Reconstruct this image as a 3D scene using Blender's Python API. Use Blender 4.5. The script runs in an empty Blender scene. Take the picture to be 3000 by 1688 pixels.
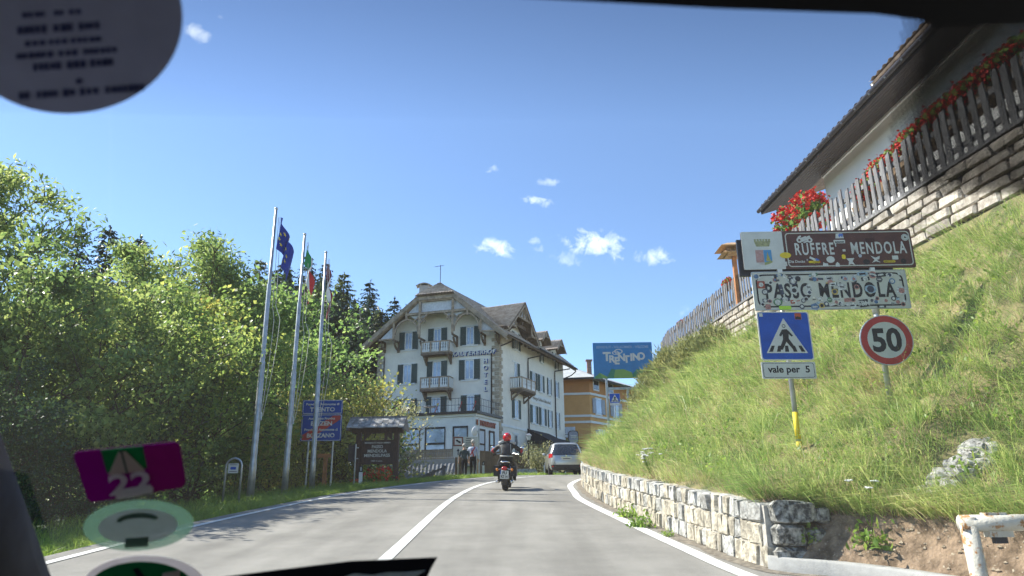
import bpy, bmesh, math, random
import numpy as np
from mathutils import Vector, Matrix
from mathutils.bvhtree import BVHTree
R_ = math.radians
random.seed(7); rng = np.random.default_rng(7)
scene = bpy.context.scene
COL = scene.collection

# ---------------------------------------------------------------- camera
FPX, CAMH = 2110.0, 1.3                      # focal length in pixels of a 3000 px wide frame, eye height
PITCH, ROLL = math.atan(651 / FPX), R_(-0.6)
CF = np.array([0, math.cos(PITCH), math.sin(PITCH)])
_r = np.array([1., 0, 0]); _u = np.cross(_r, CF)
CR = _r * math.cos(ROLL) + _u * math.sin(ROLL)
CU = _u * math.cos(ROLL) - _r * math.sin(ROLL)
CC = np.array([0, 0, CAMH])
cam = bpy.data.cameras.new('camera')
cam.sensor_width = 36; cam.lens = FPX / 3000 * 36
cam.clip_start = .02; cam.clip_end = 6000
cam.dof.use_dof = True; cam.dof.focus_distance = 22; cam.dof.aperture_fstop = 7.5
camo = bpy.data.objects.new('camera', cam); COL.objects.link(camo)
M = Matrix.Identity(4)
for i in range(3):
    M[i][0] = CR[i]; M[i][1] = CU[i]; M[i][2] = -CF[i]; M[i][3] = CC[i]
camo.matrix_world = M
scene.camera = camo

def ray(px, py):
    return CF * FPX + CR * (px - 1500) + CU * (844 - py)
def P(px, py, y):
    """point of the place seen at a photo pixel, y metres ahead"""
    d = ray(px, py)
    return CC + d * (y / d[1])

# ---------------------------------------------------------------- light
SUN_EL, SUN_AZ = R_(44), R_(-70)             # azimuth clockwise from straight ahead: left, a little ahead
sdir = Vector((math.sin(SUN_AZ) * math.cos(SUN_EL), math.cos(SUN_AZ) * math.cos(SUN_EL), math.sin(SUN_EL)))
sun = bpy.data.lights.new('sun', 'SUN'); sun.energy = 4.6; sun.angle = R_(.53); sun.color = (1, .94, .84)
suno = bpy.data.objects.new('sun', sun); COL.objects.link(suno)
suno.rotation_euler = sdir.to_track_quat('Z', 'Y').to_euler(); suno.location = (-30, 10, 60)
scene.view_settings.view_transform = 'Standard'; scene.view_settings.look = 'None'
scene.view_settings.gamma = 1; scene.view_settings.exposure = 1.15
scene.view_settings.use_curve_mapping = False
cy = scene.cycles
cy.use_denoising = True; cy.max_bounces = 6; cy.diffuse_bounces = 3; cy.glossy_bounces = 2; cy.use_adaptive_sampling = True; cy.adaptive_threshold = .03
cy.transmission_bounces = 4; cy.transparent_max_bounces = 12; cy.caustics_reflective = False; cy.caustics_refractive = False
cy.sample_clamp_indirect = 6

world = bpy.data.worlds.new('World'); scene.world = world; world.use_nodes = True
def make_world():
    nt = world.node_tree; nt.nodes.clear()
    N = nt.nodes.new; L = nt.links.new
    out = N('ShaderNodeOutputWorld'); bg = N('ShaderNodeBackground'); bg.inputs[1].default_value = .125
    sky = N('ShaderNodeTexSky'); sky.sky_type = 'NISHITA'; sky.sun_disc = False
    sky.sun_elevation = SUN_EL; sky.sun_rotation = SUN_AZ
    sky.altitude = 1900; sky.air_density = 1.0; sky.dust_density = .2; sky.ozone_density = 3.2
    tc = N('ShaderNodeTexCoord')
    nz = N('ShaderNodeTexNoise'); nz.inputs['Scale'].default_value = 46; nz.inputs['Detail'].default_value = 9
    nz.inputs['Roughness'].default_value = .62; nz.inputs['Distortion'].default_value = .5
    L(tc.outputs['Generated'], nz.inputs['Vector'])
    def math_(op, a, b=None, clamp=False):
        m = N('ShaderNodeMath'); m.operation = op; m.use_clamp = clamp
        for k, v in ((0, a), (1, b)):
            if v is None: continue
            if isinstance(v, (int, float)): m.inputs[k].default_value = v
            else: L(v, m.inputs[k])
        return m.outputs[0]
    total = None
    # small fair-weather clouds: direction (as photo pixel), half width, half height, slant, strength
    for px, py, w, h, rot, s in ((1448, 728, 52, 26, .25, 1.0), (1752, 715, 95, 36, .2, 1.05), (1905, 752, 75, 26, .1, .62),
                                 (1570, 592, 40, 17, .1, .95), (1608, 536, 40, 12, 0, .5), (1432, 498, 32, 15, -.4, .55),
                                 (1560, 705, 22, 12, .1, .7), (1630, 748, 80, 26, .25, .42), (1655, 702, 60, 20, .5, .4),
                                 (575, 92, 30, 18, .5, .8), (655, 55, 20, 9, .6, .35), (2100, 820, 60, 20, -.2, .3), (1990, 910, 60, 22, 0, .3),
                                 (3650, 300, 160, 60, .1, .8), (-700, 500, 140, 50, 0, .8)):
        d = ray(px, py); d /= np.linalg.norm(d)
        e1 = CR * math.cos(rot) - CU * math.sin(rot); e2 = CU * math.cos(rot) + CR * math.sin(rot)
        e1 = e1 - d * (e1 @ d); e2 = e2 - d * (e2 @ d)
        k = FPX * 1.0
        def dotn(e, sc):
            n = N('ShaderNodeVectorMath'); n.operation = 'DOT_PRODUCT'
            sb = N('ShaderNodeVectorMath'); sb.operation = 'SUBTRACT'; sb.inputs[1].default_value = d
            L(tc.outputs['Generated'], sb.inputs[0]); L(sb.outputs[0], n.inputs[0])
            n.inputs[1].default_value = e * sc
            return n.outputs['Value']
        a = dotn(e1, k / w); b = dotn(e2, k / h)
        r2 = math_('ADD', math_('MULTIPLY', a, a), math_('MULTIPLY', b, b))
        base = math_('SUBTRACT', .56 * s, math_('MULTIPLY', r2, .42))
        # a lump only on the near side of the sky
        dn = math_('ADD', base, math_('MULTIPLY', math_('SUBTRACT', nz.outputs['Fac'], .52), 3.4))
        dens = math_('MULTIPLY', math_('MULTIPLY', dn, 1.15, True), min(1, s), True)
        fade = math_('SUBTRACT', 1.0, math_('MULTIPLY', r2, .3), True)
        dens = math_('MULTIPLY', dens, fade)
        total = dens if total is None else math_('MAXIMUM', total, dens)
    mix = N('ShaderNodeMixRGB'); L(total, mix.inputs[0]); 
    hsv = N('ShaderNodeHueSaturation'); hsv.inputs['Saturation'].default_value = 1.0; L(sky.outputs[0], hsv.inputs['Color'])
    L(hsv.outputs[0], mix.inputs[1]); mix.inputs[2].default_value = (5.2, 5.7, 6.1, 1)
    L(mix.outputs[0], bg.inputs[0]); L(bg.outputs[0], out.inputs[0])
make_world()
world.cycles.sampling_method = 'MANUAL'; world.cycles.sample_map_resolution = 512

# ---------------------------------------------------------------- helpers
ORG = {}
def _v(o): return ORG.get(o.name, Vector((0, 0, 0))) if o else Vector((0, 0, 0))
def tag(o, label=None, cat=None, group=None, kind=None):
    if label: o['label'] = label
    if cat: o['category'] = cat
    if group: o['group'] = group
    if kind: o['kind'] = kind
    return o
def thing(name, label, cat, loc, group=None):
    o = bpy.data.objects.new(name, None); COL.objects.link(o); o.empty_display_size = .2
    o.location = loc; ORG[o.name] = Vector(loc)
    return tag(o, label, cat, group)
def link(name, me, parent=None, mats=None, world=True):
    """me holds world coordinates; they are made relative to the root the part hangs from"""
    o = bpy.data.objects.new(name, me); COL.objects.link(o)
    if mats is not None and len(me.materials) == 0:
        for m in (mats if isinstance(mats, (list, tuple)) else [mats]): me.materials.append(m)
    if parent is not None:
        o.parent = parent; ORG[o.name] = _v(parent)
        if world: me.transform(Matrix.Translation(-_v(parent)))
    return o
class MB:
    def __init__(s, Mx=None):
        s.v = []; s.f = []; s.mi = []; s.M = Mx or Matrix.Identity(4); s.cm = 0
    def add(s, vs, fs, M2=None):
        T = s.M if M2 is None else s.M @ M2
        o = len(s.v)
        s.v += [tuple(T @ Vector(p)) for p in vs]
        s.f += [tuple(i + o for i in f) for f in fs]; s.mi += [s.cm] * len(fs)
        return s
    def box(s, c, d, rot=None, taper=1.0):
        x, y, z = d[0] / 2, d[1] / 2, d[2] / 2; t = taper
        vs = [(-x, -y, -z), (x, -y, -z), (x, y, -z), (-x, y, -z), (-x * t, -y * t, z), (x * t, -y * t, z), (x * t, y * t, z), (-x * t, y * t, z)]
        Tm = Matrix.Translation(c)
        if rot is not None: Tm = Tm @ (rot.to_4x4() if not isinstance(rot, Matrix) or len(rot) == 3 else rot)
        return s.add(vs, [(0, 3, 2, 1), (4, 5, 6, 7), (0, 1, 5, 4), (1, 2, 6, 5), (2, 3, 7, 6), (3, 0, 4, 7)], Tm)
    def span(s, a, b):                       # box from corner to corner
        a, b = Vector(a), Vector(b)
        return s.box((a + b) / 2, [abs(q) for q in (b - a)])
    def beam(s, p, q, w, h, up=(0, 0, 1)):   # box bar from p to q
        p, q = Vector(p), Vector(q); d = q - p; Ln = d.length
        if Ln < 1e-6: return s
        y = d / Ln; x = y.cross(Vector(up))
        if x.length < 1e-4: x = y.cross(Vector((1, 0, 0)))
        x.normalize(); z = x.cross(y)
        Rm = Matrix((x, y, z)).transposed()
        return s.box((p + q) / 2, (w, Ln, h), Rm)
    def tube(s, pts, rad, n=8, cap=True):
        pts = [Vector(p) for p in pts]
        if isinstance(rad, (int, float)): rad = [rad] * len(pts)
        rings = []; prev = None
        vs = []; fs = []
        for i, p in enumerate(pts):
            d = (pts[min(i + 1, len(pts) - 1)] - pts[max(i - 1, 0)])
            d = d.normalized() if d.length > 1e-9 else Vector((0, 0, 1))
            if prev is None:
                x = d.cross(Vector((0, 0, 1)));
                if x.length < .05: x = d.cross(Vector((1, 0, 0)))
            else: x = prev - d * prev.dot(d)
            if x.length < 1e-6: x = d.orthogonal()
            x.normalize(); y = d.cross(x); prev = x
            for k in range(n):
                a = 2 * math.pi * k / n
                vs.append(p + (x * math.cos(a) + y * math.sin(a)) * rad[i])
        for i in range(len(pts) - 1):
            for k in range(n):
                fs.append((i * n + k, i * n + (k + 1) % n, (i + 1) * n + (k + 1) % n, (i + 1) * n + k))
        if cap:
            fs.append(tuple(range(n - 1, -1, -1))); fs.append(tuple((len(pts) - 1) * n + k for k in range(n)))
        return s.add(vs, fs)
    def cyl(s, c, r, h, n=16, axis='z', r2=None):
        d = {'x': Vector((1, 0, 0)), 'y': Vector((0, 1, 0)), 'z': Vector((0, 0, 1))}[axis] * h / 2
        c = Vector(c)
        return s.tube([c - d, c + d], [r, r if r2 is None else r2], n)
    def prism(s, poly, d, M2=None):          # polygon in local xz, extruded along y from 0 to d
        n = len(poly)
        vs = [(x, 0, z) for x, z in poly] + [(x, d, z) for x, z in poly]
        fs = [tuple(range(n)), tuple(range(2 * n - 1, n - 1, -1))] + [(i, n + i, n + (i + 1) % n, (i + 1) % n) for i in range(n)]
        return s.add(vs, fs, M2)
    def sphere(s, c, r, nu=12, nv=8, sc=(1, 1, 1)):
        vs = []; fs = []
        for j in range(nv + 1):
            t = math.pi * j / nv
            for i in range(nu):
                a = 2 * math.pi * i / nu
                vs.append((c[0] + r * sc[0] * math.sin(t) * math.cos(a), c[1] + r * sc[1] * math.sin(t) * math.sin(a), c[2] + r * sc[2] * math.cos(t)))
        for j in range(nv):
            for i in range(nu):
                fs.append((j * nu + i, (j + 1) * nu + i, (j + 1) * nu + (i + 1) % nu, j * nu + (i + 1) % nu))
        return s.add(vs, fs)
    def mesh(s, name, smooth=False):
        me = bpy.data.meshes.new(name); me.from_pydata(s.v, [], s.f); 
        if any(s.mi): me.polygons.foreach_set('material_index', s.mi)
        if smooth: me.polygons.foreach_set('use_smooth', [True] * len(me.polygons))
        me.update(); return me
    def build(s, name, mats, parent=None, smooth=False, fix=True):
        me = s.mesh(name, smooth)
        if fix:
            bm = bmesh.new(); bm.from_mesh(me); bmesh.ops.recalc_face_normals(bm, faces=bm.faces); bm.to_mesh(me); bm.free()
        o = link(name, me, parent, mats)
        return o
def mesh_np(name, V, F, smooth=False):
    V = np.asarray(V, np.float32); F = np.asarray(F, np.int32)
    me = bpy.data.meshes.new(name); k = F.shape[1]
    me.vertices.add(len(V)); me.vertices.foreach_set('co', V.ravel())
    me.loops.add(F.size); me.loops.foreach_set('vertex_index', F.ravel())
    me.polygons.add(len(F)); me.polygons.foreach_set('loop_start', np.arange(0, F.size, k, dtype=np.int32))
    me.polygons.foreach_set('loop_total', np.full(len(F), k, np.int32))
    if smooth: me.polygons.foreach_set('use_smooth', np.ones(len(F), bool))
    me.update(calc_edges=True); return me
def copy_part(o, parent):
    c = o.copy(); COL.objects.link(c); c.parent = parent; return c
def copy_tree(o, loc=None, rotz=None, scale=None, label=None, parent=None):
    c = o.copy(); COL.objects.link(c)
    if parent is not None: c.parent = parent
    if loc is not None: c.location = loc
    if rotz is not None: c.rotation_euler = (0, 0, rotz)
    if scale is not None: c.scale = scale if not isinstance(scale, (int, float)) else (scale,) * 3
    if label: c['label'] = label
    for ch in list(o.children): copy_tree(ch, parent=c)
    return c
def frame(origin, xdir, zdir=(0, 0, 1)):
    """matrix with local x along xdir, z along zdir, y = into the thing (z cross x)"""
    x = Vector(xdir).normalized(); z = Vector(zdir).normalized(); y = z.cross(x).normalized(); z = x.cross(y)
    m = Matrix.Identity(4)
    for i in range(3): m[i][0] = x[i]; m[i][1] = y[i]; m[i][2] = z[i]; m[i][3] = origin[i]
    return m
def yaw(origin, a): return Matrix.Translation(origin) @ Matrix.Rotation(a, 4, 'Z')

FONTC = {}
def text_mesh(s, size, width=None, bold=.0, depth=.004, space=1.0, shear=0.):
    cu = bpy.data.curves.new('lettering', 'FONT'); cu.body = s; cu.size = size; cu.align_x = 'CENTER'; cu.align_y = 'CENTER'
    cu.offset = bold * size; cu.extrude = depth / 2; cu.space_character = space; cu.shear = shear; cu.resolution_u = 3
    o = bpy.data.objects.new('lettering', cu); COL.objects.link(o)
    bpy.context.view_layer.update()
    dg = bpy.context.evaluated_depsgraph_get()
    me = bpy.data.meshes.new_from_object(o.evaluated_get(dg)); 
    bpy.data.objects.remove(o); bpy.data.curves.remove(cu)
    co = np.zeros(len(me.vertices) * 3); me.vertices.foreach_get('co', co); co = co.reshape(-1, 3)
    if width and len(co):
        w = np.ptp(co[:, 0]); mid = (co[:, 0].max() + co[:, 0].min()) / 2
        co[:, 0] = (co[:, 0] - mid) * width / w
    hz = (co[:, 1].max() + co[:, 1].min()) / 2 if len(co) else 0
    co[:, 1] -= hz
    co = np.stack([co[:, 0], -co[:, 2], co[:, 1]], 1)      # stand it up: x right, z up, facing -y
    me.vertices.foreach_set('co', co.ravel().astype(np.float32)); me.update(); me.materials.clear()
    return me
def text(s, size, m, parent, Mx, x=0, z=0, off=.004, width=None, bold=.03, depth=.004, space=1.0, name='lettering', rot=0., shear=0.):
    me = text_mesh(s, size, width, bold, depth, space, shear)
    me.transform(Mx @ Matrix.Translation((x, -off - depth / 2, z)) @ Matrix.Rotation(rot, 4, 'Y'))
    return link(name, me, parent, m)

# ---------------------------------------------------------------- materials
MATS = {}
def mat(name, col, rough=.65, metal=0., var=.12, scale=6., col2=None, bump=0., bscale=60., rand=0., spec=.35, coat=0., lo=.38, hi=.62, coords='pos', stretch=None, speck=None, emit=0.):
    if name in MATS: return MATS[name]
    m = bpy.data.materials.new(name); m.use_nodes = True; MATS[name] = m
    nt = m.node_tree; N = nt.nodes.new; L = nt.links.new
    b = nt.nodes['Principled BSDF']
    b.inputs['Roughness'].default_value = rough; b.inputs['Metallic'].default_value = metal
    b.inputs['Specular IOR Level'].default_value = spec; b.inputs['Coat Weight'].default_value = coat
    if coords == 'pos':
        g = N('ShaderNodeNewGeometry'); vec = g.outputs['Position']
    else:
        g = N('ShaderNodeTexCoord'); vec = g.outputs['Object']
    if stretch:
        mp = N('ShaderNodeMapping'); mp.inputs['Scale'].default_value = stretch; L(vec, mp.inputs[0]); vec = mp.outputs[0]
    nz = N('ShaderNodeTexNoise'); nz.inputs['Scale'].default_value = scale; nz.inputs['Detail'].default_value = 6; nz.inputs['Roughness'].default_value = .6
    L(vec, nz.inputs['Vector'])
    rp = N('ShaderNodeValToRGB'); rp.color_ramp.elements[0].position = lo; rp.color_ramp.elements[1].position = hi
    c = np.array(col)
    rp.color_ramp.elements[0].color = (*np.clip(c * (1 - var), 0, 1), 1)
    rp.color_ramp.elements[1].color = (*(np.clip(c * (1 + var), 0, 1) if col2 is None else col2), 1)
    L(nz.outputs['Fac'], rp.inputs[0]); colo = rp.outputs[0]
    if speck:                                # (scale, threshold, colour): small spots of another colour
        n2 = N('ShaderNodeTexNoise'); n2.inputs['Scale'].default_value = speck[0]; n2.inputs['Detail'].default_value = 5; n2.inputs['Roughness'].default_value = .7; L(vec, n2.inputs['Vector'])
        r2 = N('ShaderNodeValToRGB'); r2.color_ramp.elements[0].position = speck[1]; r2.color_ramp.elements[1].position = speck[1] + .07; L(n2.outputs['Fac'], r2.inputs[0])
        mx = N('ShaderNodeMixRGB'); L(r2.outputs[0], mx.inputs[0]); L(colo, mx.inputs[1]); mx.inputs[2].default_value = (*speck[2], 1); colo = mx.outputs[0]
    if rand:
        oi = N('ShaderNodeObjectInfo'); mr = N('ShaderNodeMapRange'); mr.inputs[3].default_value = 1 - rand; mr.inputs[4].default_value = 1 + rand
        L(oi.outputs['Random'], mr.inputs[0])
        h = N('ShaderNodeHueSaturation'); L(mr.outputs[0], h.inputs['Value']); L(colo, h.inputs['Color']); colo = h.outputs[0]
    L(colo, b.inputs['Base Color'])
    if emit: 
        L(colo, b.inputs['Emission Color']); b.inputs['Emission Strength'].default_value = emit
    if bump:
        n3 = N('ShaderNodeTexNoise'); n3.inputs['Scale'].default_value = bscale; n3.inputs['Detail'].default_value = 4; L(vec, n3.inputs['Vector'])
        bp = N('ShaderNodeBump'); bp.inputs['Strength'].default_value = bump; bp.inputs['Distance'].default_value = .02
        L(n3.outputs['Fac'], bp.inputs['Height']); L(bp.outputs[0], b.inputs['Normal'])
    return m
def leafmat(name, cols, trans=.5, big=.35, patch=None, gloss=.35):
    """leaves: colour picked per leaf, with larger patches, letting light through"""
    if name in MATS: return MATS[name]
    m = bpy.data.materials.new(name); m.use_nodes = True; MATS[name] = m
    nt = m.node_tree; N = nt.nodes.new; L = nt.links.new; nt.nodes.clear()
    out = N('ShaderNodeOutputMaterial'); g = N('ShaderNodeNewGeometry')
    rp = N('ShaderNodeValToRGB'); rp.color_ramp.interpolation = 'LINEAR'
    el = rp.color_ramp.elements
    while len(el) < len(cols): el.new(.5)
    for i, c in enumerate(cols): el[i].position = i / (len(cols) - 1); el[i].color = (*c, 1)
    nz = N('ShaderNodeTexNoise'); nz.inputs['Scale'].default_value = big; nz.inputs['Detail'].default_value = 3; L(g.outputs['Position'], nz.inputs['Vector'])
    mr = N('ShaderNodeMapRange'); mr.inputs[1].default_value = .3; mr.inputs[2].default_value = .7; L(nz.outputs['Fac'], mr.inputs[0])
    ad = N('ShaderNodeMath'); ad.operation = 'MULTIPLY_ADD'; L(g.outputs['Random Per Island'], ad.inputs[0]); ad.inputs[1].default_value = .55
    m2 = N('ShaderNodeMath'); m2.operation = 'MULTIPLY'; L(mr.outputs[0], m2.inputs[0]); m2.inputs[1].default_value = .45
    L(m2.outputs[0], ad.inputs[2]); L(ad.outputs[0], rp.inputs[0]); colo = rp.outputs[0]
    pb = N('ShaderNodeBsdfPrincipled'); pb.inputs['Roughness'].default_value = .42; pb.inputs['Specular IOR Level'].default_value = gloss
    L(colo, pb.inputs['Base Color'])
    tr = N('ShaderNodeBsdfTranslucent')
    h = N('ShaderNodeHueSaturation'); h.inputs['Saturation'].default_value = .95; h.inputs['Value'].default_value = 2.4; h.inputs['Hue'].default_value = .478; L(colo, h.inputs['Color']); L(h.outputs[0], tr.inputs['Color'])
    mx = N('ShaderNodeMixShader'); mx.inputs[0].default_value = trans; L(pb.outputs[0], mx.inputs[1]); L(tr.outputs[0], mx.inputs[2])
    L(mx.outputs[0], out.inputs[0]); return m

mat('asphalt', (.245, .234, .209), .9, var=.16, scale=1.3, bump=.5, bscale=90, speck=(70, .57, (.32, .305, .275)), spec=.2, lo=.3, hi=.7)
def worn_tracks():                            # long streaks of wear and grime along the carriageway
    nt = MATS['asphalt'].node_tree; N = nt.nodes.new; L = nt.links.new; b = nt.nodes['Principled BSDF']; src = b.inputs['Base Color'].links[0].from_socket
    g = N('ShaderNodeNewGeometry'); mp = N('ShaderNodeMapping'); mp.inputs['Scale'].default_value = (1.5, .09, 1); L(g.outputs['Position'], mp.inputs[0]); nz = N('ShaderNodeTexNoise'); nz.inputs['Scale'].default_value = 1.1; nz.inputs['Detail'].default_value = 7; L(mp.outputs[0], nz.inputs['Vector'])
    mr = N('ShaderNodeMapRange'); mr.inputs[1].default_value = .32; mr.inputs[2].default_value = .68; mr.inputs[3].default_value = .80; mr.inputs[4].default_value = 1.14; L(nz.outputs['Fac'], mr.inputs[0])
    h = N('ShaderNodeHueSaturation'); L(mr.outputs[0], h.inputs['Value']); L(src, h.inputs['Color']); L(h.outputs[0], b.inputs['Base Color'])
worn_tracks()
mat('line_paint', (.68, .68, .645), .7, var=.12, scale=5, speck=(30, .57, (.44, .42, .38)))
mat('soil', (.17, .115, .07), .95, var=.4, scale=7, col2=(.29, .205, .135), bump=1., bscale=26, speck=(26, .60, (.36, .30, .22)))
mat('turf', (.11, .13, .045), .95, var=.35, scale=3, col2=(.25, .21, .10), bump=.5)
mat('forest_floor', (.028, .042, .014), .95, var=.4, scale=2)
mat('concrete', (.36, .355, .335), .85, var=.1, scale=8, bump=.2)
mat('limestone', (.36, .32, .25), .9, var=.3, scale=11, col2=(.60, .54, .42), bump=1., bscale=22, rand=.25, speck=(15, .58, (.19, .175, .15)))
mat('limestone_grey', (.36, .35, .32), .9, var=.3, scale=11, col2=(.55, .54, .50), bump=1., bscale=22, rand=.22, speck=(13, .57, (.15, .145, .13)))
mat('mottled_stone', (.11, .11, .10), .95, var=.5, scale=14, col2=(.42, .41, .37), lo=.42, hi=.62, bump=.9, bscale=16)
mat('mortar', (.44, .41, .355), .95, var=.2, scale=12, bump=.5)
mat('pink_stone', (.35, .30, .245), .9, var=.25, scale=6, col2=(.50, .445, .375), bump=.9, bscale=20, rand=.28, speck=(9, .62, (.2, .19, .17)))
mat('dark_mortar', (.13, .12, .11), .95, var=.3)
mat('grey_wood', (.17, .165, .165), .85, var=.35, scale=5, stretch=(6, 6, .6), bump=.3, bscale=40, rand=.25)
mat('brown_wood', (.20, .135, .08), .8, var=.3, scale=5, stretch=(6, 6, .7), bump=.3, rand=.22)
mat('fence_wood', (.26, .20, .14), .8, var=.25, scale=5, stretch=(6, 6, .7), rand=.2)
mat('dark_wood', (.07, .042, .032), .75, var=.25, scale=6, stretch=(5, 5, .8))
mat('raw_wood', (.50, .33, .19), .75, var=.2, scale=6, stretch=(5, 5, .7))
mat('orange_wood', (.42, .18, .07), .7, var=.2, scale=6)
mat('truss_wood', (.36, .28, .20), .85, var=.25, scale=3, rand=.12, bump=.2)
mat('truss_dark', (.17, .125, .09), .85, var=.3, scale=5)
mat('truss_panel', (.62, .63, .64), .85, var=.1, scale=5, speck=(9, .66, (.4, .39, .38)))
mat('plaster', (.77, .72, .62), .92, var=.05, scale=1.3, bump=.12, bscale=30, speck=(2.2, .68, (.66, .62, .54)))
mat('plaster_white', (.74, .74, .71), .92, var=.05, scale=1.5)
mat('trim_white', (.74, .74, .71), .8, var=.05)
mat('quoin_stone', (.40, .33, .24), .9, var=.2, scale=5, rand=.18, bump=.3)
mat('shutter_green', (.072, .108, .11), .6, var=.2, scale=10, rand=.15)
mat('glass_pane', (.30, .38, .50), .06, var=.25, scale=.8, spec=.9, coat=.6)
mat('glass_dark', (.03, .035, .04), .05, var=.1, spec=.9, coat=.5)
mat('curtain', (.6, .62, .64), .9, var=.1, scale=20, stretch=(3, 3, .2))
mat('roof_tile', (.38, .315, .26), .85, var=.22, scale=2.5, col2=(.48, .41, .345), bump=.3, speck=(7, .66, (.26, .22, .19)))
mat('roof_slate', (.24, .25, .26), .75, var=.2, scale=4)
mat('roof_grey', (.42, .44, .44), .7, var=.12, scale=2)
mat('copper_dark', (.035, .028, .026), .45, metal=.3, var=.2)
mat('black_metal', (.018, .018, .02), .45, metal=.2, var=.1)
mat('awning_black', (.014, .014, .018), .8, var=.15)
mat('galvanised', (.42, .44, .45), .42, metal=.65, var=.16, scale=5, bump=.05)
mat('sign_back', (.02, .022, .03), .5, var=.1)
mat('orange_plaster', (.62, .33, .12), .92, var=.05, scale=1.2, bump=.1)
mat('orange_plaster_deep', (.52, .23, .08), .92, var=.05, scale=1.2)
mat('house_white', (.80, .79, .75), .92, var=.03, scale=2, bump=.08)
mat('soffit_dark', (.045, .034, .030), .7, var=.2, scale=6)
mat('sign_brown', (.095, .034, .026), .5, var=.18, scale=7, spec=.4)
mat('sign_white', (.60, .60, .55), .45, var=.05, scale=6, spec=.4)
mat('sign_cream', (.56, .555, .47), .5, var=.06, scale=6)
mat('sign_black', (.016, .016, .018), .5, var=.1)
mat('sign_blue', (.010, .085, .42), .5, var=.12, scale=5, spec=.25)
mat('sign_navy', (.008, .06, .30), .6, var=.1, scale=5, spec=.15)
mat('sign_red', (.42, .035, .025), .45, var=.15, scale=6, spec=.4)
mat('billboard_blue', (.035, .21, .46), .5, var=.06, scale=4)
mat('billboard_green', (.10, .30, .10), .5, var=.05); mat('billboard_lime', (.22, .38, .10), .5, var=.05); mat('billboard_dark_green', (.05, .23, .13), .5, var=.05)
mat('paint_yellow', (.75, .55, .03), .6, var=.12)
mat('white_rust', (.58, .545, .455), .55, var=.12, scale=5, speck=(11, .545, (.36, .17, .055)), bump=.25)
mat('rust', (.33, .15, .05), .85, var=.4, scale=25)
mat('red_flower', (.62, .035, .022), .7, var=.25, scale=20); mat('orange_flower', (.68, .13, .03), .7, var=.25, scale=20)
mat('white_flower', (.75, .75, .70), .8, var=.05)
mat('rock', (.24, .235, .21), .95, var=.3, scale=14, col2=(.46, .445, .41), bump=.9, bscale=12, speck=(20, .56, (.09, .085, .075)))
mat('bark', (.075, .058, .042), .95, var=.35, scale=9, bump=.5, bscale=30)
mat('bark_pale', (.14, .12, .10), .95, var=.35, scale=9, bump=.5)
mat('tyre', (.018, .018, .019), .85, var=.15)
mat('chrome', (.7, .7, .7), .18, metal=1., var=.03)
mat('engine', (.09, .09, .095), .4, metal=.8, var=.2)
mat('black_paint', (.012, .012, .014), .25, var=.05, coat=.5)
mat('car_silver', (.50, .505, .49), .32, metal=.55, var=.03, coat=.8)
mat('car_blue', (.10, .14, .20), .35, metal=.4, var=.05, coat=.6)
mat('plastic_dark', (.035, .035, .037), .6, var=.1)
mat('lamp_red', (.45, .012, .012), .18, var=.1, coat=.6)
mat('lamp_orange', (.62, .20, .02), .25, var=.1)
mat('helmet_red', (.55, .012, .02), .22, var=.05, coat=.8)
mat('leather', (.016, .017, .02), .55, var=.25, scale=12, bump=.15)
mat('stripe_grey', (.42, .42, .40), .6, var=.1); mat('jacket_red', (.33, .02, .03), .6, var=.15)
mat('skin', (.48, .29, .20), .6, var=.08); mat('hair_grey', (.44, .42, .38), .8, var=.2, scale=40)
mat('shirt_green', (.03, .055, .055), .85, var=.15); mat('shirt_blue', (.42, .48, .60), .85, var=.1); mat('trousers', (.016, .017, .022), .9, var=.2)
mat('strap_red', (.50, .07, .06), .8, var=.1); mat('shoe_dark', (.03, .024, .02), .7)
mat('shoe_grey', (.3, .29, .28), .8)
mat('flag_blue', (.012, .035, .26), .8, var=.15, scale=4); mat('flag_yellow', (.75, .58, .04), .8, var=.05)
mat('flag_green', (.02, .24, .07), .8, var=.12); mat('flag_white', (.72, .72, .70), .8, var=.06); mat('flag_red', (.50, .025, .03), .8, var=.12); mat('flag_wine', (.21, .02, .04), .8, var=.15)
mat('rope', (.6, .58, .52), .9)
leafmat('leaf_ash', [(.035, .08, .02), (.08, .145, .034), (.16, .225, .058), (.27, .31, .095)], .54)
leafmat('leaf_maple', [(.03, .075, .016), (.07, .14, .026), (.135, .21, .04), (.24, .285, .055), (.37, .30, .06)], .54, .3)
leafmat('leaf_green', [(.03, .08, .02), (.065, .14, .03), (.125, .215, .05), (.21, .29, .08)], .54)
leafmat('leaf_shade', [(.012, .034, .016), (.024, .056, .021), (.042, .085, .028), (.075, .13, .038)], .42)  # shade of the lower wood is put into these darker greens
leafmat('leaf_yellow', [(.09, .13, .02), (.17, .21, .04), (.27, .28, .06), (.34, .31, .09)], .5)
leafmat('leaf_pale', [(.10, .12, .05), (.18, .20, .09), (.25, .25, .12), (.32, .30, .16)], .35)
leafmat('needle_dark', [(.014, .03, .016), (.022, .044, .022), (.032, .06, .028)], .2, .2)
leafmat('needle_blue', [(.014, .032, .022), (.022, .048, .032), (.034, .064, .042)], .15, .2)
leafmat('needle_larch', [(.04, .065, .022), (.07, .10, .032), (.11, .135, .042)], .3, .2)
leafmat('needle_juniper', [(.08, .10, .04), (.14, .17, .06), (.22, .24, .085), (.31, .31, .12)], .35, .8)
leafmat('grass_bank', [(.055, .125, .026), (.11, .205, .044), (.19, .295, .07), (.33, .39, .125), (.54, .50, .27)], .42, .7)
leafmat('grass_verge', [(.05, .11, .015), (.10, .19, .025), (.17, .27, .04), (.26, .32, .07)], .45, .6)
leafmat('grass_dry', [(.28, .21, .10), (.38, .30, .16), (.48, .40, .24)], .3, .8)
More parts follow.
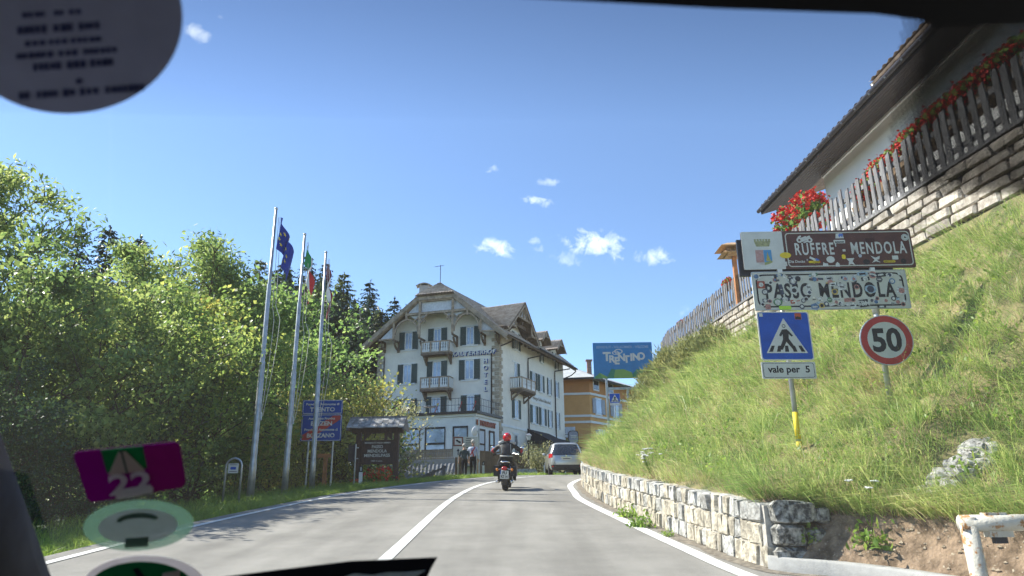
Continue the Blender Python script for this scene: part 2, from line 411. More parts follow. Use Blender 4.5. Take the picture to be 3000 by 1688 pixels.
leafmat('weed_leaf', [(.06, .14, .02), (.12, .22, .03), (.22, .30, .05)], .45, 2.)
# ---------------------------------------------------------------- terrain and road
def zr(y):
    y = np.asarray(y, float)
    a = .098 * y - .0004 * y * y - .00047 * np.maximum(0, y - 20) ** 2
    return np.where(y > 56, .098 * 56 - .0004 * 56 ** 2 - .00047 * 36 ** 2 + .02 * (y - 56), a)
def spl(pts, n):
    """smooth curve (Catmull-Rom) through 2-D points, n samples evenly along it"""
    p = np.array(pts, float); p = np.vstack([2 * p[0] - p[1], p, 2 * p[-1] - p[-2]])
    out = []
    for i in range(1, len(p) - 2):
        t = np.linspace(0, 1, 24, endpoint=False)[:, None]
        a, b, c, d = p[i - 1], p[i], p[i + 1], p[i + 2]
        out.append(.5 * (2 * b + (c - a) * t + (2 * a - 5 * b + 4 * c - d) * t ** 2 + (3 * b - a - 3 * c + d) * t ** 3))
    out.append(p[-2][None]); q = np.vstack(out)
    s = np.concatenate([[0], np.cumsum(np.linalg.norm(np.diff(q, axis=0), axis=1))])
    u = np.linspace(0, s[-1], n)
    return np.stack([np.interp(u, s, q[:, k]) for k in range(q.shape[1])], 1), s[-1]
def resamp(pts, step):
    _, Ln = spl(pts, 10); return spl(pts, max(2, int(Ln / step)))
def normals2(q):
    t = np.gradient(q, axis=0); t /= np.linalg.norm(t, axis=1)[:, None]
    return np.stack([t[:, 1], -t[:, 0]], 1)     # to the right of travel
LEFT = [(-5.15, -8), (-5.15, 0), (-5.13, 8.2), (-5.02, 11.8), (-4.82, 14.6), (-4.38, 19), (-3.64, 22.4), (-2.55, 27), (-.98, 32.5), (1.8, 41.5), (5.5, 50), (12, 60), (24, 70)]
CENT = [(-1.42, -8), (-1.42, 0), (-1.42, 8.7), (-1.43, 15.2), (-1.34, 18.8), (-1.1, 22.6), (-.66, 25.9), (.35, 31), (1.62, 35.2), (4.4, 41.5), (8.6, 49), (15, 57), (26, 66)]
RIGHT = [(2.6, 5.2), (2.17, 7.24), (1.99, 8.95), (1.79, 11.35), (1.47, 16.2), (1.52, 18.9), (1.66, 22.1), (1.96, 24.5), (2.5, 27.6), (3.3, 31), (5.4, 36.5), (9, 43), (16, 52), (28, 62)]
LOWER = [(7.5, -9), (6.6, -4), (5.6, 0), (4.7, 3.4), (4.1, 5.2), (3.5, 6.5), (3.0, 7.15), (2.5, 7.6), (2.30, 9.0), (2.14, 11), (1.92, 14), (1.84, 17), (1.95, 21), (2.25, 24.5), (2.85, 28), (3.75, 31.5), (6.0, 37), (10, 43.5), (17, 52), (29, 60)]
UPPER = [(8.6, -9), (8.2, -4), (7.8, 0), (7.5, 3.0), (7.3, 5.0), (7.15, 6.6), (7.1, 7.6), (7.0, 8.4), (6.95, 10), (6.9, 12), (6.85, 14.5), (6.8, 17.5), (6.76, 21), (6.74, 24.5), (6.72, 28), (6.75, 31.5), (7.2, 35), (9, 39), (13.5, 43.5), (21, 49), (32, 55)]
def zu(y): return 6.3 + .065 * (np.asarray(y, float) - 9)      # level of the garden above the bank
L_, _ = spl(LEFT, 160); R__, _ = spl(LOWER, 160)
n = 160
leftp = L_.copy(); nl = normals2(leftp); leftp = leftp - nl * .35
# road sheet between the left verge and the foot of the bank, resampled across
cols = 9
V = []; 
for i in range(n):
    for k in range(cols):
        t = k / (cols - 1); p = leftp[i] * (1 - t) + (R__[i]) * t
        V.append((p[0], p[1], float(zr(p[1])) ))
F = [(i * cols + k, i * cols + k + 1, (i + 1) * cols + k + 1, (i + 1) * cols + k) for i in range(n - 1) for k in range(cols - 1)]
ROADME = mesh_np('road', V, F, True)
road = tag(link('road', ROADME, None, MATS['asphalt']), kind='structure')
def strip(name, path, w, lift, m, y0=None, y1=None):
    q, _ = spl(path, 220); nn = normals2(q)
    if y0 is not None: k = (q[:, 1] >= y0) & (q[:, 1] <= y1); q, nn = q[k], nn[k]
    V = []
    for p, b in zip(q, nn):
        for sgn in (-1, 1):
            e = p + b * sgn * w / 2; V.append((e[0], e[1], float(zr(e[1])) + lift))
    F = [(2 * i, 2 * i + 1, 2 * i + 3, 2 * i + 2) for i in range(len(q) - 1)]
    return tag(link(name, mesh_np(name, V, F), None, m), kind='structure')
strip('edge_line', LEFT, .13, .008, MATS['line_paint'])
strip('centre_line', CENT, .15, .008, MATS['line_paint'])
strip('edge_line', RIGHT, .17, .008, MATS['line_paint'])

# dirt between the right-hand line and the wall, cracks in the asphalt
def gutter_dirt():
    q, _ = spl([p for p in LOWER if 4 < p[1] < 40], 260); nn = normals2(q); V = []
    for i, (p, b) in enumerate(zip(q, nn)):
        w_ = .16 + .07 * mn.noise(Vector((p[1] * 1.7, 0, 0))) + .04 * mn.noise(Vector((p[1] * 7, 5, 0)))
        for o in (-w_, .1): e = p + b * o; V.append((e[0], e[1], float(zr(e[1])) + .004))
    tag(link('gutter_dirt', mesh_np('gutter_dirt', V, [(2 * i, 2 * i + 1, 2 * i + 3, 2 * i + 2) for i in range(len(q) - 1)]), None, mat('gutter_dirt', (.19, .165, .13), .95, var=.35, scale=14, bump=.5, speck=(40, .6, (.32, .29, .24)))), kind='structure')
def crack(pts, w, seed):
    q, _ = spl(pts, 120); nn = normals2(q); V = []
    for i, (p, b) in enumerate(zip(q, nn)):
        j = mn.noise(Vector((i * .23, seed, 0))) * .09 + mn.noise(Vector((i * .8, seed, 4))) * .03; ww = w * (.55 + .6 * abs(mn.noise(Vector((i * .4, seed, 9)))))
        for sg in (-1, 1): e = p + b * (j + sg * ww / 2); V.append((e[0], e[1], float(zr(e[1])) + .004))
    tag(link('road_crack', mesh_np('road_crack', V, [(2 * i, 2 * i + 1, 2 * i + 3, 2 * i + 2) for i in range(len(q) - 1)]), None, mat('crack', (.15, .14, .125), .95, var=.3)), kind='structure')
from mathutils import noise as mn
gutter_dirt()
for k, (pts, w) in enumerate((([(-4.9, 15.2), (-3.6, 15.5), (-2.4, 15.9), (-1.6, 16.0)], .014), ([(-4.7, 17.4), (-3.4, 17.2), (-2.0, 17.6)], .014))): crack(pts, w, k * 7.3)
# embankment on the right: foot -> cut face -> slope -> foot of the garden wall
NB, NT = 260, 30
lo, _ = spl(LOWER, NB); up, _ = spl(UPPER, NB)
from mathutils import noise as mn
inw = normals2(lo)
V = []; BANKROWS = NT + 2
for i in range(NB):
    y = lo[i, 1]; z0 = float(zr(y))
    near = 1 if y < 7.65 else 0
    lift = .64 if y > 7.4 else .55
    if y > 26: lift = .64 - .012 * (y - 26)
    a0 = (lo[i, 0] + inw[i, 0] * .12, lo[i, 1] + inw[i, 1] * .12, z0 + (.10 if near else -.05))
    i1 = .5 if near else .16
    a1 = np.array([lo[i, 0] + inw[i, 0] * i1, lo[i, 1] + inw[i, 1] * i1, z0 + lift])
    a2 = np.array([up[i, 0], up[i, 1], float(zu(up[i, 1])) - .95 + .4 * min(1, max(0, (up[i, 1] - 22) / 8))])
    V.append(a0)
    for k in range(NT + 1):
        t = k / NT; p = a1 * (1 - t) + a2 * t
        bulge = math.sin(math.pi * t) * np.interp(y, [-9, 4, 9, 13, 18, 24, 30], [-1.0, -1.2, -1.35, -1.0, -.5, -.25, -.5])
        d = mn.noise(Vector((p[0] * .9, p[1] * .9, 3.1))) * .24 + mn.noise(Vector((p[0] * 2.6, p[1] * 2.6, 9.))) * .13
        w = min(1, t * 8, (1 - t) * 8 + .1)
        V.append((p[0] - max(0, bulge) * .3, p[1], p[2] + bulge * .65 + d * w))
F = [(i * BANKROWS + k, (i + 1) * BANKROWS + k, (i + 1) * BANKROWS + k + 1, i * BANKROWS + k + 1) for i in range(NB - 1) for k in range(BANKROWS - 1)]
F = [f[::-1] for f in F]
BANKV = np.array(V); BANKF = np.array(F)
bme = mesh_np('embankment', V, F, True)
bme.materials.append(MATS['turf']); bme.materials.append(MATS['soil'])
mi = []
for i in range(NB - 1):
    for k in range(BANKROWS - 1):
        mi.append(1 if (k < 3 and lo[i, 1] < 7.7) else 0)
bme.polygons.foreach_set('material_index', mi)
bank = tag(link('embankment', bme), kind='structure')
# garden terrace behind the upper wall
V = []; 
for i in range(NB):
    p = up[i]; nn_ = normals2(up)[i]
    for dd in (.1, 5, 60): V.append((p[0] + nn_[0] * dd * .3 + dd * .7, p[1] + nn_[1] * dd * .2, float(zu(p[1])) - .05))
F = [(i * 3 + k, i * 3 + k + 1, (i + 1) * 3 + k + 1, (i + 1) * 3 + k) for i in range(NB - 1) for k in range(2)]
tag(link('garden_terrace', mesh_np('garden_terrace', V, F), None, mat('bounce_paving', (.48, .46, .42), .9, var=.12, scale=3)), kind='structure')  # unseen surface made pale to bounce light onto the house

# ground sheet to the horizon
def hg(x, y):
    xl = np.interp(y, L_[:, 1], L_[:, 0]); s = xl - x          # metres left of the road edge
    base = zr(np.clip(y, -60, 150))
    drop = np.where(y < 27, np.clip((s - 3.2) * .22, 0, 2.6), np.clip((s - 1.6) * .42, 0, 3.2))
    far = np.clip((np.hypot(x + 25, y - 30) - 45) / 60, 0, 1)
    hill = np.clip(-(x + 8) / 60, 0, 1) * np.clip((y - 45) / 50, 0, 1) * 16
    right = np.where(s < -4, -1.2, 0)
    return base - .10 - np.where(s > 0, drop * (1 - far), 0) + hill + right
xs = np.concatenate([[-2500, -900, -350, -180, -110], np.linspace(-80, 12, 93), [16, 24, 40, 80, 160, 400, 1000, 2500]])
ys = np.concatenate([[-1500, -400, -120, -50], np.linspace(-20, 90, 111), [100, 115, 140, 180, 260, 400, 900, 3000]])
XX, YY = np.meshgrid(xs, ys); ZZ = hg(XX, YY)
nzv = np.array([mn.noise(Vector((float(a) * .5, float(b) * .5, 1.))) for a, b in zip(XX.ravel(), YY.ravel())]).reshape(XX.shape)
sL = np.interp(YY, L_[:, 1], L_[:, 0]) - XX
ZZ = ZZ + nzv * .07 * (sL > .6)
V = np.stack([XX, YY, ZZ], -1).reshape(-1, 3); nx = len(xs)
F = [(j * nx + i, j * nx + i + 1, (j + 1) * nx + i + 1, (j + 1) * nx + i) for j in range(len(ys) - 1) for i in range(nx - 1)]
gme = mesh_np('ground', V, F, True)
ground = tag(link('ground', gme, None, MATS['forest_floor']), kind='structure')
BVH = [BVHTree.FromPolygons([tuple(v) for v in BANKV], [tuple(f) for f in BANKF]), BVHTree.FromPolygons([tuple(v) for v in V], F)]
def gz(x, y, which=None):
    best = -1e9
    for k, b in enumerate(BVH):
        if which is not None and k != which: continue
        h = b.ray_cast(Vector((x, y, 90)), Vector((0, 0, -1)))
        if h[0] is not None: best = max(best, h[0].z)
    return best if best > -1e8 else float(zr(y))

# concrete kerb at the foot of the cut
def kerb():
    q, _ = spl(LOWER, 300); k = (q[:, 1] < 7.72); q = q[k]; nn_ = normals2(q)
    prof = [(-.02, -.05), (-.02, .11), (.0, .13), (.17, .13), (.19, .11), (.19, -.05)]
    V = []; 
    for p, b in zip(q, nn_):
        for o, h in prof: V.append((p[0] + b[0] * o, p[1] + b[1] * o, float(zr(p[1])) + h))
    m = len(prof)
    F = [(i * m + j, i * m + j + 1, (i + 1) * m + j + 1, (i + 1) * m + j) for i in range(len(q) - 1) for j in range(m - 1)]
    o = link('kerb', mesh_np('kerb', V, F), None, MATS['concrete']); tag(o, kind='structure')
    mb = MB(); e = V[-m:]; mb.add(e, [tuple(range(m))]); 
kerb()

# rough stone meshes, unit sized, shared by every stone
def stone_mesh(seed, amp=.09, bev=.16):
    bm = bmesh.new(); bmesh.ops.create_cube(bm, size=1)
    for v in bm.verts: v.co *= random.Random(seed * 9 + v.index).uniform(.9, 1.03)
    bmesh.ops.bevel(bm, geom=bm.edges[:], offset=bev, segments=1, affect='EDGES')
    rr = random.Random(seed)
    for v in bm.verts:
        v.co += Vector((rr.uniform(-amp, amp), rr.uniform(-amp, amp), rr.uniform(-amp * .8, amp * .8)))
    bmesh.ops.triangulate(bm, faces=[f for f in bm.faces if len(f.verts) > 4])
    me = bpy.data.meshes.new('stone'); bm.to_mesh(me); bm.free(); return me
def stone_set(m, k=8, **kw):
    out = []
    for i in range(k):
        me = stone_mesh(100 + i, **kw); me.materials.append(m); out.append(me)
    return out
ST_L = stone_set(MATS['limestone'], 12, amp=.06, bev=.085); ST_G = stone_set(MATS['limestone_grey'], 12, amp=.07, bev=.09); ST_B = stone_set(MATS['mottled_stone'], amp=.08, bev=.14)
ST_P = stone_set(MATS['pink_stone'], amp=.05, bev=.1)
def put_stone(meshes, parent, c, d, ang, tilt=0):
    o = bpy.data.objects.new('stone', random.choice(meshes)); COL.objects.link(o); o.parent = parent
    o.location = Vector(c) - _v(parent); o.scale = d
    o.rotation_euler = (random.uniform(-.03, .03), tilt, ang); return o
def stone_wall():
    q, Ln = spl([p for p in LOWER if 7.5 < p[1] < 38], 400)
    s = np.linspace(0, Ln, 400); nn_ = normals2(q)
    root = thing('retaining_wall', 'low pale limestone retaining wall in three courses at the foot of the grass bank', 'wall', (2.3, 9.0, float(zr(9))))
    mb = MB(); prof = [(.012, -.1), (.016, .60), (.34, .60), (.40, -.1)]
    V = []
    for p, b in zip(q, nn_):
        hsc = 1 if p[1] < 26 else max(.75, 1 - .02 * (p[1] - 26))
        for o, h in prof: V.append((p[0] + b[0] * o, p[1] + b[1] * o, float(zr(p[1])) + h * hsc))
    m = 4
    F = [(i * m + j, i * m + j + 1, (i + 1) * m + j + 1, (i + 1) * m + j) for i in range(399) for j in range(3)] + [(3, 2, 1, 0)]
    mb.add(V, F); mb.build('mortar_core', MATS['mortar'], root)
    rest = MB()
    for course in range(3):
        zc = (.10, .315, .53)[course]; hh = (.215, .215, .20)[course]
        u = .02 + random.uniform(0, .1)
        while u < Ln - .1:
            w = random.choice((random.uniform(.09, .14), random.uniform(.13, .2), random.uniform(.17, .28))) * (1 if u < 9 else 1.25)
            i = min(399, int(np.interp(u + w / 2, s, np.arange(400)))); p, b = q[i], nn_[i]
            if p[1] > 34: break
            hsc = 1 if p[1] < 26 else max(.75, 1 - .02 * (p[1] - 26))
            ang = math.atan2(b[1], b[0]) + math.pi / 2
            proud = random.uniform(.002, .02) + (.0 if course < 2 else .006); z = float(zr(p[1])) + zc * hsc + random.uniform(-.006, .006); dep = .24 if course < 2 else .34
            c = (p[0] + b[0] * (dep / 2 - proud), p[1] + b[1] * (dep / 2 - proud), z); dim = (w + .012, dep, hh * hsc * random.uniform(.94, 1.06)); ms = ST_G if course == 2 and random.random() < .7 else (ST_G if random.random() < .2 else ST_L)
            if u < 12.5: put_stone(ms, root, c, dim, ang, -math.atan(.085))
            else:                             # beyond here the stones are too small to pick apart
                me = random.choice(ms); T = Matrix.Translation(c) @ Matrix.Rotation(ang, 4, 'Z') @ Matrix.Rotation(-math.atan(.085), 4, 'Y') @ Matrix.Diagonal((*dim, 1)); rest.cm = 1 if ms is ST_G else 0
                rest.add([v.co for v in me.vertices], [tuple(f.vertices) for f in me.polygons], T)
            u += w + .008
    o = rest.build('far_stones', [MATS['limestone'], MATS['limestone_grey']], root); o['kind'] = 'stuff'
    # end stones in a darker, mottled colour
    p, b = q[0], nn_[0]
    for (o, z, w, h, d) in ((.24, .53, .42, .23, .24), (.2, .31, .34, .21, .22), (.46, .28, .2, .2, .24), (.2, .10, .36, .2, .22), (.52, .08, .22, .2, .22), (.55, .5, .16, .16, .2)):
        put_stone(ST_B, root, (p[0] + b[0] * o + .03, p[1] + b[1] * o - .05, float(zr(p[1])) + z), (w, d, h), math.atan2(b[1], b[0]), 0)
    return root
stone_wall()
def upper_wall():
    q, Ln = spl([p for p in UPPER if 7.0 < p[1] < 36], 500); s = np.linspace(0, Ln, 500); nn_ = normals2(q)
    root = thing('garden_wall', 'rough pinkish stone garden wall along the top of the grass bank under the picket fence', 'wall', (7, 9, float(zu(9)) - 1.2))
    prof = [(.06, -1.6), (.06, .0), (.5, .0), (.5, -1.6)]
    V = []
    for p, b in zip(q, nn_):
        for o, h in prof: V.append((p[0] + b[0] * o, p[1] + b[1] * o, float(zu(p[1])) + h))
    F = [(i * 4 + j, i * 4 + j + 1, (i + 1) * 4 + j + 1, (i + 1) * 4 + j) for i in range(499) for j in range(3)]
    MB().add(V, F).build('mortar_core', MATS['dark_mortar'], root)
    hs = [.17, .15, .18, .16, .17]; z = -.02
    for c, h in enumerate(hs):
        u = random.uniform(0, .3)
        while u < Ln - .2:
            w = random.uniform(.38, .66); i = min(499, int(np.interp(u + w / 2, s, np.arange(500)))); p, b = q[i], nn_[i]
            hh = h * random.uniform(.9, 1.02); d = .26; pr = random.uniform(0, .05)
            put_stone(ST_P, root, (p[0] + b[0] * (d / 2 - pr), p[1] + b[1] * (d / 2 - pr), float(zu(p[1])) + z - h / 2), (w, d, hh), math.atan2(b[1], b[0]) + math.pi / 2, -math.atan(.065))
            u += w + .02
        z -= h + .015
    # coping boards
    k = range(0, 500, 6); mb = MB()
    pts = [(q[i][0] + nn_[i][0] * .2, q[i][1] + nn_[i][1] * .2, float(zu(q[i][1])) + .035) for i in k]
    V = []
    for i in k:
        p, b = q[i], nn_[i]
        for o, h in ((-.04, 0), (-.04, .06), (.45, .06), (.45, 0)): V.append((p[0] + b[0] * o, p[1] + b[1] * o, float(zu(p[1])) + h))
    m = len(list(k)); mb.add(V, [(i * 4 + j, i * 4 + (j + 1) % 4, (i + 1) * 4 + (j + 1) % 4, (i + 1) * 4 + j) for i in range(m - 1) for j in range(4)] + [(0, 1, 2, 3)])
    mb.build('coping', MATS['grey_wood'], root)
upper_wall()
def picket_fence():
    q, Ln = spl([p for p in UPPER if 7.0 < p[1] < 36], 600); s = np.linspace(0, Ln, 600); nn_ = normals2(q)
    root = thing('picket_fence', 'weathered grey wooden picket fence on top of the garden wall', 'fence', (7.1, 9, float(zu(9)) + .06))
    for zc in (.28, .78):
        mb = MB(); V = []
        ks = list(range(0, 600, 5))
        for i in ks:
            p, b = q[i], nn_[i]
            for o, h in ((.16, -.045), (.16, .045), (.20, .045), (.20, -.045)): V.append((p[0] + b[0] * o, p[1] + b[1] * o, float(zu(p[1])) + .06 + zc + h))
        mb.add(V, [(i * 4 + j, i * 4 + (j + 1) % 4, (i + 1) * 4 + (j + 1) % 4, (i + 1) * 4 + j) for i in range(len(ks) - 1) for j in range(4)]); mb.build('rail', MATS['grey_wood'], root)
    meshes = []
    for i in range(5):
        rr = random.Random(i); mb = MB()
        mb.add([(-.5, -.5, 0), (.5, -.5, 0), (.5, .5, 0), (-.5, .5, 0), (-.5, -.5, 1), (.5, -.5, 1 - rr.uniform(0, .05)), (.5, .5, 1 - rr.uniform(0, .05)), (-.5, .5, 1)],
               [(0, 3, 2, 1), (4, 5, 6, 7), (0, 1, 5, 4), (1, 2, 6, 5), (2, 3, 7, 6), (3, 0, 4, 7)])
        me = mb.mesh('picket'); me.materials.append(MATS['grey_wood']); meshes.append(me)
    u = .1
    while u < Ln:
        i = min(599, int(u / Ln * 599)); p, b = q[i], nn_[i]
        o = bpy.data.objects.new('picket', random.choice(meshes)); COL.objects.link(o); o.parent = root
        o.location = Vector((p[0] + b[0] * .14, p[1] + b[1] * .14, float(zu(p[1])) + .07)) - _v(root)
        o.scale = (random.uniform(.11, .14), .025, random.uniform(.95, 1.04))
        o.rotation_euler = (random.uniform(-.02, .02), random.uniform(-.025, .025), math.atan2(b[1], b[0]) + math.pi / 2); u += random.uniform(.21, .26)
picket_fence()
# ---------------------------------------------------------------- vegetation
def unit(a): return a / np.maximum(1e-9, np.linalg.norm(a, axis=-1, keepdims=True))
def leaves_np(Cn, size, rg, up=.35, aspect=.55, fold=.25, nb=None):
    """one bent leaf (two triangles, four corners) at every centre"""
    n = len(Cn); d = unit(rg.normal(size=(n, 3)) + np.array([0, 0, -.15])); nrm = rg.normal(size=(n, 3)) * (1 if nb is None else .55) + (np.array([0, 0, up * 3]) if nb is None else nb)
    sd = unit(np.cross(d, nrm)); nr = unit(np.cross(sd, d))
    L = size * rg.uniform(.6, 1.25, (n, 1)); w = L * aspect * .5
    V = np.stack([Cn - d * L * .5, Cn + sd * w + nr * L * fold * .25, Cn + d * L * .5, Cn - sd * w + nr * L * fold * .25], 1).reshape(-1, 3)
    i = np.arange(n)[:, None] * 4
    F = np.concatenate([i + np.array([[0, 1, 2]]), i + np.array([[0, 2, 3]])], 1).reshape(-1, 3)
    return V, F
def limb(mb, p, d, Ln, r, rg, depth, ends, n=6, wig=.22, up=.1, pts_min=5):
    pts = [np.array(p, float)]; rad = [r]; d = unit(np.array(d, float)); k = pts_min
    for i in range(k):
        d = unit(d + rg.normal(size=3) * wig * .5 + np.array([0, 0, up * .3]))
        pts.append(pts[-1] + d * Ln / k); rad.append(r * (1 - .75 * (i + 1) / k))
    mb.tube([tuple(q) for q in pts], rad, n, cap=False)
    return pts, d
def broadleaf(seed, h, rad, nleaf, leaf, trunk_r=.12, low=.12, lean=0., multi=1, spread=.34, shape=1.0, aspect=.55, leafup=.35):
    rg = np.random.default_rng(seed); mb = MB(); cl = []
    for m in range(multi):
        a0 = rg.uniform(0, 6.28); d0 = np.array([math.cos(a0) * .16 * (multi > 1) + lean, math.sin(a0) * .16 * (multi > 1), 1.])
        hh = h * (1 if m == 0 else rg.uniform(.75, .95))
        pts = [np.zeros(3) + np.array([rg.normal() * .12 * (multi > 1), rg.normal() * .12 * (multi > 1), -.3])]; r0 = trunk_r * (1 if m == 0 else .75); rad_ = [r0 * 1.2]
        K = 9; d = unit(d0)
        for i in range(K):
            d = unit(d + rg.normal(size=3) * .09 + np.array([0, 0, .1])); pts.append(pts[-1] + d * (hh * .93 + .3) / K); rad_.append(r0 * (1 - .9 * (i + 1) / K))
        mb.tube([tuple(q) for q in pts], rad_, 7, cap=False); P_ = np.array(pts)
        nb = int(rg.integers(17, 22)) if multi == 1 else 11
        for b in range(nb):
            t = low + (1 - low) * ((b + rg.uniform(0, 1)) / nb); f = t * K; i = min(K - 1, int(f)); p = P_[i] + (P_[i + 1] - P_[i]) * (f - i)
            prof = (math.sin(math.pi * min(1, .18 + .82 * t)) ** .7) * shape + .22 * (1 - t)
            az = b * 2.4 + rg.uniform(-.4, .4); Ln = rad * max(.25, prof) * rg.uniform(.75, 1.15)
            dd = np.array([math.cos(az), math.sin(az), .25 + .75 * t])
            q, de = limb(mb, p, dd, Ln, r0 * .42 * (1 - .6 * t), rg, 1, cl, 5)
            for j in (2, 3, 4, 5):
                cl.append((q[j], .75 + .1 * j))
                for s2 in range(2):
                    d2 = unit(de + rg.normal(size=3) * .8); q2, _ = limb(mb, q[j], d2, Ln * .34 * rg.uniform(.6, 1.2), .012 + .01 * rad / 3, rg, 2, cl, 3, pts_min=3)
                    cl.append((q2[-1], 1.)); cl.append((q2[-2], .8))
        cl.append((P_[-1], .8)); cl.append((P_[-2], .8))
    C0 = np.array([c for c, _ in cl]); W = np.array([w for _, w in cl]) * (rg.random(len(cl)) < .5); W /= W.sum()
    idx = rg.choice(len(C0), nleaf, p=W)
    Cn = C0[idx] + rg.normal(size=(nleaf, 3)) * np.array([1, 1, .75]) * spread
    Cn[:, 2] = np.maximum(Cn[:, 2], .15 + .1 * rg.random(nleaf))
    cn = unit(rg.normal(size=C0.shape) * .75 + np.array([0, 0, .75])) * 1.2; V, F = leaves_np(Cn, leaf, rg, up=leafup, aspect=aspect, nb=cn[idx])
    return mb, V, F
def tree_proto(name, leafm, barkm, seed, h, rad, nleaf, leaf, **kw):
    mb, V, F = broadleaf(seed, h, rad, nleaf, leaf, **kw)
    tm = mb.mesh('trunk', True); tm.materials.append(MATS[barkm])
    cm = mesh_np('crown', V, F); cm.materials.append(MATS[leafm])
    return tm, cm
def plant(name, proto, label, cat, loc, rotz=0, sc=1., group=None, leafm=None, parts=('trunk', 'crown'), lean=(0, 0)):
    r = bpy.data.objects.new(name, None); COL.objects.link(r); r.location = loc; r.rotation_euler = (lean[0], lean[1], rotz)
    r.scale = (sc, sc, sc) if isinstance(sc, (int, float)) else sc; tag(r, label, cat, group)
    for pn, me in zip(parts, proto):
        o = bpy.data.objects.new(pn, me); COL.objects.link(o); o.parent = r
        if leafm and pn == parts[-1]:
            o.material_slots[0].link = 'OBJECT'; o.material_slots[0].material = MATS[leafm]
    return r
def conifer(seed, h, rad, droop=.25, dens=1., spray=.5):
    rg = np.random.default_rng(seed); mb = MB(); mb.tube([(0, 0, -.5), (0, 0, h * .5), (0, 0, h)], [h * .014, h * .009, .02], 7, cap=False)
    Cs, Ds, Ls = [], [], []
    z = h * .10
    while z < h * .99:
        t = z / h; Ln = rad * (1 - t) ** .68 * rg.uniform(.85, 1.1) + .12; nb = int((8 + 5 * (1 - t)) * dens)
        for b in range(nb):
            az = rg.uniform(0, 6.283); LL = Ln * rg.uniform(.7, 1.12); d = np.array([math.cos(az), math.sin(az), 0])
            ns = max(3, int(LL / .26))
            for i in range(ns):
                f = (i + .6) / ns; c = np.array([0, 0, z]) + d * LL * f + np.array([0, 0, LL * (.12 * f - droop * f * f)])
                sd = np.array([-d[1], d[0], 0])
                for s in (-1, 1):
                    dd = d * rg.uniform(.5, 1.) + sd * s * rg.uniform(.25, .9) + np.array([0, 0, rg.uniform(-.45, .1)])
                    Cs.append(c); Ds.append(dd); Ls.append(spray * (.6 + .7 * (1 - f)) * (1 - .45 * t))
        z += h * .021 * rg.uniform(.8, 1.2)
    for k in range(10): Cs.append(np.array([0, 0, h * (.95 + .005 * k)])); Ds.append(np.array([rg.normal() * .4, rg.normal() * .4, .8])); Ls.append(spray * .5)
    Cs = np.array(Cs); Ds = unit(np.array(Ds)); Ls = np.array(Ls)[:, None] * rg.uniform(.7, 1.2, (len(Cs), 1)); n = len(Cs)
    nr = unit(np.array([0, 0, 1.]) + rg.normal(size=(n, 3)) * .45); sd = unit(np.cross(Ds, nr)); w = Ls * .24
    V = np.stack([Cs, Cs + Ds * Ls * .5 + sd * w, Cs + Ds * Ls + np.array([0, 0, -.08]), Cs + Ds * Ls * .5 - sd * w], 1).reshape(-1, 3)
    i = np.arange(n)[:, None] * 4; F = np.concatenate([i + np.array([[0, 1, 2]]), i + np.array([[0, 2, 3]])], 1).reshape(-1, 3)
    tm = mb.mesh('trunk', True); tm.materials.append(MATS['bark']); cm = mesh_np('crown', V, F); cm.materials.append(MATS['needle_dark'])
    return tm, cm
def bush_proto(seed, rx, rz, nleaf, leaf, leafm, stems=9, aspect=.5, lumps=22, spread=.16, leafup=.3, spiky=False):
    rg = np.random.default_rng(seed); mb = MB(); cen = []
    for s in range(stems):
        a = rg.uniform(0, 6.283); d = np.array([math.cos(a) * .55, math.sin(a) * .55, 1.]); q, _ = limb(mb, (math.cos(a) * .1 * rx, math.sin(a) * .1 * rx, -.15), d, rz * rg.uniform(.7, 1.05), .02, rg, 1, None, 4)
        cen += q[2:]
    for k in range(lumps):
        a = rg.uniform(0, 6.283); e = rg.uniform(0, 1); r = rg.uniform(.35, 1.) ** .5
        cen.append(np.array([math.cos(a) * rx * r * math.sqrt(max(0, 1 - (e * .9) ** 2)), math.sin(a) * rx * r * math.sqrt(max(0, 1 - (e * .9) ** 2)), e * rz * rg.uniform(.7, 1)]))
    cen = np.array(cen); idx = rg.integers(0, len(cen), nleaf); Cn = cen[idx] + rg.normal(size=(nleaf, 3)) * spread * np.array([1, 1, .8])
    Cn[:, 2] = np.abs(Cn[:, 2])
    if spiky:
        n = nleaf; d = unit(Cn * np.array([.7, .7, .3]) / rx + np.array([0, 0, .8]) + rg.normal(size=(n, 3)) * .45); sd = unit(np.cross(d, rg.normal(size=(n, 3)))); L = leaf * rg.uniform(.6, 1.3, (n, 1)); w = L * .09
        V = np.stack([Cn - d * L * .4, Cn + sd * w, Cn + d * L * .6, Cn - sd * w], 1).reshape(-1, 3); i = np.arange(n)[:, None] * 4
        F = np.concatenate([i + np.array([[0, 1, 2]]), i + np.array([[0, 2, 3]])], 1).reshape(-1, 3)
    else: V, F = leaves_np(Cn, leaf, rg, up=leafup, aspect=aspect)
    tm = mb.mesh('stems', True); tm.materials.append(MATS['bark']); cm = mesh_np('foliage', V, F); cm.materials.append(MATS[leafm])
    return tm, cm
BP = ('stems', 'foliage')

